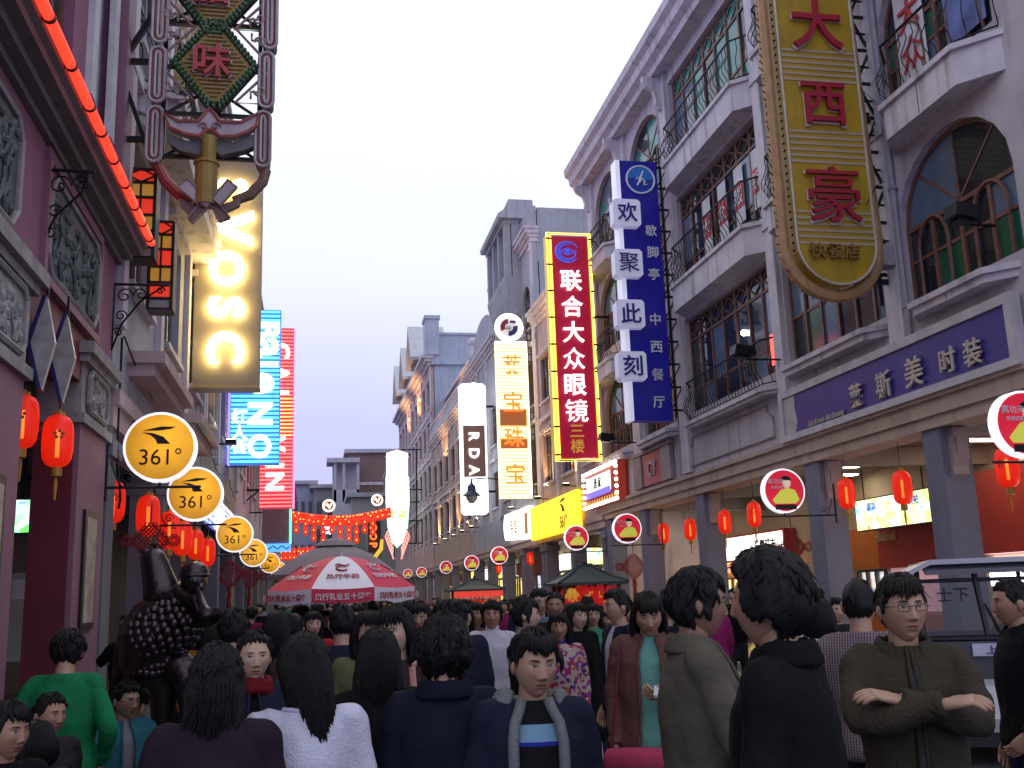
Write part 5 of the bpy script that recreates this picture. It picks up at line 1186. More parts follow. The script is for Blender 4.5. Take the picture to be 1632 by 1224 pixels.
# ---- round blade signs
def disc_sign(label, p, kind, group, side, arm=True):
    t = thing('disc_sign', label, 'shop sign', p, group); r = .4; th = .14
    x, y, z = p
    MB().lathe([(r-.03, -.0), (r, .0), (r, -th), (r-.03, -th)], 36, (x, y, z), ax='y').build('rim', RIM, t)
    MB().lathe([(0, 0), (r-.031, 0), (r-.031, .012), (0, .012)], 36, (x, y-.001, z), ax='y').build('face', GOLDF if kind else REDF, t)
    if kind: logo361(MB(), (x, y-.02, z), FR, UPZ, .37, .008).build('logo', BLK, t)
    else:                                        # a plain figure in a yellow shirt
        yy = y-.016; S = lambda pts: [(x+a*.4, z+b*.4) for a, b in pts]
        MB().prism(S([(-.62, -.42), (-.2, .02), (.12, .12), (.5, .02), (.68, -.42), (.5, -.58), (-.5, -.58)]), 'y', yy, yy+.012).build('shirt_print', YSH, t)
        MB().prism(S([(.12+.2*math.cos(k*.5236), .34+.24*math.sin(k*.5236)) for k in range(12)]), 'y', yy-.004, yy+.008).build('face_print', SKP, t)
        MB().prism(S([(.08+.26*math.cos(k*.31), .46+.2*math.sin(k*.31)) for k in range(11)]), 'y', yy-.008, yy+.004).box(x-.2, x+.2, yy-.004, yy+.01, z-.34, z-.25).build('dark_print', BLK, t)
        MB().text('真功夫', (x-.16, yy-.004, z+.17), FR, UPZ, .1, .008).text('快餐连锁', (x-.15, yy-.004, z+.06), FR, UPZ, .055, .008).build('lettering', WHITE_P, t)
    if arm:
        XF = XR if side > 0 else XL; s_ = -side
        q = MB().tube([(XF, y+.07, z-.45), (x+s_*.45, y+.07, z-.45)], .016, 6).tube([(XF, y+.07, z+.12), (XF, y+.07, z-.6)], .02, 6)
        q.tube([(XF+s_*.05+s_*.16*k/10, y+.07, z-.45+.3*(1-k/10)**2) for k in range(11)], .01, 5)
        c = XF+s_*.22
        q.tube([(c+.07*(1-k/16)*math.cos(k*.6), y+.07, z-.35+.07*(1-k/16)*math.sin(k*.6)) for k in range(15)], .008, 4)
        q.tube([(x, y+.07, z-.45), (x, y+.07, z-.40)], .02, 6); q.build('arm', IRON, t)
    return t
RIM = mat('white lit rim', (.8, .8, .85), .3, emit=(.9, .9, 1), es=.75); YSH = mat('yellow shirt print', (.5, .5, .05), .5, emit=(.7, .7, .1), es=.4); SKP = mat('beige face print', (.6, .45, .35), .5, emit=(.9, .75, .6), es=.35)
def lit_face(name, col, es):
    m = mat(name, col, .35, var=.22, scale=2.2, emit=col, es=es); n, l = m.node_tree.nodes, m.node_tree.links; b = n['Principled BSDF']
    l.new(b.inputs['Base Color'].links[0].from_socket, b.inputs['Emission Color']); return m
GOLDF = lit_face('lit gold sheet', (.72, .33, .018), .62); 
n, l = GOLDF.node_tree.nodes, GOLDF.node_tree.links      # light falloff painted into the glow, brightest near the middle
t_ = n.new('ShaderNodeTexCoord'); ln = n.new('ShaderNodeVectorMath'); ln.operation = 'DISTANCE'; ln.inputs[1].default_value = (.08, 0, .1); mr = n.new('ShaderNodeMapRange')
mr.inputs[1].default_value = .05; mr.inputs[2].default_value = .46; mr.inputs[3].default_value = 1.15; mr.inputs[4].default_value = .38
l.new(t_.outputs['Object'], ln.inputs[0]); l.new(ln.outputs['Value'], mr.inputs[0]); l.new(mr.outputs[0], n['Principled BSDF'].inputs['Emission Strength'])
REDF = lit_face('lit crimson sheet', (.45, .012, .03), .8)
for i, (px, py) in enumerate(((255, 712), (311, 787), (374, 851), (404, 881), (430, 897))):
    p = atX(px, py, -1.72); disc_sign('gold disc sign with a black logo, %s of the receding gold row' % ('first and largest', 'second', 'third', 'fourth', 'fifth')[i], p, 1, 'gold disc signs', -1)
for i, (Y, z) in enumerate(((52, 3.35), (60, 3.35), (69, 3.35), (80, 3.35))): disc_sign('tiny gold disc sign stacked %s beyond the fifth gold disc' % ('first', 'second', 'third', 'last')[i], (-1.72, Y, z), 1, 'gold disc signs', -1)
for i, (px, py) in enumerate(((1634, 675), (1250, 782), (1000, 842), (919, 857), (796, 885), (752, 897), (711, 904), (672, 912), (650, 914))):
    p = atX(px, py, 8.3); disc_sign('red disc sign with a yellow shirted figure, %s' % ('cut off by the picture edge', 'by the second blue grey column', 'under the faded red wall sign', 'in front of the yellow fascia', 'under the white fascia', 'beyond the white fascia', 'past the tiny hanging lantern', 'next to last of the receding row', 'last of the receding row')[i], p, 0, 'red disc signs', 1)
# ---- knots
KN = mat('crimson silk cord', (.25, .006, .012), .6, bump=.3, bscale=80)
def knot(label, p, s, detail=True):
    t = thing('silk_knot', label, 'wall hanging', p, 'red silk knots'); x, y, z = p; q = MB(); n = 8
    for i in range(n+1):
        u = -1+2*i/n
        for a in (1, -1):
            P0 = np.array((u*.5-.5, -u*.5*a-.5*a)); P1 = np.array((u*.5+.5, -u*.5*a+.5*a))
            q.tube([(x+s*(P0[0]+(P1[0]-P0[0])*k/8), y+(.012 if (k+i) % 2 else -.012)*s*1.5*a, z+s*(P0[1]+(P1[1]-P0[1])*k/8)*1.05) for k in range(9)], .036*s, 5)
    q.build('knot_body', KN, t)
    q = MB()
    for k in range(10):
        for sx_, sz in ((-1, 1), (1, 1), (-1, -1), (1, -1)):
            c = (sx_*(.12+.088*k), sz*(1-.1*k))
            if k % 2: q.tube([(x+s*(c[0]+.12*math.cos(m*.785)), y, z+s*(c[1]+.12*math.sin(m*.785))) for m in range(8)], .035*s, 4, closed=True)
    for sx_ in (-1, 1):
        for r in (.34, .24, .14): q.tube([(x+s*(sx_*(1.05+.2)+r*math.cos(m*.628)), y, z+s*r*math.sin(m*.628)) for m in range(10)], .035*s, 4, closed=True)
    q.build('knot_loop', KN, t)
    MB().tube([(x, y, z+s*1.05), (x, y, z+s*2.2)], .04*s, 5).build('cord', mat('purple cord', (.16, .03, .12), .6), t)
    MB().tube([(x, y, z-s*1.0), (x, y, z-s*1.5)], [.16*s, .2*s], 8).lathe([(.06*s, -s*1.5), (.17*s, -s*1.6), (.15*s, -s*1.75), (.2*s, -s*2.8), (.02, -s*2.85)], 10, (x, y, z)).build('tassel', KN, t)
    q = MB()
    for k in range(4): q.ball((x+s*.18*(-1)**k, y-.02, z-s*(1.35+.1*k)), .09*s, 6, 4)
    q.build('bead', GOLD, t)
knot('large red woven knot hanging behind the bronze statue', atX(240, 862, -2.12), .235)
knot('smaller red knot hanging under the third gold disc', atX(366, 915, -2.1), .33)
knot('small red knot farther along below the fourth gold disc', atX(398, 920, -2.1), .34)
knot('red knot on the third bay of the arcade near the supermarket sign', atX(1263, 872, 9.6), .28)
knot('red knot between the far arcade columns near the kiosk', atX(1010, 903, 9.6), .36)
# ---- lantern garland across the street
RB = mat('red garland silk', (.5, .02, .015), .5, emit=(1, .05, .02), es=.55); BUL = glow('garland bulb', (1, .32, .06), 3.5)
ga = thing('garland', 'red bulb studded garland slung across the street between the neon signs', 'garland', (1.3, 60, 6.6))
q = MB(); pts = []
for k in range(41):
    t = k/40; pts.append((-1.5+5.9*t, 60, 6.85-.35*math.sin(math.pi*t)+.2*max(0, t-.6)))
for d in (0, .16, .3, .42): q.tube([(x, y, z-d) for x, y, z in pts], .1, 6)
q.build('band', RB, ga)
q = MB(); rg = random.Random(9)
for k in range(40):
    p = pts[k]; q.ball((p[0]+rg.uniform(-.05, .05), 59.86, p[2]-rg.choice((0, .16, .3))), .042, 6, 4)
stuff(q.build('bulb', BUL, ga))
sl_o = None
def small_lantern(p, label):
    global sl_o
    if sl_o is None:
        sl_o = thing('small_lantern', label, 'lantern', p, 'small lanterns strung under the garland')
        MB().lathe([(.05, -.24), (.13, -.17), (.16, 0), (.13, .17), (.05, .24)], 10).build('silk_body', RB, sl_o, smooth=True, local=True)
        MB().ball((0, -.14, -.03), .034, 6, 5, sc=(1, 1, 1.6)).build('bulb', BUL, sl_o, local=True)
        MB().tube([(0, 0, .2), (0, 0, .42)], .02, 4).build('string', GOLD, sl_o, local=True)
        return sl_o
    return dup(sl_o, p, 0, label)
cols_ = ((472, 2), (487, 2), (500, 3), (515, 3), (529, 2), (542, 3), (556, 3), (568, 3), (581, 2), (594, 2))
for i, (px, n) in enumerate(cols_):
    for j in range(n):
        p = atY(px, 831+13*j+(3 if i % 2 else 0), 59.5)
        small_lantern(p, 'small red lantern, %s in the %s strand under the garland' % (('top', 'second', 'bottom')[j], ('first', 'second', 'third', 'fourth', 'fifth', 'sixth', 'seventh', 'eighth', 'ninth', 'tenth')[i]))
for i in range(22):
    p = atY(448+7*(i % 11), 880+9*(i//11)-(i % 11)*.5, 75); o = small_lantern(p, 'small red lantern of the low far strand, %s in its %s row' % (('first', 'second', 'third', 'fourth', 'fifth', 'sixth', 'seventh', 'eighth', 'ninth', 'tenth', 'last')[i % 11], ('upper', 'lower')[i//11])); o['group'] = 'low far lantern strand'
for px, py, Y, lab in ((524, 806, 58, 'round cream neon sign with a red edge above the garland'), (601, 797, 62, 'round cream neon sign with a curling emblem at the garland end')):
    p = atY(px, py, Y); t = thing('round_neon', lab, 'neon sign', p); x, y, z = p
    MB().lathe([(0, 0), (.34, 0), (.34, .1), (0, .1)], 18, (x, y+.1, z), ax='y').build('disc', mat('dark red disc', (.2, .02, .02), .5), t)
    q = MB().tube([(x+.3*math.cos(k*.35), y-.03, z+.3*math.sin(k*.35)) for k in range(18)], .06, 5, closed=True)
    q.tube([(x-.15+.03*k, y-.03, z+.12*math.sin(k*.8)) for k in range(11)], .05, 5); q.build('tube', glow('cream neon', (1, .8, .55), 2.2), t)
    MB().beam((x, y+.1, z), (x, y+.1, z-.8), .04).build('post', IRON, t)
p = atY(595, 850, 66); sp = thing('vertical_sign', 'orange red vertical neon letters at the end of the garland', 'neon sign', p)
for k, chh in enumerate('SHOP'): MB().text('L_'+chh if 'L_'+chh in TEXT else 'L_O', (p[0], p[1], p[2]+.9-.55*k), (0, 0, -1), (1, 0, 0), .5, .06).build('character', OR_, sp)
MB().box(p[0]-.32, p[0]+.32, p[1]+.06, p[1]+.14, p[2]-1.2, p[2]+1.2).build('board', mat('dark board', (.05, .02, .02), .6), sp)
p = atY(600, 880, 66); gt = thing('neon_arc', 'curved yellow lit shape hanging under the orange neon letters', 'neon sign', p)
MB().tube([(p[0]+.35, p[1], p[2]+.8), (p[0]+.3, p[1], p[2]+.2), (p[0]-.1, p[1], p[2]-.3), (p[0]-.6, p[1], p[2]-.6)], [.1, .13, .13, .05], 8).build('tube', glow('mustard lamp', (.8, .55, .05), .8), gt)
for px, py, w_, h_, lab, mm in ((522, 842, 12, 20, 'white and violet neon sign behind the hanging lanterns', glow('white violet neon', (.8, .7, 1), 2.5)), (478, 886, 9, 16, 'white pink neon sign over the low far lantern strand', glow('pink white neon', (1, .7, .9), 2.5)), (430, 878, 8, 14, 'red and orange neon panel beside the fifth gold disc', glow('orange red panel', (1, .18, .05), 1.4))):
    p = atY(px, py, 95); t = thing('neon_sign', lab, 'neon sign', p); k = 95/1620
    MB().box(p[0]-w_*k/2, p[0]+w_*k/2, 95.1, 95.3, p[2]-h_*k/2, p[2]+h_*k/2).build('board', mat('dark board', (.05, .02, .02), .6), t)
    q = MB()
    for j in range(6): z = p[2]+h_*k*(.42-.17*j); q.tube([(p[0]-w_*k*.4, 95, z), (p[0], 95, z+(.15 if j % 2 else -.1)), (p[0]+w_*k*(.1+.3*((j*7) % 3)/2), 95, z)], .1, 5)
    q.build('tube', mm, t)
# ============================================================ umbrellas and kiosks
UR = mat('red umbrella cloth', (.72, .035, .10), .6, var=.06, bump=.08, bscale=9); UW = mat('white umbrella cloth', (.88, .85, .95), .6, var=.05, bump=.08, bscale=9)
def umbrella(name, label, c, R, z0, z1, vh, mats_, rot=0, seg=8, txt=True):
    t = thing(name, label, 'umbrella', (c[0], c[1], 0)); x, y = c
    for i in range(seg):
        a0, a1 = rot+2*math.pi*i/seg, rot+2*math.pi*(i+1)/seg; R_ = []
        q = MB(); m = 7; vs = []; fs = []
        for j in range(m+1):
            r = R*j/m; zz = z1-(z1-z0)*(j/m)**1.75
            for k in range(5):
                a = a0+(a1-a0)*k/4; pull = 1-.045*math.sin(math.pi*k/4)*(j/m)
                vs.append((x+r*pull*math.cos(a), y+r*pull*math.sin(a), zz-.02*math.sin(math.pi*k/4)*(j/m)))
        fs = [(j*5+k, j*5+k+1, (j+1)*5+k+1, (j+1)*5+k) for j in range(m) for k in range(4)]
        q.add(vs, fs); pn = q.build('panel', mats_[i % 2], t, smooth=True)
        ed = vs[m*5:]; dn = [(p[0]*1.0+.0, p[1], p[2]-vh+.02*math.sin(k*2.2)) for k, p in enumerate(ed)]
        MB().add(ed+dn, [(k, k+5, k+6, k+1) for k in range(4)]).build('valance', mats_[(i+1) % 2], t, smooth=True)
        if txt:
            am = (a0+a1)/2; ca, sa = math.cos(am), math.sin(am); rt = (-sa, ca, 0); f_ = .78
            def surf(fr): return np.array((x+R*fr*.965*ca, y+R*fr*.965*sa, z1-(z1-z0)*fr**1.75-.015))
            up_ = surf(f_-.05)-surf(f_+.05); up_ /= np.linalg.norm(up_); o = surf(f_)
            nrm = np.cross(rt, up_); o = o+nrm*.012
            mm = WHITE_P if i % 2 == 0 else RED_P
            MB().text('风行牛奶', o, rt, up_, .12, .006).build('lettering', mm, pn)
            o2 = surf(.60)+nrm*.02; lg = MB()
            lg.tube([o2+np.array(rt)*(.09*math.cos(k*.5))+up_*(.07*math.sin(k*.5)) for k in range(2, 12)], .014, 4).tube([o2+np.array(rt)*(-.1+.02*k)+up_*(.08+.03*math.sin(k*.7)) for k in range(11)], .012, 4)
            lg.build('emblem', mm, pn)
            oo = np.array((x+R*.965*ca, y+R*.965*sa, z0-.02-vh*.5))+np.array((ca, sa, 0))*.012
            MB().text('风行乳业五十周年', oo, rt, UPZ, .1, .006).build('valance_lettering', RED_P if i % 2 == 0 else WHITE_P, t)
    q = MB().tube([(x, y, 0), (x, y, z1+.06)], .022, 8); q.build('pole', F_WHITE, t)
    q = MB()
    for i in range(seg):
        a = rot+2*math.pi*i/seg; q.tube([(x, y, z1-.03)]+[(x+R*.98*f*math.cos(a), y+R*.98*f*math.sin(a), z1-(z1-z0)*f**1.75-.025) for f in (.33, .66, 1)], .01, 4)
        q.tube([(x, y, z0-.05), (x+R*.5*math.cos(a), y+R*.5*math.sin(a), z1-(z1-z0)*.5**1.75-.03)], .008, 4)
    q.build('ribs', IRON_GREY, t); MB().lathe([(.3, 0), (.3, .07), (.05, .1)], 14, (x, y, 0)).build('base', IRON_GREY, t)
    return t
umbrella('parasol', 'red and white panelled sales parasol standing over the crowd', (.41, 16), 1.16, 1.93, 2.42, .2, (UR, UW), rot=-math.pi/2+math.pi/8)
TENT = mat('mauve grey umbrella cloth', (.29, .23, .245), .7, var=.1)
umbrella('parasol', 'mauve grey vented umbrella behind the red and white one', (.42, 21), 1.25, 2.3, 2.88, .12, (TENT, TENT), rot=.2, txt=False)
MB().lathe([(.42, 2.83), (.3, 2.93), (.06, 3.0), (.01, 3.04)], 16, (.42, 21, 0)).build('vent_cap', TENT, bpy.data.objects['parasol.001'])
GRN = mat('dark green tile', (.035, .05, .05), .6, var=.3)
def kiosk(label, c, w_, d_, z0, z1, goods, gname):
    t = thing('kiosk', label, 'kiosk', (c[0], c[1], 0)); x, y = c
    q = MB()
    R0 = [(x-w_*.62, y-d_*.7, z0), (x+w_*.62, y-d_*.7, z0), (x+w_*.62, y+d_*.7, z0), (x-w_*.62, y+d_*.7, z0)]
    R1 = [(x-w_*.36, y-d_*.35, z0+(z1-z0)*.42), (x+w_*.36, y-d_*.35, z0+(z1-z0)*.42), (x+w_*.36, y+d_*.35, z0+(z1-z0)*.42), (x-w_*.36, y+d_*.35, z0+(z1-z0)*.42)]
    R2 = [(x-w_*.1, y-.03, z1), (x+w_*.1, y-.03, z1), (x+w_*.1, y+.03, z1), (x-w_*.1, y+.03, z1)]
    Rb = [(a, b, c_-.06) for a, b, c_ in R0]
    q.rings([Rb, R0, R1, R2]); q.tube([(x-w_*.14, y, z1), (x+w_*.14, y, z1)], .05, 6); q.ball((x, y, z1+.08), .06, 8, 6)
    for k in range(4): q.tube([R0[k], R1[k], R2[k]], .03, 5)
    q.build('roof', GRN, t)
    q = MB()
    for sx_ in (-1, 1):
        for sy in (-1, 1): q.box(x+sx_*w_*.48-.04, x+sx_*w_*.48+.04, y+sy*d_*.5-.04, y+sy*d_*.5+.04, 0, z0-.06)
    q.build('post', F_BROWN, t)
    MB().box(x-w_*.5, x+w_*.5, y-d_*.5, y+d_*.5, .05, .85).build('counter', F_BROWN, t)
    g = MB(); g2 = MB(); rg = random.Random(int(y))
    for k in range(320):
        a = (x+rg.uniform(-.5, .5)*w_, y-d_*.5+rg.uniform(-.12, .3), rg.uniform(.9, z0-.12)); r = rg.uniform(.03, .07)
        (g if rg.random() < .8 else g2).ball(a, r, 6, 4, sc=(1, .5, rg.uniform(1, 2.2)))
    MB().box(x-w_*.46, x+w_*.46, y+d_*.3, y+d_*.32, .85, z0-.06).build('back_panel', mat('dark red cloth panel', (.16, .01, .012), .7), t)
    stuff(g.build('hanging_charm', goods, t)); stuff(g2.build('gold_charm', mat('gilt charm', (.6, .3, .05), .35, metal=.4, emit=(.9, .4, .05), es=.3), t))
    return t
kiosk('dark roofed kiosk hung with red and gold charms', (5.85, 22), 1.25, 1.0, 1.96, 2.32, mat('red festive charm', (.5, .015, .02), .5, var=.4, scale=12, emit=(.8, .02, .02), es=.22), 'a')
k2 = kiosk('far tiled roof kiosk with a red and white striped valance', (5.55, 36), 1.5, 1.2, 1.98, 2.32, MATS['red festive charm'], 'b')
MB().box(4.7, 6.4, 35.2, 35.24, 1.72, 1.92).build('valance', mat('red lit valance', (.5, .03, .03), .5, emit=(1, .08, .05), es=.5), k2)
q = MB()
for k in range(12): q.ball((4.8+.136*k, 35.16, 1.66), .055, 8, 5)
q.build('cup', mat('pale paper cup', (.6, .5, .45), .5), k2)
# ============================================================ bronze statue of a street seller in a feathered costume
BRZ = mat('dark patinated bronze', (.062, .046, .05), .3, metal=.8, var=.35, scale=6, bump=.25, bscale=22)
BX, BY = -.98, 7.6
st = thing('statue', 'dark bronze street seller statue in a feathered rooster costume playing a horn', 'statue', (BX, BY, 0))
MB().box(BX-.55, BX+.45, BY-.4, BY+.5, 0, .3).box(BX-.48, BX+.38, BY-.33, BY+.43, .3, .42).build('plinth', mat('granite plinth', (.12, .115, .11), .6, var=.2, scale=8), st)
def B_(px, py, dy=0): a = atY(px, py, BY+dy); return a
q = MB()
def chain(pts, rs, n=10):
    P = [np.array(p, float) for p in pts]; out, rr2 = [], []
    for i in range(len(P)-1):
        for k in range(4): out.append(P[i]+(P[i+1]-P[i])*k/4); rr2.append(rs[i]+(rs[i+1]-rs[i])*k/4)
    out.append(P[-1]); rr2.append(rs[-1]); q.tube(out, rr2, n)
chain([B_(235, 1095), B_(232, 1060), B_(240, 1020), B_(256, 985), B_(272, 957)], [.11, .18, .235, .205, .13], 14)   # costume body and torso
chain([B_(265, 965), B_(288, 945), B_(298, 935)], [.15, .11, .06])
chain([B_(282, 945, -.05), B_(300, 958, -.14), B_(318, 955, -.18)], [.07, .055, .045])
chain([B_(285, 965, .05), B_(308, 985, -.1), B_(322, 968, -.2)], [.07, .06, .045])
chain([B_(246, 1070), B_(262, 1100), B_(258, 1150), (BX-.1, BY, .45)], [.12, .1, .075, .07])
chain([B_(282, 1060, -.05), B_(300, 1085, -.12), B_(304, 1130, -.1), (BX+.22, BY-.1, .45)], [.12, .1, .075, .07])
q.ball((BX-.1, BY-.06, .46), .09, 8, 5, sc=(1, 1.6, .6)); q.ball((BX+.22, BY-.18, .46), .09, 8, 5, sc=(1, 1.6, .6))
body_s = q.build('figure', BRZ, st, smooth=True)
md = body_s.modifiers.new('weld', 'REMESH'); md.mode = 'VOXEL'; md.voxel_size = .016; md.use_smooth_shade = True
md = body_s.modifiers.new('soft', 'SMOOTH'); md.iterations = 5; md.factor = .6
q = MB(); c = B_(310, 924, -.06)
q.ball(c, .098, 14, 10, sc=(.85, .95, 1.1)); q.ball(c+np.array((.01, -.09, -.01)), .022, 6, 5); q.ball(c+np.array((.05, -.075, -.05)), .03, 6, 5)
q.ball(c+np.array((-.08, 0, 0)), .028, 6, 5, sc=(.5, 1, 1.3)); q.build('head', BRZ, st, smooth=True)
q = MB(); q.lathe([(.098, 0), (.10, .03), (.088, .07), (.055, .095), (.01, .105)], 16, c+np.array((-.005, .01, .02))); q.tube([(c[0]-.005+.096*math.cos(k*.3927), c[1]+.01+.096*math.sin(k*.3927), c[2]+.03) for k in range(16)], .014, 6, closed=True)
q.build('cap', BRZ, st, smooth=True)
a = c+np.array((.03, -.12, -.06)); b_ = B_(330, 985, -.35)
MB().tube([a, a+(b_-a)*.6, a+(b_-a)*.9, b_], [.018, .028, .05, .10], 12).build('horn', BRZ, st, smooth=True)
q = MB(); a = B_(262, 960); b_ = B_(243, 885)   # raised rooster neck and head
q.tube([a, a+(b_-a)*.35, a+(b_-a)*.7, b_, b_+np.array((.01, 0, .05))], [.15, .12, .10, .085, .04], 14); q.tube([b_+np.array((.0, -.02, .02)), b_+np.array((-.09, -.03, .03))], [.035, .006], 6)
q.tube([b_+np.array((.0, 0, .06)), b_+np.array((.03, 0, .10))], [.025, .012], 6); q.build('rooster_neck', BRZ, st, smooth=True)
q = MB(); rg = random.Random(12)
for i in range(11):
    for k in range(13):
        t = i/10; a = B_(272-34*t, 962+110*t); r = (.15+.1*math.sin(math.pi*min(1, t*1.25))); th = math.pi*(.02+.96*k/12)+(i % 2)*.12
        q.ball(a+np.array((-r*math.cos(th)*1.04, -r*math.sin(th)*1.02, rg.uniform(-.012, .012))), .030, 7, 5, sc=(1, .8, 1.1))
q.build('feather', BRZ, st, smooth=True)
q = MB(); a = B_(205, 1010)
for k in range(6): q.tube([B_(240, 1040), a+np.array((.02*k-.05, .02*k, .05*k-.1)), a+np.array((-.08+.03*k, 0, -.35+.03*k))], [.05, .06, .02], 7)
q.build('coat_tail', BRZ, st, smooth=True)
# ============================================================ electric shuttle cart
CW = mat('white cart body', (.5, .5, .55), .3, var=.06); CB = mat('black cart frame', (.012, .012, .015), .4)
CX, CY_ = 6.15, 9.6
ct = thing('shuttle_cart', 'open electric shuttle cart with a white roof and blue lettered plate', 'cart', (CX+.7, CY_+1.2, 0))
q = MB(); x0, x1 = CX-.28, CX+1.35
prof = [(CY_-.15, 1.84), (CY_+.2, 1.93), (CY_+2.6, 1.95), (CY_+2.6, 1.88), (CY_+.25, 1.86), (CY_-.1, 1.80)]
q.prism(prof, 'x', x0+.25, x1-.1)
q.prism([(x0+.0, 1.80), (x0+.3, 1.95), (x1-.2, 1.95), (x1, 1.80), (x1-.05, 1.78), (x1-.25, 1.90), (x0+.3, 1.90), (x0+.05, 1.78)], 'y', CY_-.2, CY_+2.62)
q.build('roof', CW, ct)
q = MB()
for x in (CX-.1, CX+1.2):
    q.tube([(x, CY_-.05, .7), (x, CY_+.02, 1.15), (x, CY_+.12, 1.86)], .028, 6); q.tube([(x, CY_+1.3, .5), (x, CY_+1.3, 1.88)], .026, 6); q.tube([(x, CY_+2.5, .5), (x, CY_+2.5, 1.88)], .026, 6)
q.tube([(CX-.1, CY_+.02, 1.17), (CX+1.2, CY_+.02, 1.17)], .03, 6); q.tube([(CX-.1, CY_+.1, 1.74), (CX+1.2, CY_+.1, 1.74)], .02, 6); q.tube([(CX+.5, CY_+.03, 1.17), (CX+.44, CY_+.1, 1.84)], .03, 6)
q.tube([(CX+.62, CY_+.0, 1.2), (CX+.5, CY_+.02, 1.5)], .012, 5)
q.build('frame', CB, ct)
wsm = bpy.data.materials.new('cart windscreen'); wsm.use_nodes = True; n_ = wsm.node_tree.nodes; tb = n_.new('ShaderNodeBsdfTransparent'); tb.inputs[0].default_value = (.42, .44, .48, 1); gb_ = n_.new('ShaderNodeBsdfGlossy'); gb_.inputs['Roughness'].default_value = .05; mx = n_.new('ShaderNodeMixShader'); mx.inputs[0].default_value = .05
wsm.node_tree.links.new(tb.outputs[0], mx.inputs[1]); wsm.node_tree.links.new(gb_.outputs[0], mx.inputs[2]); wsm.node_tree.links.new(mx.outputs[0], n_['Material Output'].inputs[0])
MB().add([(CX-.07, CY_+.03, 1.2), (CX+1.17, CY_+.03, 1.2), (CX+1.17, CY_+.1, 1.72), (CX-.07, CY_+.1, 1.72)], [(0, 1, 2, 3)]).build('windscreen', wsm, ct)
MB().text('士下', (CX+.22, CY_+.06, 1.6), FR, UPZ, .15, .005).build('lettering', BLK, ct)
MB().box(CX-.12, CX+1.22, CY_-.02, CY_+.05, .72, 1.14).build('front_panel', mat('dark cart panel', (.06, .06, .075), .4), ct)
MB().box(CX+.33, CX+.92, CY_-.06, CY_-.025, 1.0, 1.12).build('plate', mat('pale plate', (.5, .5, .62), .4), ct)
MB().text('上下九', (CX+.62, CY_-.065, 1.06), FR, UPZ, .085, .006, squash=1.25).build('plate_lettering', mat('dark blue print', (.02, .02, .15), .5), ct)
q = MB(); R_ = []
for yy, zz, ww in ((-.05, .78, .62), (-.3, .74, .6), (-.48, .62, .55), (-.52, .46, .52), (-.48, .34, .5)):
    R_.append([(CX+.58-ww, CY_+yy, zz), (CX+.58+ww, CY_+yy, zz), (CX+.58+ww, CY_+yy+.12, zz-.06), (CX+.58-ww, CY_+yy+.12, zz-.06)])
q.rings(R_); q.build('bonnet', CW, ct, smooth=False)
MB().lathe([(0, 0), (.075, 0), (.075, .02), (0, .02)], 18, (CX+.62, CY_-.52, .58), ax='y').build('badge', mat('red badge', (.35, .03, .05), .4), ct)
for s_ in (-1, 1): MB().lathe([(0, 0), (.08, 0), (.08, .03), (0, .03)], 14, (CX+.58+s_*.42, CY_-.51, .56), ax='y').build('headlight', mat('headlight glass', (.3, .3, .35), .1), ct)
MB().box(CX-.05, CX+1.2, CY_-.45, CY_-.38, .2, .34).build('bumper', CB, ct)
MB().box(CX-.12, CX+1.22, CY_, CY_+2.6, .25, .38).build('floor', CB, ct)
for y in (.7, 1.7): MB().box(CX-.05, CX+1.15, CY_+y, CY_+y+.45, .38, .72).box(CX-.05, CX+1.15, CY_+y+.42, CY_+y+.5, .72, 1.15).build('seat', mat('grey vinyl seat', (.08, .08, .09), .5), ct)
for x in (CX-.02, CX+1.12):
    for y in (CY_-.1, CY_+2.2):
        o_ = MB().lathe([(.02, -.08), (.2, -.08), (.23, -.04), (.23, .04), (.2, .08), (.02, .08)], 18, (x, y, .235), ax='x').build('wheel', mat('tyre rubber', (.015, .015, .017), .8), ct)
        MB().lathe([(.0, -.085), (.12, -.085), (.12, .085), (.0, .085)], 12, (x, y, .235), ax='x').build('rim', CW, o_)

PV = Vector((CX-.1, CY_, 0)); CROT = Matrix.Rotation(-.5, 3, 'Z')
def on_cart(p): v = PV+CROT @ (Vector((float(p[0]), float(p[1]), 0))-PV); return np.array((v.x, v.y, float(p[2])))
ct.location = tuple(on_cart(WL[ct.name])); ct.rotation_euler = (0, 0, -.5)
# ============================================================ people
def g_(v, s): return np.exp(-(v/s)**2)
def sst(x): x = np.clip(x, 0, 1); return x*x*(3-2*x)
SKIN_COL = [(.41, .24, .16), (.35, .19, .125), (.48, .305, .225), (.29, .155, .10)]
SKINS = [mat('warm skin %s' % w, c, .5, var=.06, scale=14, attr=True, bump=.05, bscale=120) for w, c in zip(('light tan', 'tan', 'pale', 'brown'), SKIN_COL)]
for m_ in SKINS:
    b_ = m_.node_tree.nodes['Principled BSDF']; b_.inputs['Subsurface Weight'].default_value = .12; b_.inputs['Subsurface Radius'].default_value = (.01, .004, .002)
EYEW = mat('eye white', (.55, .52, .5), .25, var=0); IRIS = mat('dark iris', (.012, .008, .006), .15, var=0); BROW_CREASE = mat('black brow and crease', (.02, .014, .012), .7, var=0)
HAIRS = [mat('black hair', (.005, .0045, .005), .5, spec=.3, var=.3, scale=40, bump=.5, bscale=60, stretch=(6, 6, .6)), mat('dark brown hair', (.011, .007, .005), .5, spec=.3, var=.3, scale=40, bump=.5, bscale=60, stretch=(6, 6, .6))]
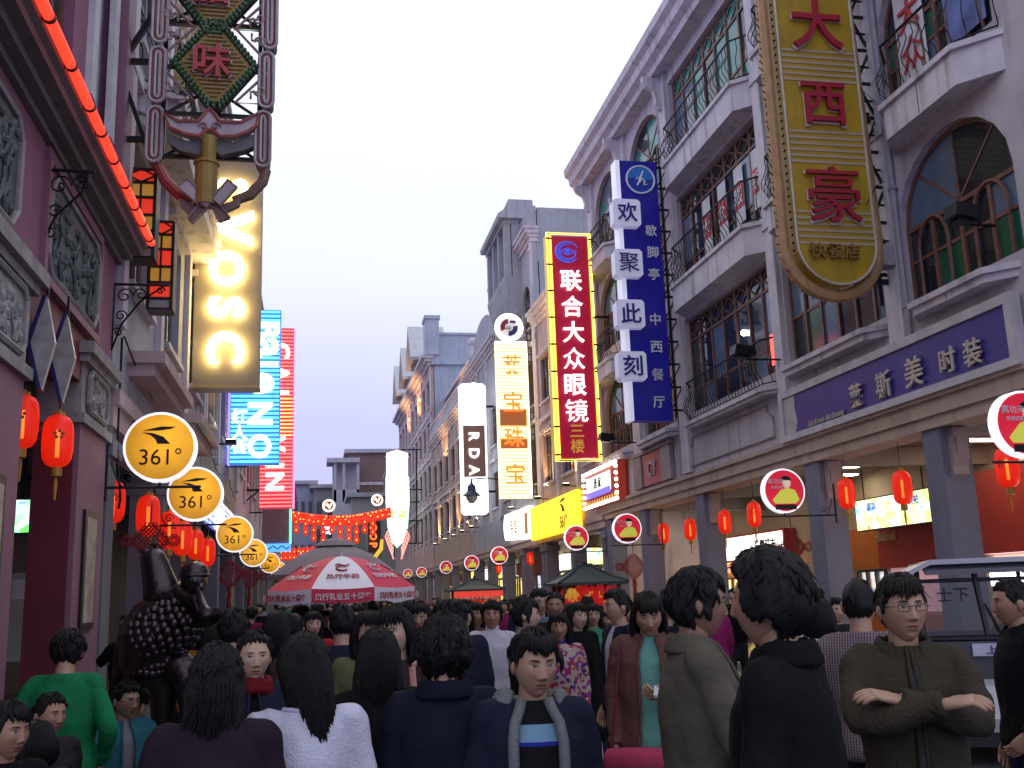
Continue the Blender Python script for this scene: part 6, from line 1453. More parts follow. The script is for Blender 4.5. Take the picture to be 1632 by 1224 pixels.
def base_surface(lon, lat, jaw=1.0):
    dx, dy, dz = np.sin(lon)*np.cos(lat), -np.cos(lon)*np.cos(lat), np.sin(lat)
    x = dx*.0745; y = np.where(dy < 0, dy*.093, dy*.099); z = np.where(dz > 0, dz*.113, dz*.119)
    t = np.clip((-z-.008)/.11, 0, 1)
    x = x*(1-.30*jaw*t**1.7)*(1+.03*g_(z-.02, .04)); y = np.where(y < 0, y*(1-.10*t**2), y*(1-.5*sst(t*1.3)))
    fl = np.clip(-dy, 0, 1); y = np.where(y < 0, y*(1-.05*g_(np.abs(x), .025)*fl), y)   # flatter face
    return np.stack([x, y, z], -1)
def head_points(nl, na, seed=0, female=False):
    r = np.random.RandomState(seed)
    u = np.linspace(-1, 1, nl, endpoint=False); lon = math.pi*(.62*u+.38*u**3)
    v = np.linspace(-1, 1, na); lat = np.clip((math.pi/2)*(.74*v+.26*v**3), -1.553, 1.553)
    LO, LA = np.meshgrid(lon, lat); P = base_surface(LO, LA, 1.1 if female else .92)
    x, y, z = P[..., 0], P[..., 1], P[..., 2]; w = sst(-y/.045); ax = np.abs(x)
    k = 1+r.uniform(-.15, .15, 8)
    hn = np.interp(z, [-.030, .024], [.0215*k[0], .003]); sg = np.interp(z, [-.03, .024], [.0135*k[1], .008])
    nose = hn*np.exp(-(x/sg)**2)*np.where(z < -.030, g_(z+.030, .0065), np.where(z > .024, g_(z-.024, .01), 1))
    d = nose+.0062*k[2]*g_(ax-.0125, .0062)*g_(z+.0335, .0065)
    d = d-.0085*g_(ax-.031, .017)*g_(z-.014, .0105)+.0042*g_(ax-.031, .0125)*g_(z-.0105, .0065)
    d = d+.003*k[3]*g_(ax-.03, .022)*g_(z-.031, .007)+.0045*k[4]*g_(ax-.043, .018)*g_(z+.014, .018)
    d = d+.0048*g_(x, .018)*g_(z+.0548, .0046)+.0055*g_(x, .0155)*g_(z+.0665, .0052)-.0035*g_(x, .023)*g_(z+.0608, .0019)
    d = d+.0065*k[5]*g_(x, .016)*g_(z+.097, .013)-.003*g_(x, .016)*g_(z+.079, .005)-.002*g_(ax-.028, .007)*g_(z+.045, .014)
    P[..., 1] = y-d*w
    lip = np.clip(1.6-1.6*((x/.0235)**2+((z+.0605)/.0115)**2), 0, 1)*w
    blush = .25*g_(ax-.042, .016)*g_(z+.02, .014)*w+.2*g_(x, .014)*g_(z+.03, .01)*w
    C = np.ones(P.shape[:2]+(4,)); L = np.array((.78, .46, .46)) if not female else np.array((.80, .38, .40))
    C[..., :3] = 1+(L-1)*lip[..., None]; C[..., 1] *= 1-.35*blush; C[..., 2] *= 1-.35*blush
    und = .25*g_(ax-.031, .014)*g_(z+.002, .005)*w; C[..., :3] *= (1-und)[..., None]
    return P, C
def grid_faces(nl, na, off=0):
    f = [(off+j*nl+k, off+j*nl+(k+1) % nl, off+(j+1)*nl+(k+1) % nl, off+(j+1)*nl+k) for j in range(na-1) for k in range(nl)]
    return f+[tuple(off+k for k in range(nl-1, -1, -1)), tuple(off+(na-1)*nl+k for k in range(nl))]
def rotm(yaw=0, pitch=0, roll=0):
    return np.array((Matrix.Rotation(yaw, 3, 'Z') @ Matrix.Rotation(pitch, 3, 'X') @ Matrix.Rotation(roll, 3, 'Y')))
def build_head(mb, T, seed, lod, female, eye=.62):
    """T maps head space to body space. Materials: 0 skin, 1 eye white, 2 iris and lashes, 3 brows and painted dark of nostrils and mouth line"""
    nl, na = ((84, 72), (52, 46), (26, 22))[2-lod]
    P, C = head_points(nl, na, seed, female); fl = P.reshape(-1, 3); n0 = len(mb.v)
    mb.add([T(p) for p in fl], grid_faces(nl, na))
    mb.c = (mb.c or [])+[tuple(c) for c in C.reshape(-1, 4)]
    fr = fl[fl[:, 1] < -.02]
    def sy(x, z):
        d2 = (fr[:, 0]-x)**2+(fr[:, 2]-z)**2; i = np.argsort(d2)[:4]; w = 1/(d2[i]+1e-7); return float((fr[i, 1]*w).sum()/w.sum())
    for s in (-1, 1):                                             # ears
        mb.ball((0, 0, 0), 1, 8, 6); 
        for i in range(len(mb.v)-56, len(mb.v)):
            q = np.array(mb.v[i]); mb.v[i] = tuple(T(np.array((s*.0745, .012, -.006))+q*np.array((.012, .018+.006*q[2], .031))+np.array((s*.006*abs(q[1]), .004, 0))))
    if lod:
        sk = SKEW = female*.0
        for s in (-1, 1):
            cx, cz, w_, h_ = s*.0305, .0105, .0148, .0062*eye
            up = [(cx+w_*math.cos(t), cz+(h_*(1.15 if math.sin(t) > 0 else .7))*math.sin(t)+.0016*s*math.cos(t)) for t in np.linspace(0, 2*math.pi, 12, endpoint=False)]
            pts = [np.array((a, sy(a, b)-.0012, b)) for a, b in up]; c = np.array((cx, sy(cx, cz)-.0030, cz))
            mb.add([T(c)]+[T(p) for p in pts], [(0, (k+1) % 12+1, k+1) for k in range(12)], 1)
            ir = [np.array((cx+.0064*math.cos(t), 0, cz+min(.0064*math.sin(t), h_*.95))) for t in np.linspace(0, 2*math.pi, 10, endpoint=False)]
            for p in ir: p[1] = sy(p[0], p[2])-.0036; p[2] = max(p[2], cz-h_*.75)
            mb.add([T(np.array((cx, c[1]-.0016, cz)))]+[T(p) for p in ir], [(0, (k+1) % 10+1, k+1) for k in range(10)], 2)
            lash = [pts[k] for k in range(0, 7)]; mb.tube([T(p+np.array((0, -.0012, .0005))) for p in lash], [.0007]+[.0016]*5+[.0007], 4, mi=2)
            br = [(s*(.0135+.0062*k), .0265+.0042*math.sin(.35+.42*k)-(.0005*k if female else 0)) for k in range(6)]
            mb.tube([T(np.array((a, sy(a, b)-.0016, b))) for a, b in br], [.0020, .0032, .0034, .0031, .0024, .0009] if not female else [.0014, .0022, .0023, .002, .0015, .0007], 5, mi=3, flat=.6)
        for s in (-1, 1): mb.ball(T(np.array((s*.006, sy(s*.006, -.0385)-.001, -.0385))), .0026, 6, 4, mi=3, sc=(1, .7, .5))  # nostril shade painted as dark dots
        mo = [(-.021+.006*k, -.0607+.0006*abs(k-3.5)) for k in range(8)]
        mb.tube([T(np.array((a, sy(a, b)-.0006, b))) for a, b in mo], [.0005]+[.0010]*6+[.0005], 4, mi=3)  # shade between the lips painted as a dark line
def hair_mesh(T, seed, style, lod):
    """cap with an uneven hairline, plus tapered locks"""
    r = random.Random(seed); mb = MB(); st = dict(zf=.068, side=-.012, back=-.075, top=.026, st=.014, clump=.007, fringe=0, long=0, curl=0, tuft=30, part=0, lat=0)
    st.update(style)
    nl, na = ((96, 60), (56, 36), (30, 20))[2-lod]
    u = np.linspace(-1, 1, nl, endpoint=False); lon = math.pi*u
    v = np.linspace(-1, 1, na); lat = np.clip(v*math.pi/2, -1.553, 1.553); LO, LA = np.meshgrid(lon, lat)
    P = base_surface(LO, LA); z = P[..., 2]; al = np.abs(LO)
    hl = np.interp(al, [0, .75, 1.0, 1.35, 1.62, 1.9, 2.3, math.pi], [st['zf'], st['zf']-.004, st['zf']*.55+.01, st['side'], st['side']+.012, st['back']*.5, st['back'], st['back']])
    hl = hl+.007*np.sin(LO*17+seed)+.004*np.sin(LO*31+seed*2)
    m = sst((z-hl)/.016)
    T_ = st['st']+(st['top']-st['st'])*sst((z-.01)/.08)
    nzv = np.array([mnoise.noise(Vector((a*5.5+seed, b*2.2, seed*.37))) for a, b in zip(LO.ravel(), LA.ravel())]).reshape(LO.shape)
    fin = np.array([mnoise.noise(Vector((a*19+seed, b*1.5, seed*.7))) for a, b in zip(LO.ravel(), LA.ravel())]).reshape(LO.shape)
    T_ = T_+st['clump']*(nzv*1.5+fin*.7)
    if st['curl']:
        cz_ = np.array([mnoise.noise(Vector(tuple(p*120))) for p in P.reshape(-1, 3)]).reshape(LO.shape); T_ = T_+st['curl']*np.abs(cz_)*1.6
    N = P/np.linalg.norm(P, axis=-1, keepdims=True); off = -.014+(T_+.014)*m; Q = P+N*off[..., None]
    mb.add([T(p) for p in Q.reshape(-1, 3)], grid_faces(nl, na))
    def surf(lo, la, o): p = base_surface(np.array(lo), np.array(la)); return p+p/np.linalg.norm(p)*o
    nt = int(st['tuft']*(1, .45, .15)[2-lod])
    for k in range(nt):                          # locks over crown and sides
        lo = r.uniform(-math.pi, math.pi); la = r.uniform(.35, 1.4); w = r.uniform(.008, .014); L = r.uniform(.25, .55); dl = r.uniform(-.25, .25); pts = []
        if abs(lo) < 1.15 and la-L < .72: continue
        for i in range(5):
            t = i/4; pts.append(T(surf(lo+dl*t, la-L*t, st['top']*.65+.005*math.sin(t*3)+(.007*t if not st['long'] else 0))))
        mb.tube(pts, [w*.5, w, w*.9, w*.6, w*.12], 4, flat=.6)
    if lod == 2 and st['tuft']:                  # stray single hairs that break the outline
        for k in range(190):
            lo = r.uniform(-math.pi, math.pi); la = r.uniform(-.1, 1.5); L = r.uniform(.12, .3); dl = r.uniform(-.25, .25)
            if (abs(lo) < 1.2 and la < .8) or (abs(lo) < 1.95 and la < .45): continue
            mb.tube([T(surf(lo+dl*t, la-L*t, st['top']*(.9 if la > .4 else .6)+.014*t*r.uniform(.3, 1.2))) for t in (0, .5, 1)], [.0022, .0018, .0004], 3)
    nf = int(st['fringe']*(1, .6, .35)[2-lod])
    for k in range(nf):                          # fringe over the forehead
        lo = -1.0+2.0*(k+.5)/nf+r.uniform(-.05, .05); zE = st.get('fz', .035)+r.uniform(-.008, .012)+.012*abs(lo); la1 = math.asin(max(-.9, min(.9, zE/.113))); dl = st.get('sweep', 0)+r.uniform(-.1, .1); pts = []
        for i in range(5):
            t = i/4; pts.append(T(surf(lo+dl*t, .95+(la1-.95)*t, .019-.008*t)))
        mb.tube(pts, [.012, .014, .012, .008, .0015], 4, flat=.55)
    if st['long']:
        n = int(st.get('n', 78)*(1, .62, .3)[2-lod]); L = st['long']; wd = (.0135, .022, .042)[2-lod]*(90/max(90, st.get('n', 78)))**.6
        lo0 = st.get('open', 1.25)
        for ly in range(2):
            for k in range(n):
                s = (k+.5)/n; lo = lo0+(2*math.pi-2*lo0)*s; lo = lo if lo < math.pi else lo-2*math.pi
                a0 = surf(lo, 1.25, st['top']*.8); a1 = surf(lo, .75, st['st']+.004-.006*ly); a2 = surf(lo, .12, st['st']+.001-.006*ly)
                pts = [a0, (a0+a1)/2+np.array((0, 0, .004)), a1, a2]; d = r.uniform(-.012, .012); sid = abs(math.sin(lo)); wv = st.get('wave', .0)
                e = a2.copy(); nn = 5
                zend = -L*(1-.16*sid**2)*r.uniform(.93, 1.05)
                for i in range(1, nn+1):
                    t = i/nn; zz = a2[2]+(zend-a2[2])*t
                    p = np.array((a2[0]*(1+.1*math.sin(t*2)-st.get('conv', .05)*t)+d*t+wv*math.sin(t*9+k), a2[1]+.018*math.sin(t*math.pi)-(.03*t if a2[1] > .05 else -.012*t)+wv*math.cos(t*8+k)+st.get('fwd', 0)*t, zz))+np.array((st.get('shift', 0)*t**1.3, 0, 0)); pts.append(p)
                mb.tube([T(p) for p in pts], [wd*.4, wd*.8, wd, wd, wd, wd*.95, wd*.85, wd*.6, wd*.12], 5, flat=.5)
    return mb
def loft_torso(mb, spec, gap=None, th=.028, n=28, cx=0, cy=0, lean=0):
    """spec rows: (z, rx, ry, y offset); gap rows give the half angle left open at the front"""
    if gap is None:
        R = []
        for z, rx, ry, yo in spec: R.append([(cx+rx*math.copysign(abs(math.cos(a))**.9, math.cos(a)), cy+yo+lean*(z-.9)+ry*math.copysign(abs(math.sin(a))**.9, math.sin(a)), z) for a in np.linspace(0, 2*math.pi, n, endpoint=False)])
        mb.rings(R)
    else:
        R = []
        for (z, rx, ry, yo), g in zip(spec, gap):
            A = np.linspace(-math.pi/2+g, 1.5*math.pi-g, n)
            o = [(cx+rx*math.cos(a), cy+yo+lean*(z-.9)+ry*math.sin(a), z) for a in A]; i_ = [(cx+(rx-th)*math.cos(a), cy+yo+lean*(z-.9)+(ry-th)*math.sin(a), z) for a in A[::-1]]
            R.append(o+i_)
        mb.rings(R)
def limb(mb, pts, rs, n=10, sub=5, wr=0, r=None):
    P = [np.array(p, float) for p in pts]; o, q = [], []; P2 = [P[0]]+P+[P[-1]]
    for i in range(len(P)-1):
        a, b, c, d = P2[i], P2[i+1], P2[i+2], P2[i+3]
        for k in range(sub):
            t = k/sub; cr = .5*((2*b)+(-a+c)*t+(2*a-5*b+4*c-d)*t*t+(-a+3*b-3*c+d)*t**3)
            o.append(b+(c-b)*t+(cr-(b+(c-b)*t))*.6); w = 1+(wr*(r.uniform(-1, 1)) if r and k else 0); q.append((rs[i]+(rs[i+1]-rs[i])*t)*w)
    o.append(P[-1]); q.append(rs[-1]); mb.tube(o, q, n)
def hand(mb, w, d, nrm, side, curl=.5, s=1.0, lod=2):
    """palm and five bent fingers; w wrist, d finger direction, nrm palm normal, side which way the thumb leaves"""
    w, d, nrm = [np.array(q, float) for q in (w, d, nrm)]; d /= np.linalg.norm(d); nrm = nrm-d*(nrm@d); nrm /= np.linalg.norm(nrm); x = np.cross(d, nrm)*side
    R = []
    for t, a, b in ((-.02, .026, .021), (.0, .028, .020), (.03, .038, .017), (.06, .043, .015), (.085, .041, .013), (.092, .034, .008)):
        R.append([tuple(w+d*t*s+x*a*s*math.cos(k*math.pi/6)+nrm*b*s*math.sin(k*math.pi/6)) for k in range(12)])
    mb.rings(R)
    for k, (o, L) in enumerate(((.030, .068), (.010, .078), (-.010, .072), (-.029, .056))):
        p = w+d*.078*s+x*o*s; pts = [p]; dd = d.copy(); a = curl*(.8+.08*k)
        for j in range(3):
            c, s_ = math.cos(a), math.sin(a); dd = dd*c+nrm*s_; nrm2 = nrm*c-d*0; dd /= np.linalg.norm(dd); p = p+dd*L*s*(.44, .32, .24)[j]; pts.append(p)
        mb.tube(pts, [.0098*s, .0092*s, .0082*s, .0058*s], 7)
    p = w+d*.022*s+x*.032*s; t1 = (x*.75+d*.65+nrm*.25); t1 /= np.linalg.norm(t1); t2 = (x*.2+d*.85+nrm*.5); t2 /= np.linalg.norm(t2)
    mb.tube([w+d*.008*s+x*.018*s, p, p+t1*.034*s, p+t1*.034*s+t2*.030*s], [.014*s, .0125*s, .0105*s, .007*s], 7)
ARMS = {
 'hang': lambda s: [(s*.168, .008, 1.392), (s*.212, .03, 1.13), (s*.212, -.045, .885)],
 'walk': lambda s: [(s*.168, .008, 1.392), (s*.235, .07*s, 1.14), (s*.225, -.10+.12*s, .90)],
 'front': lambda s: [(s*.168, .008, 1.392), (s*.235, -.03, 1.13), (s*.10, -.25, 1.06)],
 'phone': lambda s: [(s*.168, .008, 1.392), (s*.235, -.03, 1.13), (s*.06, -.27, 1.16)],
 'bag': lambda s: [(s*.168, .008, 1.392), (s*.24, .0, 1.13), (s*.17, -.17, 1.02)],
 'pocket': lambda s: [(s*.168, .008, 1.392), (s*.27, .06, 1.14), (s*.20, -.09, .96)],
 'lap': lambda s: [(s*.168, .008, 1.392), (s*.24, -.08, 1.15), (s*.07, -.33, 1.02)],
 'hip': lambda s: [(s*.168, .008, 1.392), (s*.34, .05, 1.18), (s*.20, -.05, 1.0)],
}
CL = {}
def cloth(name, col, rough=.85, var=.16, bump=.25, bs=45, sheen=0):
    if name not in CL: CL[name] = mat(name, col, rough, var=var, scale=7, bump=bump, bscale=bs, sheen=sheen, spec=.12)
    return CL[name]
cloud_tex = bpy.data.textures.new('cloth folds', 'CLOUDS'); cloud_tex.noise_scale = .15; cloud_tex.noise_depth = 2
fold_tex = bpy.data.textures.new('fine cloth folds', 'CLOUDS'); fold_tex.noise_scale = .06; fold_tex.noise_depth = 1
BAKE = []
def garment(mb, name, m, parent, vox, disp=.016, smooth=4, extra=None):
    o = mb.build(name, m if isinstance(m, list) else [m], parent, smooth=True, local=True)
    md = o.modifiers.new('weld', 'REMESH'); md.mode = 'VOXEL'; md.voxel_size = vox; md.use_smooth_shade = True
    md = o.modifiers.new('soft', 'SMOOTH'); md.iterations = smooth; md.factor = .5
    if disp:
        md = o.modifiers.new('folds', 'DISPLACE'); md.texture = cloud_tex; md.strength = disp; md.mid_level = .5; md.texture_coords = 'LOCAL'
        if vox < .014: md = o.modifiers.new('fine folds', 'DISPLACE'); md.texture = fold_tex; md.strength = disp*.15; md.mid_level = .5; md.texture_coords = 'LOCAL'
    BAKE.append((o, extra)); return o
TOPS = {
 'sweater': [(.86, .172, .128, 0), (.92, .180, .132, 0), (1.05, .166, .122, 0), (1.2, .178, .128, 0), (1.32, .182, .120, .0), (1.385, .165, .098, .005), (1.425, .118, .078, .01), (1.458, .072, .064, .01)],
 'coat': [(.50, .235, .19, .0), (.7, .215, .165, 0), (.9, .192, .142, 0), (1.05, .172, .128, 0), (1.2, .186, .132, 0), (1.32, .188, .125, 0), (1.385, .170, .10, .005), (1.425, .122, .082, .01), (1.462, .076, .068, .01)],
 'dress': [(.62, .215, .17, 0), (.8, .20, .155, 0), (.95, .17, .13, 0), (1.08, .15, .11, 0), (1.2, .165, .12, 0), (1.32, .178, .116, 0), (1.39, .165, .094, .005), (1.43, .11, .075, .01), (1.455, .07, .062, .01)],
}
for k_, f_ in (('slim', .91), ('broad', 1.08)): TOPS[k_] = [(z, rx*f_, ry*(f_ if f_ < 1 else 1.05), y) for z, rx, ry, y in TOPS['sweater']]
def person(label, pos, H, yaw, lod=1, seed=1, female=False, skin=0, hair=None, hmat=0, top='sweater', topm=None, sleeve=1.0, arms=('hang', 'hang'), openf=None, shirt=None, shirtm=None,
           legm=None, legs='stand', head=(0, 0, 0), collar=None, collarm=None, shoem=None, lean=0, group=None, eye=.62, cat='person', skirt=None, wrinkle=.024, trimm=None, shirtx=None, trim_r=.008):
    """a figure in local space facing -y, 1.70 m tall before scaling"""
    r = random.Random(seed); s = H/1.70
    P = thing('person', label, cat, pos, group, yaw); P.scale = (s, s, s)
    vox = (.0115, .019, .032)[2-lod]; dz = -.42 if legs == 'sit' else 0; dv = np.array((0, 0, dz))
    def up(p): p = np.array(p, float); return np.array((p[0], p[1]+lean*(p[2]-.9)*(1 if p[2] > .9 else 0), p[2]+dz))
    # -------- body
    b = MB(); HC = up((0, -.018, 1.583)); RM = rotm(*head); piv = np.array((0, .02, -.09))
    Th = lambda p: HC+piv+RM@(np.array(p)-piv)
    build_head(b, Th, seed, lod, female, eye)
    b.tube([up((0, .022, 1.37)), up((0, .014, 1.44)), Th((0, .018, -.085)), Th((0, .012, -.04))], [.066, .055, .051, .05], 14)
    b.tube([up((0, .01, z)) for z in (.86, 1.0, 1.2, 1.34, 1.40)], [.085, .085, .085, .08, .055], 12)
    hands = []
    for s_, nm in zip((-1, 1), arms):
        A = [up(p) for p in (ARMS[nm](s_) if isinstance(nm, str) else nm)]; hands.append(A)
        b.tube(A, [.045, .038, .027], 8)
        d = A[2]-A[1]; d /= np.linalg.norm(d); inn = np.array((-s_, -.25, 0.0)) if abs(d[2]) > .6 else np.array((0, .3, -1.0)) if nm not in ('phone',) else np.array((0, .6, .4))
        hand(b, A[2]+d*.008, d, inn, s_ if abs(d[2]) > .6 else -s_, .45 if nm != 'phone' else .9, 1.0 if not female else .92, lod)
    if legs == 'sit': LG = [[(s_*.09, 0, .50), (s_*.13, -.40, .50), (s_*.13, -.36, .08)] for s_ in (-1, 1)]
    elif legs == 'walk': LG = [[(-.085, 0, .90), (-.10, -.10, .48), (-.09, -.17, .08)], [(.085, 0, .90), (.10, -.02, .48), (.09, .20, .12)]]
    else: LG = [[(s_*.088, 0, .90), (s_*.098, -.012, .48), (s_*.10, .02, .08)] for s_ in (-1, 1)]
    for g in LG: b.tube(g, [.075, .05, .035], 8); b.tube([g[2], np.array(g[2])+np.array((0, -.1, -.045))], [.03, .03], 6)
    b.c = list(b.c)+[(1, 1, 1, 1)]*(len(b.v)-len(b.c))
    body = b.build('body', [SKINS[skin], EYEW, IRIS, BROW_CREASE], P, smooth=True, local=True)
    # -------- hair
    if hair is not None: hair_mesh(Th, seed, hair, lod).build('hair', HAIRS[hmat], P, smooth=True, local=True)
    # -------- clothes
    if shirt is not None:
        q = MB(); loft_torso(q, [(z+dz, rx*.90, ry*.90, y) for z, rx, ry, y in TOPS['sweater']], lean=lean); garment(q, 'shirt', shirtm, P, vox, .006, 4, shirtx)
    q = MB(); spec = [(z+dz, rx, ry, y) for z, rx, ry, y in TOPS[top]]
    if legs == 'sit': spec = [t for t in spec if t[0] > .44]
    if openf is None: loft_torso(q, spec, lean=lean)
    else: loft_torso(q, [(z, rx*1.06, ry*1.08, y) for z, rx, ry, y in spec], [np.interp(z-dz, [.5, .86, 1.2, 1.42, 1.47], [openf*1.15, openf, openf*.8, openf*.75, openf*1.2]) for z, *_ in spec], max(.03, vox*2.2), lean=lean)
    if skirt is None or True:
        for A in hands:
            if sleeve > 0:
                e = A[1]+(A[2]-A[1])*(sleeve*2-1) if sleeve >= .5 else A[0]+(A[1]-A[0])*sleeve*2
                pts = [A[0]+np.array((-.07*np.sign(A[0][0]), 0, .012)), A[0], A[1], e] if sleeve > .5 else [A[0]+np.array((-.07*np.sign(A[0][0]), 0, .012)), A[0], e]
                k_ = 1.12 if openf is not None or top == 'coat' else 1.0
                limb(q, pts, [.050*k_, .056*k_, .050*k_, .040*k_][:len(pts)], 12, 6, .10, r)
    tp = garment(q, {'coat': 'coat', 'dress': 'dress'}.get(top, 'jacket' if openf is not None else 'top'), topm, P, vox, wrinkle)
    if lod == 2:
        q = MB(); z0, rx, ry, yo = spec[0]; k_ = 1.06 if openf else 1.0
        A = np.linspace(-math.pi/2+(openf or 0)*1.0, 1.5*math.pi-(openf or 0)*1.0, 30, endpoint=openf is not None)
        q.tube([(rx*k_*1.0*math.cos(a), yo+ry*k_*1.02*math.sin(a)+lean*(z0-.9)*(z0 > .9), z0+.012) for a in A], .013, 6, closed=openf is None)
        if sleeve == 1.0:
            for A_ in hands:
                d = A_[2]-A_[1]; d /= np.linalg.norm(d); c = A_[2]-d*.005; kk = .047 if openf or top == 'coat' else .043
                q.tube([c-d*.03, c, c+d*.004], [kk, kk*.96, kk*.9], 14)
        if openf:
            for sg in (-1, 1):
                p = []
                for (z, rx, ry, yo) in spec:
                    g = np.interp(z-dz, [.5, .86, 1.2, 1.42, 1.47], [openf*1.15, openf, openf*.8, openf*.75, openf*1.2]); a = -math.pi/2+sg*g; p.append((rx*1.06*math.cos(a), yo+lean*(z-.9)+ry*1.08*math.sin(a)-.006, z))
                q.tube(p, trim_r, 6)
        q.build('trim', trimm or topm, P, smooth=True, local=True)
    if collar:
        q = MB(); kind = collar
        if kind == 'turtle':
            q.rings([[tuple(up((rr*math.cos(a), .012+rr*.92*math.sin(a), z))) for a in np.linspace(0, 2*math.pi, 18, endpoint=False)] for z, rr in ((1.425, .085), (1.45, .068), (1.475, .062), (1.50, .060), (1.502, .054), (1.46, .05))]); q.build('collar', collarm or topm, P, smooth=True, local=True)
        elif kind == 'hood':
            for rr, z, y in ((.115, 1.425, .045), (.10, 1.455, .05)): q.tube([tuple(up((rr*1.15*math.cos(a), y+rr*math.sin(a)*.85, z-.022*math.sin(a)+(.01 if a > 3 else 0)))) for a in np.linspace(-.9, math.pi+.9, 14)], [.012]+[.028]*12+[.012], 8)
            q.ball(tuple(up((0, .13, 1.37))), .1, 12, 8, sc=(1.0, .45, .9)); garment(q, 'hood', collarm or topm, P, vox, .01, 3)
        elif kind == 'scarf':
            for z, rr in ((1.43, .088), (1.465, .075)): q.tube([tuple(up((rr*math.cos(a), .01+rr*math.sin(a), z+.012*math.sin(3*a)))) for a in np.linspace(0, 2*math.pi, 18, endpoint=False)], .026, 8, closed=True)
            garment(q, 'scarf', collarm or topm, P, vox, .01, 2)
        elif kind == 'crew':
            q.tube([tuple(up((.074*math.cos(a), .008+.066*math.sin(a), 1.452-.018*(math.sin(a) < 0)*abs(math.sin(a))))) for a in np.linspace(0, 2*math.pi, 24, endpoint=False)], .009, 6, closed=True); q.build('collar', collarm or topm, P, smooth=True, local=True)
        else:                                    # folded jacket collar, open at the front
            A = np.linspace(-math.pi/2+.42, 1.5*math.pi-.42, 22); R = []
            for z, rr in ((1.425, .094), (1.485, .078), (1.497, .080), (1.492, .092), (1.43, .118), (1.422, .112)): R.append([tuple(up((rr*math.cos(a), .012+rr*.88*math.sin(a), z-.028*max(0, -math.sin(a))))) for a in A])
            q.rings([list(c_) for c_ in zip(*R)]); garment(q, 'collar', collarm or topm, P, min(vox, .012), .006, 2)
    q = MB(); lm = legm or cloth('dark navy denim', (.02, .025, .05))
    for g in LG:
        g2 = [np.array(g[0])+np.array((0, 0, .03)), np.array(g[0])-np.array((0, 0, .08 if legs != 'sit' else .0)), np.array(g[1]), np.array(g[2])]
        limb(q, g2, [.10, .10, .072, .062], 12, 6, .05, r)
    q.ball((0, .01, .90+dz), .125, 12, 8, sc=(1.12, .86, .8)); garment(q, 'trousers', lm, P, vox*1.15, wrinkle*.8)
    for g in LG:
        f = np.array(g[2]); R = []
        for yy, hw, z1 in ((.055, .026, .05), (.03, .036, .075), (-.02, .038, .075), (-.08, .045, .05), (-.14, .044, .038), (-.185, .028, .028)):
            R.append([(f[0]+hw*math.cos(a), f[1]+yy, max(.0, f[2]-.08+.0)+max(0, (z1/2)*(1+math.sin(a)))) for a in np.linspace(0, 2*math.pi, 10, endpoint=False)])
        MB().rings(R).build('shoe', shoem or mat('black shoe leather', (.015, .014, .014), .4), P, smooth=True, local=True)
    P['_h'] = 0; del P['_h']
    return P
def bake_garments():
    bpy.context.view_layer.update(); dg = bpy.context.evaluated_depsgraph_get(); new = []
    for o, ex in BAKE: new.append((o, bpy.data.meshes.new_from_object(o.evaluated_get(dg)), ex))
    for o, me, ex in new:
        o.modifiers.clear(); o.data = me
        if ex: ex(o, me)
    BAKE.clear()
def glasses(P, yawpr, dz=0, m=None, H=None, lean=0):
    RM = rotm(*yawpr); HC = np.array((0, -.018, 1.583+dz)); piv = np.array((0, .02, -.09)); Th = lambda p: HC+piv+RM@(np.array(p)-piv); q = MB()
    for s in (-1, 1):
        q.tube([Th((s*.033+.021*math.copysign(abs(math.cos(a))**.6, math.cos(a)), -.098+.004*abs(math.cos(a)), .008+.0125*math.copysign(abs(math.sin(a))**.6, math.sin(a)))) for a in np.linspace(0, 2*math.pi, 16, endpoint=False)], .0016, 5, closed=True)
        q.tube([Th((s*.054, -.092, .012)), Th((s*.073, -.075, .013)), Th((s*.078, .0, .010)), Th((s*.074, .022, -.004))], .0016, 5)
    q.tube([Th((-.012, -.100, .012)), Th((0, -.105, .014)), Th((.012, -.100, .012))], .0016, 5)
    q.build('glasses', m or mat('black spectacle frame', (.01, .01, .01), .3), P, local=True)
def at_depth(px, py, zc): return CAM+_ray(px, py)*zc
def stand(px, ytop, zc): p = at_depth(px, ytop, zc); return (p[0], p[1], 0), p[2]
# ------------------------------------------------------------ fabrics
def plaid(name, c1, c2, c3, sc=38):
    m = cloth(name, c1); n, l = m.node_tree.nodes, m.node_tree.links; b = n['Principled BSDF']; t = n.new('ShaderNodeTexCoord'); prev = None
    for ax, c in (('Z', c2), ('X', c3)):
        w_ = n.new('ShaderNodeTexWave'); w_.bands_direction = ax; w_.inputs['Scale'].default_value = sc/6.28*1.0; w_.inputs['Distortion'].default_value = .3
        r_ = n.new('ShaderNodeMapRange'); r_.inputs[1].default_value = .55; r_.inputs[2].default_value = .8; l.new(t.outputs['Object'], w_.inputs[0]); l.new(w_.outputs['Fac'], r_.inputs[0])
        mx = n.new('ShaderNodeMix'); mx.data_type = 'RGBA'; l.new(r_.outputs[0], mx.inputs[0]); mx.inputs[6].default_value = (*c1, 1); mx.inputs[7].default_value = (*c, 1)
        if prev: l.new(prev, mx.inputs[6])
        prev = mx.outputs[2]
    l.new(prev, b.inputs['Base Color']); return m
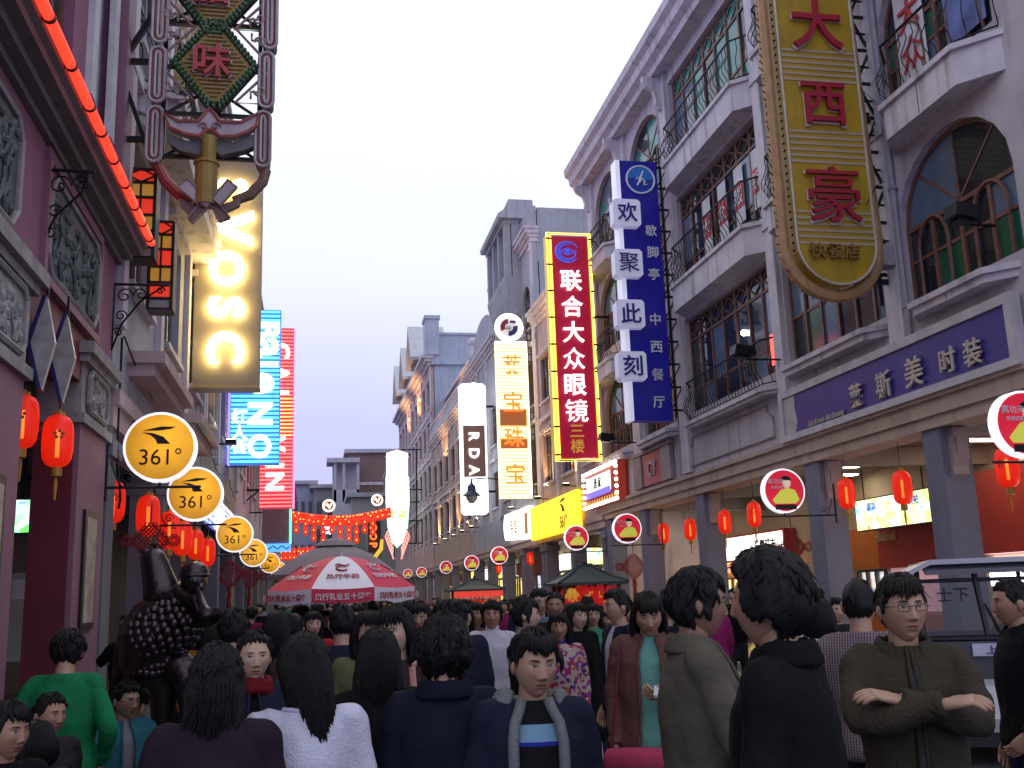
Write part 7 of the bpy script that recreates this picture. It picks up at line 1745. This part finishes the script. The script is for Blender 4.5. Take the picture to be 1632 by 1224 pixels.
def floral(name):
    m = cloth(name, (.4, .3, .28)); n, l = m.node_tree.nodes, m.node_tree.links; b = n['Principled BSDF']; t = n.new('ShaderNodeTexCoord'); v = n.new('ShaderNodeTexVoronoi'); v.inputs['Scale'].default_value = 34
    sp = n.new('ShaderNodeSeparateXYZ'); r_ = n.new('ShaderNodeValToRGB'); r_.color_ramp.interpolation = 'CONSTANT'; e = r_.color_ramp.elements
    e[0].color = (.42, .34, .3, 1); e[1].position = .88; e[1].color = (.05, .03, .2, 1)
    for p, c in ((.4, (.35, .03, .10)), (.55, (.42, .34, .3)), (.68, (.45, .08, .03)), (.78, (.25, .05, .25))): r_.color_ramp.elements.new(p).color = (*c, 1)
    l.new(t.outputs['Object'], v.inputs['Vector']); l.new(v.outputs['Color'], sp.inputs[0]); l.new(sp.outputs['X'], r_.inputs[0]); l.new(r_.outputs[0], b.inputs['Base Color']); return m
BLACK = cloth('black wool', (.006, .006, .0075)); NAVY = cloth('navy cloth', (.014, .016, .034)); DKNAVY = cloth('dark navy suiting', (.010, .011, .024)); GREYF = cloth('grey fleece', (.16, .165, .17), bump=.4, bs=90)
OLIVE = cloth('olive corduroy', (.046, .038, .027), bump=.5, bs=70); GREYOL = cloth('grey olive cotton', (.098, .086, .066)); WHITEK = cloth('white knit', (.55, .54, .66), bump=.35, bs=110); PURPB = cloth('purple black wool', (.022, .012, .022))
GREENK = cloth('green sweatshirt', (.012, .17, .065), bump=.3, bs=100); BROWNC = cloth('rose brown coat', (.125, .058, .05)); TURQ = cloth('turquoise jersey', (.13, .32, .28)); REDS_ = cloth('dark red scarf', (.13, .008, .014)); BRNT = cloth('dark brown jersey', (.045, .028, .024))
DENIM = cloth('blue denim', (.05, .075, .15)); LDEN = cloth('pale denim', (.14, .18, .27)); BLKT = cloth('black trousers', (.012, .012, .014)); KHAKI = cloth('khaki trousers', (.16, .13, .09))
TEAL = cloth('teal jacket', (.03, .13, .17)); PINKC = cloth('coral cardigan', (.36, .14, .13)); MINT = cloth('green cardigan', (.05, .22, .14)); WSH = cloth('white cotton shirt', (.50, .48, .56)); REDJ = cloth('red jacket', (.35, .02, .03)); ORNG = cloth('mustard jacket', (.4, .2, .03)); MAG = cloth('magenta jacket', (.28, .02, .12)); CHAR = cloth('charcoal cloth', (.022, .021, .024))
PLAIDM = plaid('plaid sweater', (.16, .12, .13), (.26, .2, .2), (.07, .05, .07), 150); CHECK = plaid('blue check shirt', (.25, .28, .36), (.05, .08, .18), (.05, .08, .18), 190); FLOW = floral('floral dress print')
BLUET = cloth('blue turtleneck', (.03, .03, .25))
MEN = dict(zf=.062, side=-.02, back=-.075, top=.019, st=.007, fringe=30, fz=.042, sweep=.22, tuft=70)
MEN2 = dict(zf=.066, side=-.012, back=-.07, top=.018, st=.007, fringe=18, fz=.052, sweep=-.2, tuft=50, clump=.005)
MENL = dict(zf=.06, side=-.055, back=-.095, top=.022, st=.013, fringe=26, fz=.038, sweep=.35, tuft=90, clump=.007)
CROP = dict(zf=.064, side=-.01, back=-.07, top=.014, st=.007, fringe=0, tuft=30, clump=.003)
LONG = dict(zf=.06, side=-.05, back=-.09, top=.022, st=.013, long=.31, fringe=20, fz=.03, tuft=12, n=130, conv=.12)
SLEEK = dict(zf=.064, side=-.03, back=-.09, top=.018, st=.009, long=.36, fringe=0, tuft=6, n=110, clump=.004, conv=.62, shift=-.06)
BOB = dict(zf=.06, side=-.06, back=-.10, top=.019, st=.012, long=.17, fringe=22, fz=.03, tuft=20, n=70)
CURL = dict(zf=.06, side=-.06, back=-.11, top=.024, st=.02, curl=.014, fringe=10, fz=.04, tuft=150, clump=.012)
CURLL = dict(zf=.06, side=-.06, back=-.11, top=.017, st=.007, curl=.012, long=.26, wave=.010, tuft=60, n=150, clump=.008, conv=.2)
PONY = dict(zf=.066, side=-.01, back=-.08, top=.015, st=.009, tuft=24, clump=.004)
def toward(pos, d=0): return -math.atan2(pos[0], pos[1])+d
PI = math.pi
def cast(label, px, yt, zc, yaw, female=False, lod=1, drop=0, facecam=True, **k):
    pos, H = stand(px, yt, zc); H -= drop+.025
    base = toward(pos) if facecam else 0
    return person(label, (pos[0], pos[1], drop), H, base+yaw, lod=lod, seed=int(px*3+yt), female=female, **k), pos, H
def striped(name, base, bands):
    m = cloth(name, base); n, l = m.node_tree.nodes, m.node_tree.links; t = n.new('ShaderNodeTexCoord'); sp = n.new('ShaderNodeSeparateXYZ'); r_ = n.new('ShaderNodeValToRGB'); r_.color_ramp.interpolation = 'CONSTANT'
    mr = n.new('ShaderNodeMapRange'); mr.inputs[1].default_value = .8; mr.inputs[2].default_value = 1.5; l.new(t.outputs['Object'], sp.inputs[0]); l.new(sp.outputs['Z'], mr.inputs[0]); l.new(mr.outputs[0], r_.inputs[0])
    e = r_.color_ramp.elements; e[0].color = (*base, 1); e[1].position = (bands[-1][0]-.8)/.7; e[1].color = (*base, 1)
    for z, c in bands[:-1]: r_.color_ramp.elements.new((z-.8)/.7).color = (*c, 1)
    l.new(r_.outputs[0], n['Principled BSDF'].inputs['Base Color']); return m
STRIPED = striped('striped jersey', (.010, .010, .012), ((1.305, (.02, .03, .30)), (1.318, (.17, .30, .42)), (1.375, None)))
# ------------------------------------------------------------ the nearest people
A, pa, HA = cast('young man facing the camera, navy zip jacket, dark shirt with pale blue chest stripe', 845, 993, 3.6, .12, lod=2, hair=MEN, skin=0, top='sweater', topm=NAVY, openf=.62, shirt=1, shirtm=STRIPED, collar='hood', collarm=GREYF, trimm=GREYF, trim_r=.02, head=(.22, .14, 0), eye=.5, legm=DENIM, legs='walk')
B, pb, HB = cast('woman in a white sweater seen from behind with long black hair gathered over one shoulder', 487, 1001, 3.5, PI+.12, True, 2, hair=SLEEK, skin=2, top='slim', topm=WHITEK, legm=DENIM, collar='crew', head=(.1, .05, 0))
C, pc, HC_ = cast('woman with long curly black hair and purple black coat seen from behind', 345, 1020, 3.3, PI-.15, True, 2, hair=CURLL, top='coat', topm=PURPB, legm=BLKT)
D, pd, HD = cast('woman with tied back hair and a dark red scarf looking at the camera', 404, 999, 4.7, .1, True, 2, hair=PONY, skin=2, top='sweater', topm=NAVY, openf=.2, shirt=1, shirtm=BLACK, collar='scarf', collarm=REDS_, legm=BLKT, head=(.05, .02, 0), eye=.5)
E_, pe, HE = cast('woman in black with straight long black hair, seen from behind beside the white sweater', 603, 996, 4.3, PI+.05, True, 2, hair=LONG, top='sweater', topm=BLACK, legm=BLKT)
F_, pf, HF = cast('person with short curly black hair in a dark navy suit jacket, seen from behind', 706, 978, 3.75, PI-.05, False, 2, hair=CURL, top='sweater', topm=DKNAVY, legm=BLKT, collar='fold')
G_, pg, HG = cast('woman in a dark brown top with a pink bag strap, gazing sideways', 632, 962, 5.0, -.25, True, 2, hair=BOB, skin=2, top='slim', topm=BRNT, legm=DENIM, collar='crew', head=(-.2, .0, 0), eye=.7)
q = MB(); q.tube([(.10, -.11, 1.43), (.115, -.135, 1.3), (.15, -.13, 1.1), (.2, -.06, .95)], .016, 6, flat=.4).tube([(.10, -.10, 1.43), (.11, .02, 1.455), (.13, .10, 1.35), (.2, .06, .95)], .016, 6, flat=.4)
bgs = thing('shoulder_bag', 'pink strapped shoulder bag on the woman in the dark brown top', 'bag', (pg[0], pg[1], 0), None, toward(pg)-.25); bgs.scale = (HG/1.7,)*3
q.build('strap', cloth('pink strap', (.5, .24, .22)), bgs, local=True); MB().rings([[(.235+.04*math.cos(a), .12*math.sin(a), z) for a in np.linspace(0, 2*PI, 12, endpoint=False)] for z in (.72, .76, .9, .95)]).build('pouch', cloth('dull pink leather', (.35, .15, .15)), bgs, smooth=True, local=True)
q = MB(); rg = random.Random(2)
for k in range(26): q.ball((rg.uniform(-.08, .08), -.125+.02*abs(rg.uniform(-1, 1)), rg.uniform(1.06, 1.24)), .012, 6, 4)
q.build('sequin', mat('silver sequin', (.6, .6, .65), .25, metal=.8), G_, local=True)
cast('person with a black fringe half hidden behind the long haired woman', 588, 970, 5.8, .2, True, 1, hair=BOB, skin=0, top='sweater', topm=cloth('olive jumper', (.10, .11, .05)), legm=DENIM)
J, pj_, HJ = cast('woman in an open rose brown coat and turquoise top looking down at her phone', 1030, 936, 5.9, -.05, True, 2, hair=BOB, hmat=1, skin=0, top='coat', topm=BROWNC, openf=.42, shirt=1, shirtm=TURQ, legm=LDEN, collar='fold', collarm=BROWNC, arms=('hang', 'phone'), head=(.1, .32, 0), eye=.35)
ph = thing('phone', 'small pale phone held by the woman in the rose brown coat', 'phone', (pj_[0], pj_[1], 0), None, toward(pj_)-.05); ph.scale = (HJ/1.7,)*3
MB().obox((.05, -.37, 1.19), (.024, 0, 0), (0, .05, .02), (0, -.003, .007)).build('case', mat('pale phone plastic', (.5, .5, .55), .3), ph, local=True)
hb = thing('handbag', 'pink and cream handbag hanging at the side of the rose brown coat', 'bag', (pj_[0], pj_[1], 0), None, toward(pj_)-.05); hb.scale = (HJ/1.7,)*3
MB().rings([[(-.10+.17*w_*math.cos(a), -.27+.06*math.sin(a), z) for a in np.linspace(0, 2*PI, 14, endpoint=False)] for z, w_ in ((.62, .85), (.66, 1), (.84, .92), (.88, .8))]).build('body', cloth('cream bag cloth', (.5, .36, .38)), hb, smooth=True, local=True)
MB().rings([[(-.10+.175*w_*math.cos(a), -.275+.065*math.sin(a), z) for a in np.linspace(0, 2*PI, 14, endpoint=False)] for z, w_ in ((.77, 1), (.85, .95), (.895, .82))]).build('flap', cloth('deep pink leather', (.42, .05, .11)), hb, smooth=True, local=True)
MB().tube([(-.22, -.26, .86), (-.19, -.21, 1.12), (-.165, -.10, 1.40), (-.16, .06, 1.40), (-.24, -.1, .88)], .006, 6).build('strap', cloth('wine strap', (.12, .02, .04)), hb, local=True)
K, pk_, HK = cast('tall man in profile with glasses and a grey olive jacket', 1100, 901, 3.85, PI/2-.15, False, 2, facecam=False, hair=MENL, skin=3, top='broad', topm=GREYOL, openf=.25, shirt=1, shirtm=BLACK, collar='fold', legm=BLKT, arms=('walk', 'bag'), head=(.05, .03, 0))
glasses(K, (.05, .03, 0))
L_, pl_, HL = cast('tall dark haired person in black, closest to the camera, turned away in profile', 1228, 874, 2.9, -PI/2-.75, False, 2, facecam=False, hair=dict(MENL, top=.034, st=.027, fringe=0, tuft=70), skin=1, top='broad', topm=BLACK, legm=BLKT, arms=('hang', 'bag'), collar='fold')
wb_ = thing('hand_bag', 'dark red shopping bag low beside the nearest black clad person', 'bag', (pl_[0]+.02, pl_[1]-.33, .50)); x, y, z = WL[wb_.name]
MB().box(x-.14, x+.14, y-.05, y+.05, z-.16, z+.14).build('body', cloth('dark red bag paper', (.16, .015, .03)), wb_); MB().tube([(x-.06, y, z+.14), (x-.05, y, z+.28), (x+.05, y, z+.28), (x+.06, y, z+.14)], .006, 5).build('handle', BLK, wb_)
X_ = ([(-.168, .008, 1.392), (-.2, -.15, 1.215), (.06, -.255, 1.275)], [(.168, .008, 1.392), (.198, -.14, 1.205), (-.07, -.195, 1.285)])
M, pm, HM = cast('man with black rimmed glasses and crossed arms in an olive corduroy jacket', 1428, 910, 3.9, .18, False, 2, hair=dict(MEN, sweep=-.3, fz=.036), hmat=1, skin=0, top='sweater', topm=OLIVE, openf=.075, shirt=1, shirtm=cloth('pale blue shirt', (.2, .3, .4)), collar='fold', legm=LDEN, arms=X_, head=(.22, -.02, 0), eye=.5)
glasses(M, (.22, -.02, 0))
N, pn, HN = cast('man in a plaid sweater seen from behind, past the crossed arms', 1364, 918, 5.2, PI-.1, False, 1, hair=CROP, top='broad', topm=PLAIDM, legm=BLKT, arms=('pocket', 'pocket'))
O, po, HO = cast('person with a pale hooded top and black bob, seen from behind', 1301, 950, 6.6, PI, True, 1, hair=BOB, top='sweater', topm=cloth('pale grey hoodie', (.35, .34, .36)), collar='hood', legm=DENIM)
P_r, pp, HP = cast('man in a black jacket turned towards the cart, cut by the picture edge', 1612, 918, 5.4, -PI/2-.3, False, 2, facecam=False, hair=CROP, skin=1, top='broad', topm=BLACK, legm=cloth('indigo denim', (.02, .03, .08)), collar='fold', arms=('hang', 'pocket'))
R, pr, HR = cast('boy in a bright green sweatshirt seen from behind by the maroon column', 108, 997, 5.7, PI-.3, False, 2, hair=BOB if False else dict(MENL, tuft=110), top='broad', topm=GREENK, legm=BLKT, arms=('pocket', 'pocket'), head=(.15, .25, 0))
# seated and small figures by the statue
S, ps, HS = cast('man with short black hair sitting low and looking out beside the green sweatshirt', 78, 1097, 4.75, .55, False, 2, drop=0, hair=CROP, skin=1, top='sweater', topm=CHAR, legm=BLKT, head=(.1, .05, 0), eye=.55)
T_, pt, HT = cast('child with a black bob in a dark grey and white top, seen from behind', 60, 1142, 4.2, PI+.5, True, 1, hair=dict(BOB, long=.12), top='slim', topm=CHAR, collar='crew', collarm=ORNG, legm=DENIM)
U, pu, HU = cast('youth with long fringe at the lower picture edge with mouth slightly open', 10, 1111, 3.75, .5, False, 2, hair=MENL, skin=1, top='slim', topm=BLACK, legm=BLKT, head=(.2, .05, 0))
pos, h = stand(199, 1076, 6.75)
V = person('youth in a teal jacket sitting by the statue plinth, hands in his lap', (pos[0], pos[1], .02), 1.66, toward(pos, .35), lod=2, seed=88, hair=MEN2, skin=1, top='sweater', topm=TEAL, openf=.3, shirt=1, shirtm=cloth('grey tee', (.2, .2, .22)), legm=NAVY, legs='sit', arms=('lap', 'lap'), head=(.3, .1, 0)); glasses(V, (.3, .1, 0), dz=-.42)
bnc = tag(MB().box(pos[0]-.3, pos[0]+.3, pos[1]-.12, pos[1]+.28, 0, .44).build('stone_block', mat('granite plinth', (.12, .115, .11)), None, loc=(pos[0], pos[1], 0)), 'low granite block the teal jacketed youth sits on', 'block')
# ------------------------------------------------------------ the middle of the crowd
I, pi2, HI = cast('man with shaggy hair in a white buttoned shirt walking towards the camera', 783, 955, 8.9, 0, False, 2, hair=MENL, skin=1, top='broad', topm=WSH, legm=BLKT, legs='walk', collar='turtle', collarm=WSH, arms=('walk', 'walk'))
W_, pw, HW = cast('man in a dark jacket with pale piping seen from behind under the parasol', 545, 957, 6.4, PI, False, 1, hair=CROP, top='broad', topm=NAVY, legm=BLKT)
q = MB()
for s_ in (-1, 1): q.tube([(s_*.09, .09, 1.43), (s_*.165, .075, 1.40), (s_*.215, .065, 1.28), (s_*.235, .075, 1.13)], .009, 5)
q.build('piping', cloth('pale piping', (.35, .35, .4)), W_, local=True)
for a in (
 ('person in a red jacket standing under the parasol', 498, 972, 9.5, .2, True, dict(hair=BOB, topm=REDJ)),
 ('dark haired person in black seen from behind, left of the parasol', 372, 967, 6.2, PI, False, dict(hair=MENL, topm=BLACK)),
 ('person in a mustard jacket near the statue', 325, 984, 9.0, PI-.4, True, dict(hair=BOB, topm=ORNG)),
 ('person in a magenta jacket near the statue', 342, 990, 8.2, PI+.4, True, dict(hair=LONG, topm=MAG)),
 ('man with his hand raised to his neck beyond the statue', 207, 975, 9.5, -.6, False, dict(hair=CROP, topm=BLACK)),
 ('man in a pale grey top seen from behind by the parasol edge', 468, 974, 8.0, PI, False, dict(hair=CROP, topm=cloth('pale grey top', (.3, .3, .34)))),
 ('dark haired woman in a brown top left of the parasol pole', 440, 972, 7.6, PI-.3, True, dict(hair=LONG, topm=BRNT)),
 ('man in a pinkish white shirt looking down', 702, 955, 8.6, .3, False, dict(hair=MEN, topm=cloth('pinkish shirt', (.5, .42, .47)), head=(.1, .3, 0))),
 ('dark haired man in a navy jacket seen from behind near the pinkish shirt', 727, 952, 7.4, PI+.2, False, dict(hair=MEN2, topm=NAVY)),
 ('woman with long loose hair and fringe facing the camera in black', 738, 962, 9.6, .1, True, dict(hair=LONG, topm=BLACK)),
 ('woman in a brown coat partly hidden behind the white shirt', 757, 958, 10.2, .5, True, dict(hair=LONG, topm=BROWNC, top='coat')),
 ('young man in profile with tousled hair and dark jacket', 834, 951, 7.6, PI/2-.2, False, dict(hair=MENL, topm=CHAR, facecam=False)),
 ('man with glasses in a blue check shirt', 858, 936, 9.7, .3, False, dict(hair=MEN, topm=CHECK, gl=1)),
 ('man with cropped hair in a dark shirt facing the camera', 883, 941, 9.3, 0, False, dict(hair=CROP, topm=CHAR)),
 ('woman with wavy hair between the cropped man and the kiosk', 905, 962, 10.2, .2, True, dict(hair=CURLL, topm=BLACK)),
 ('girl in a floral dress with a blue turtleneck', 889, 974, 8.3, .05, True, dict(hair=LONG, topm=FLOW, top='dress', collar='turtle', collarm=BLUET, legm=REDJ)),
 ('woman in a green cardigan with a dark bag strap', 944, 960, 10.6, .1, True, dict(hair=LONG, topm=MINT, legm=DENIM, arms=('front', 'hang'))),
 ('woman in a coral cardigan and jeans walking with red shoes', 970, 969, 11.3, -.05, True, dict(hair=LONG, topm=PINKC, openf=.45, shirt=1, shirtm=NAVY, legm=LDEN, legs='walk', shoem=mat('red shoe', (.45, .015, .02), .4), arms=('front', 'walk'))),
 ('man in a dark suit and white shirt turned sideways', 984, 936, 7.6, -PI/2+.2, False, dict(hair=MEN2, topm=NAVY, openf=.3, shirt=1, shirtm=WSH, facecam=False)),
 ('woman with a dark coat beside the floral dress', 918, 958, 9.0, .6, True, dict(hair=LONG, topm=BLACK, top='coat')),
 ('man in grey seen from behind far in the gap by the coral cardigan', 955, 962, 14, PI, False, dict(hair=CROP, topm=CHAR, legm=KHAKI)),
 ('woman in pale jeans behind the rose brown coat', 1002, 958, 11.5, .2, True, dict(hair=BOB, topm=BRNT, legm=LDEN)),
 ('woman with black hair behind the curly haired suit', 672, 960, 8.8, -.3, True, dict(hair=LONG, topm=cloth('plum coat', (.1, .03, .06)))),
 ('child with a fringe peeping past the pink bag strap', 668, 1000, 7.0, .2, True, dict(hair=BOB, topm=REDJ)),
 ('man in black with short hair right of the parasol', 655, 955, 10.5, PI, False, dict(hair=MEN, topm=BLACK)),
 ('woman in grey near the parasol pole', 570, 962, 11, .1, True, dict(hair=BOB, topm=GREYF)),
 ('dark clad man passing before the shop columns', 1060, 945, 8.4, PI/2, False, dict(hair=MEN, topm=BLACK, facecam=False)),
 ('man walking by the shop front in a charcoal jacket', 1330, 950, 9.5, .4, False, dict(hair=MEN2, topm=CHAR)),
):
    lab, px, yt, zc, yw, fem, kw = a; kw = dict(kw); gl_ = kw.pop('gl', 0)
    kw.setdefault('legm', [BLKT, DENIM, CHAR, KHAKI][px % 4]); kw.setdefault('skin', px % 4); kw.setdefault('top', 'slim' if fem else 'sweater')
    if lab.startswith('man with his hand'): kw['arms'] = ([(-.168, .008, 1.392), (-.32, .0, 1.25), (-.09, .05, 1.45)], 'hang')
    o, p_, h_ = cast(lab, px, yt, zc, yw, fem, 1, **kw)
    if gl_: glasses(o, (0, 0, 0))
# the driver sits in the cart
p_ = on_cart((CX+.86, CY_+1.0, .28))
person('man in a maroon jacket sitting inside the shuttle cart', p_, 1.62, -.3, lod=1, seed=61, hair=CROP, skin=1, top='sweater', topm=cloth('maroon jacket', (.09, .02, .025)), legm=BLKT, legs='sit', arms=('lap', 'lap'))
# ------------------------------------------------------------ the far crowd: ten figures copied
protos = []
for i in range(10):
    fem = i % 2 == 1
    o = person('passer by', (0, 0, 0), 1.70, 0, lod=0, seed=200+i, female=fem, skin=i % 4, hair=[MEN, LONG, MEN2, BOB, CROP, LONG, MENL, SLEEK, MEN, BOB][i], hmat=i % 2, top=['sweater', 'slim', 'broad', 'coat', 'sweater'][i % 5], topm=CHAR, legm=[BLKT, DENIM, CHAR, KHAKI, NAVY][i % 5], legs='walk' if i % 3 else 'stand', arms=('walk', 'walk'), wrinkle=.02)
    protos.append(o)
bake_garments()
PAL = [('black', BLACK), ('navy', NAVY), ('charcoal', CHAR), ('white', WSH), ('red', REDJ), ('brown', BRNT), ('olive', OLIVE), ('pale blue', LDEN), ('magenta', MAG), ('green', MINT), ('pink', PINKC), ('tan', KHAKI), ('grey', GREYF)]
rg = random.Random(21); placed = []; k = 0; tries = 0; used_p = set(); labs = set()
while k < 150 and tries < 6000:
    tries += 1
    Y = 11.5+58*rg.random()**1.35; X = rg.uniform(-1.6, 7.9)
    if Y < 15 and 1.8 < X < 4.2: continue
    if any((X-a)**2+(Y-b)**2 < .5 for a, b in placed): continue
    if (abs(X-5.85) < 1.3 and abs(Y-22) < 1.3) or (abs(X-5.55) < 1.5 and abs(Y-36) < 1.5) or math.hypot(X-.41, Y-16) < .5 or math.hypot(X-.42, Y-21) < .5 or (X > 5.5 and Y < 13.5): continue
    d = fwd@(np.array((X, Y, 1.6))-CAM); sx_ = IW/2+F_PX*(AX_R@(np.array((X, Y, 1.6))-CAM))/d
    if not 150 < sx_ < 1330: continue
    placed.append((X, Y)); i = rg.randrange(10); nme, m_ = PAL[min(int(rg.random()**1.6*13), 12)]; away = rg.random() < .5
    H_ = rg.uniform(1.56, 1.74)
    gar = ['sweater', 'top', 'jacket', 'coat', 'top'][i % 5]
    where = 'before the parasol' if Y < 16 else 'around the parasols' if Y < 24 else 'near the far kiosk' if Y < 40 else 'far along'
    where += ', '+('sign side' if X < 1.2 else 'mid street' if X < 4.5 else 'arcade side')
    lab = '%s in %s %s walking %s, %s' % ('long haired woman' if i in (1, 5, 7) else 'woman with a bob' if i % 2 else 'man', nme, gar, 'away' if away else 'our way', where)
    if lab in labs and tries < 5000: placed.pop(); continue
    labs.add(lab)
    if i in used_p: o = copy_tree(protos[i])
    else: o = protos[i]; used_p.add(i)
    o.location = (X, Y, 0); o.rotation_euler = (0, 0, (PI if away else 0)+rg.uniform(-.5, .5)); o.scale = (H_/1.7,)*3; o['label'] = lab; o['group'] = 'far crowd, '+lab
    for ch in o.children:
        if ch.name.split('.')[0] in ('top', 'coat', 'jacket', 'dress'): ch.material_slots[0].link = 'OBJECT'; ch.material_slots[0].material = m_
    k += 1
for i in range(10):
    if i not in used_p:
        for c in list(protos[i].children): bpy.data.objects.remove(c)
        bpy.data.objects.remove(protos[i])
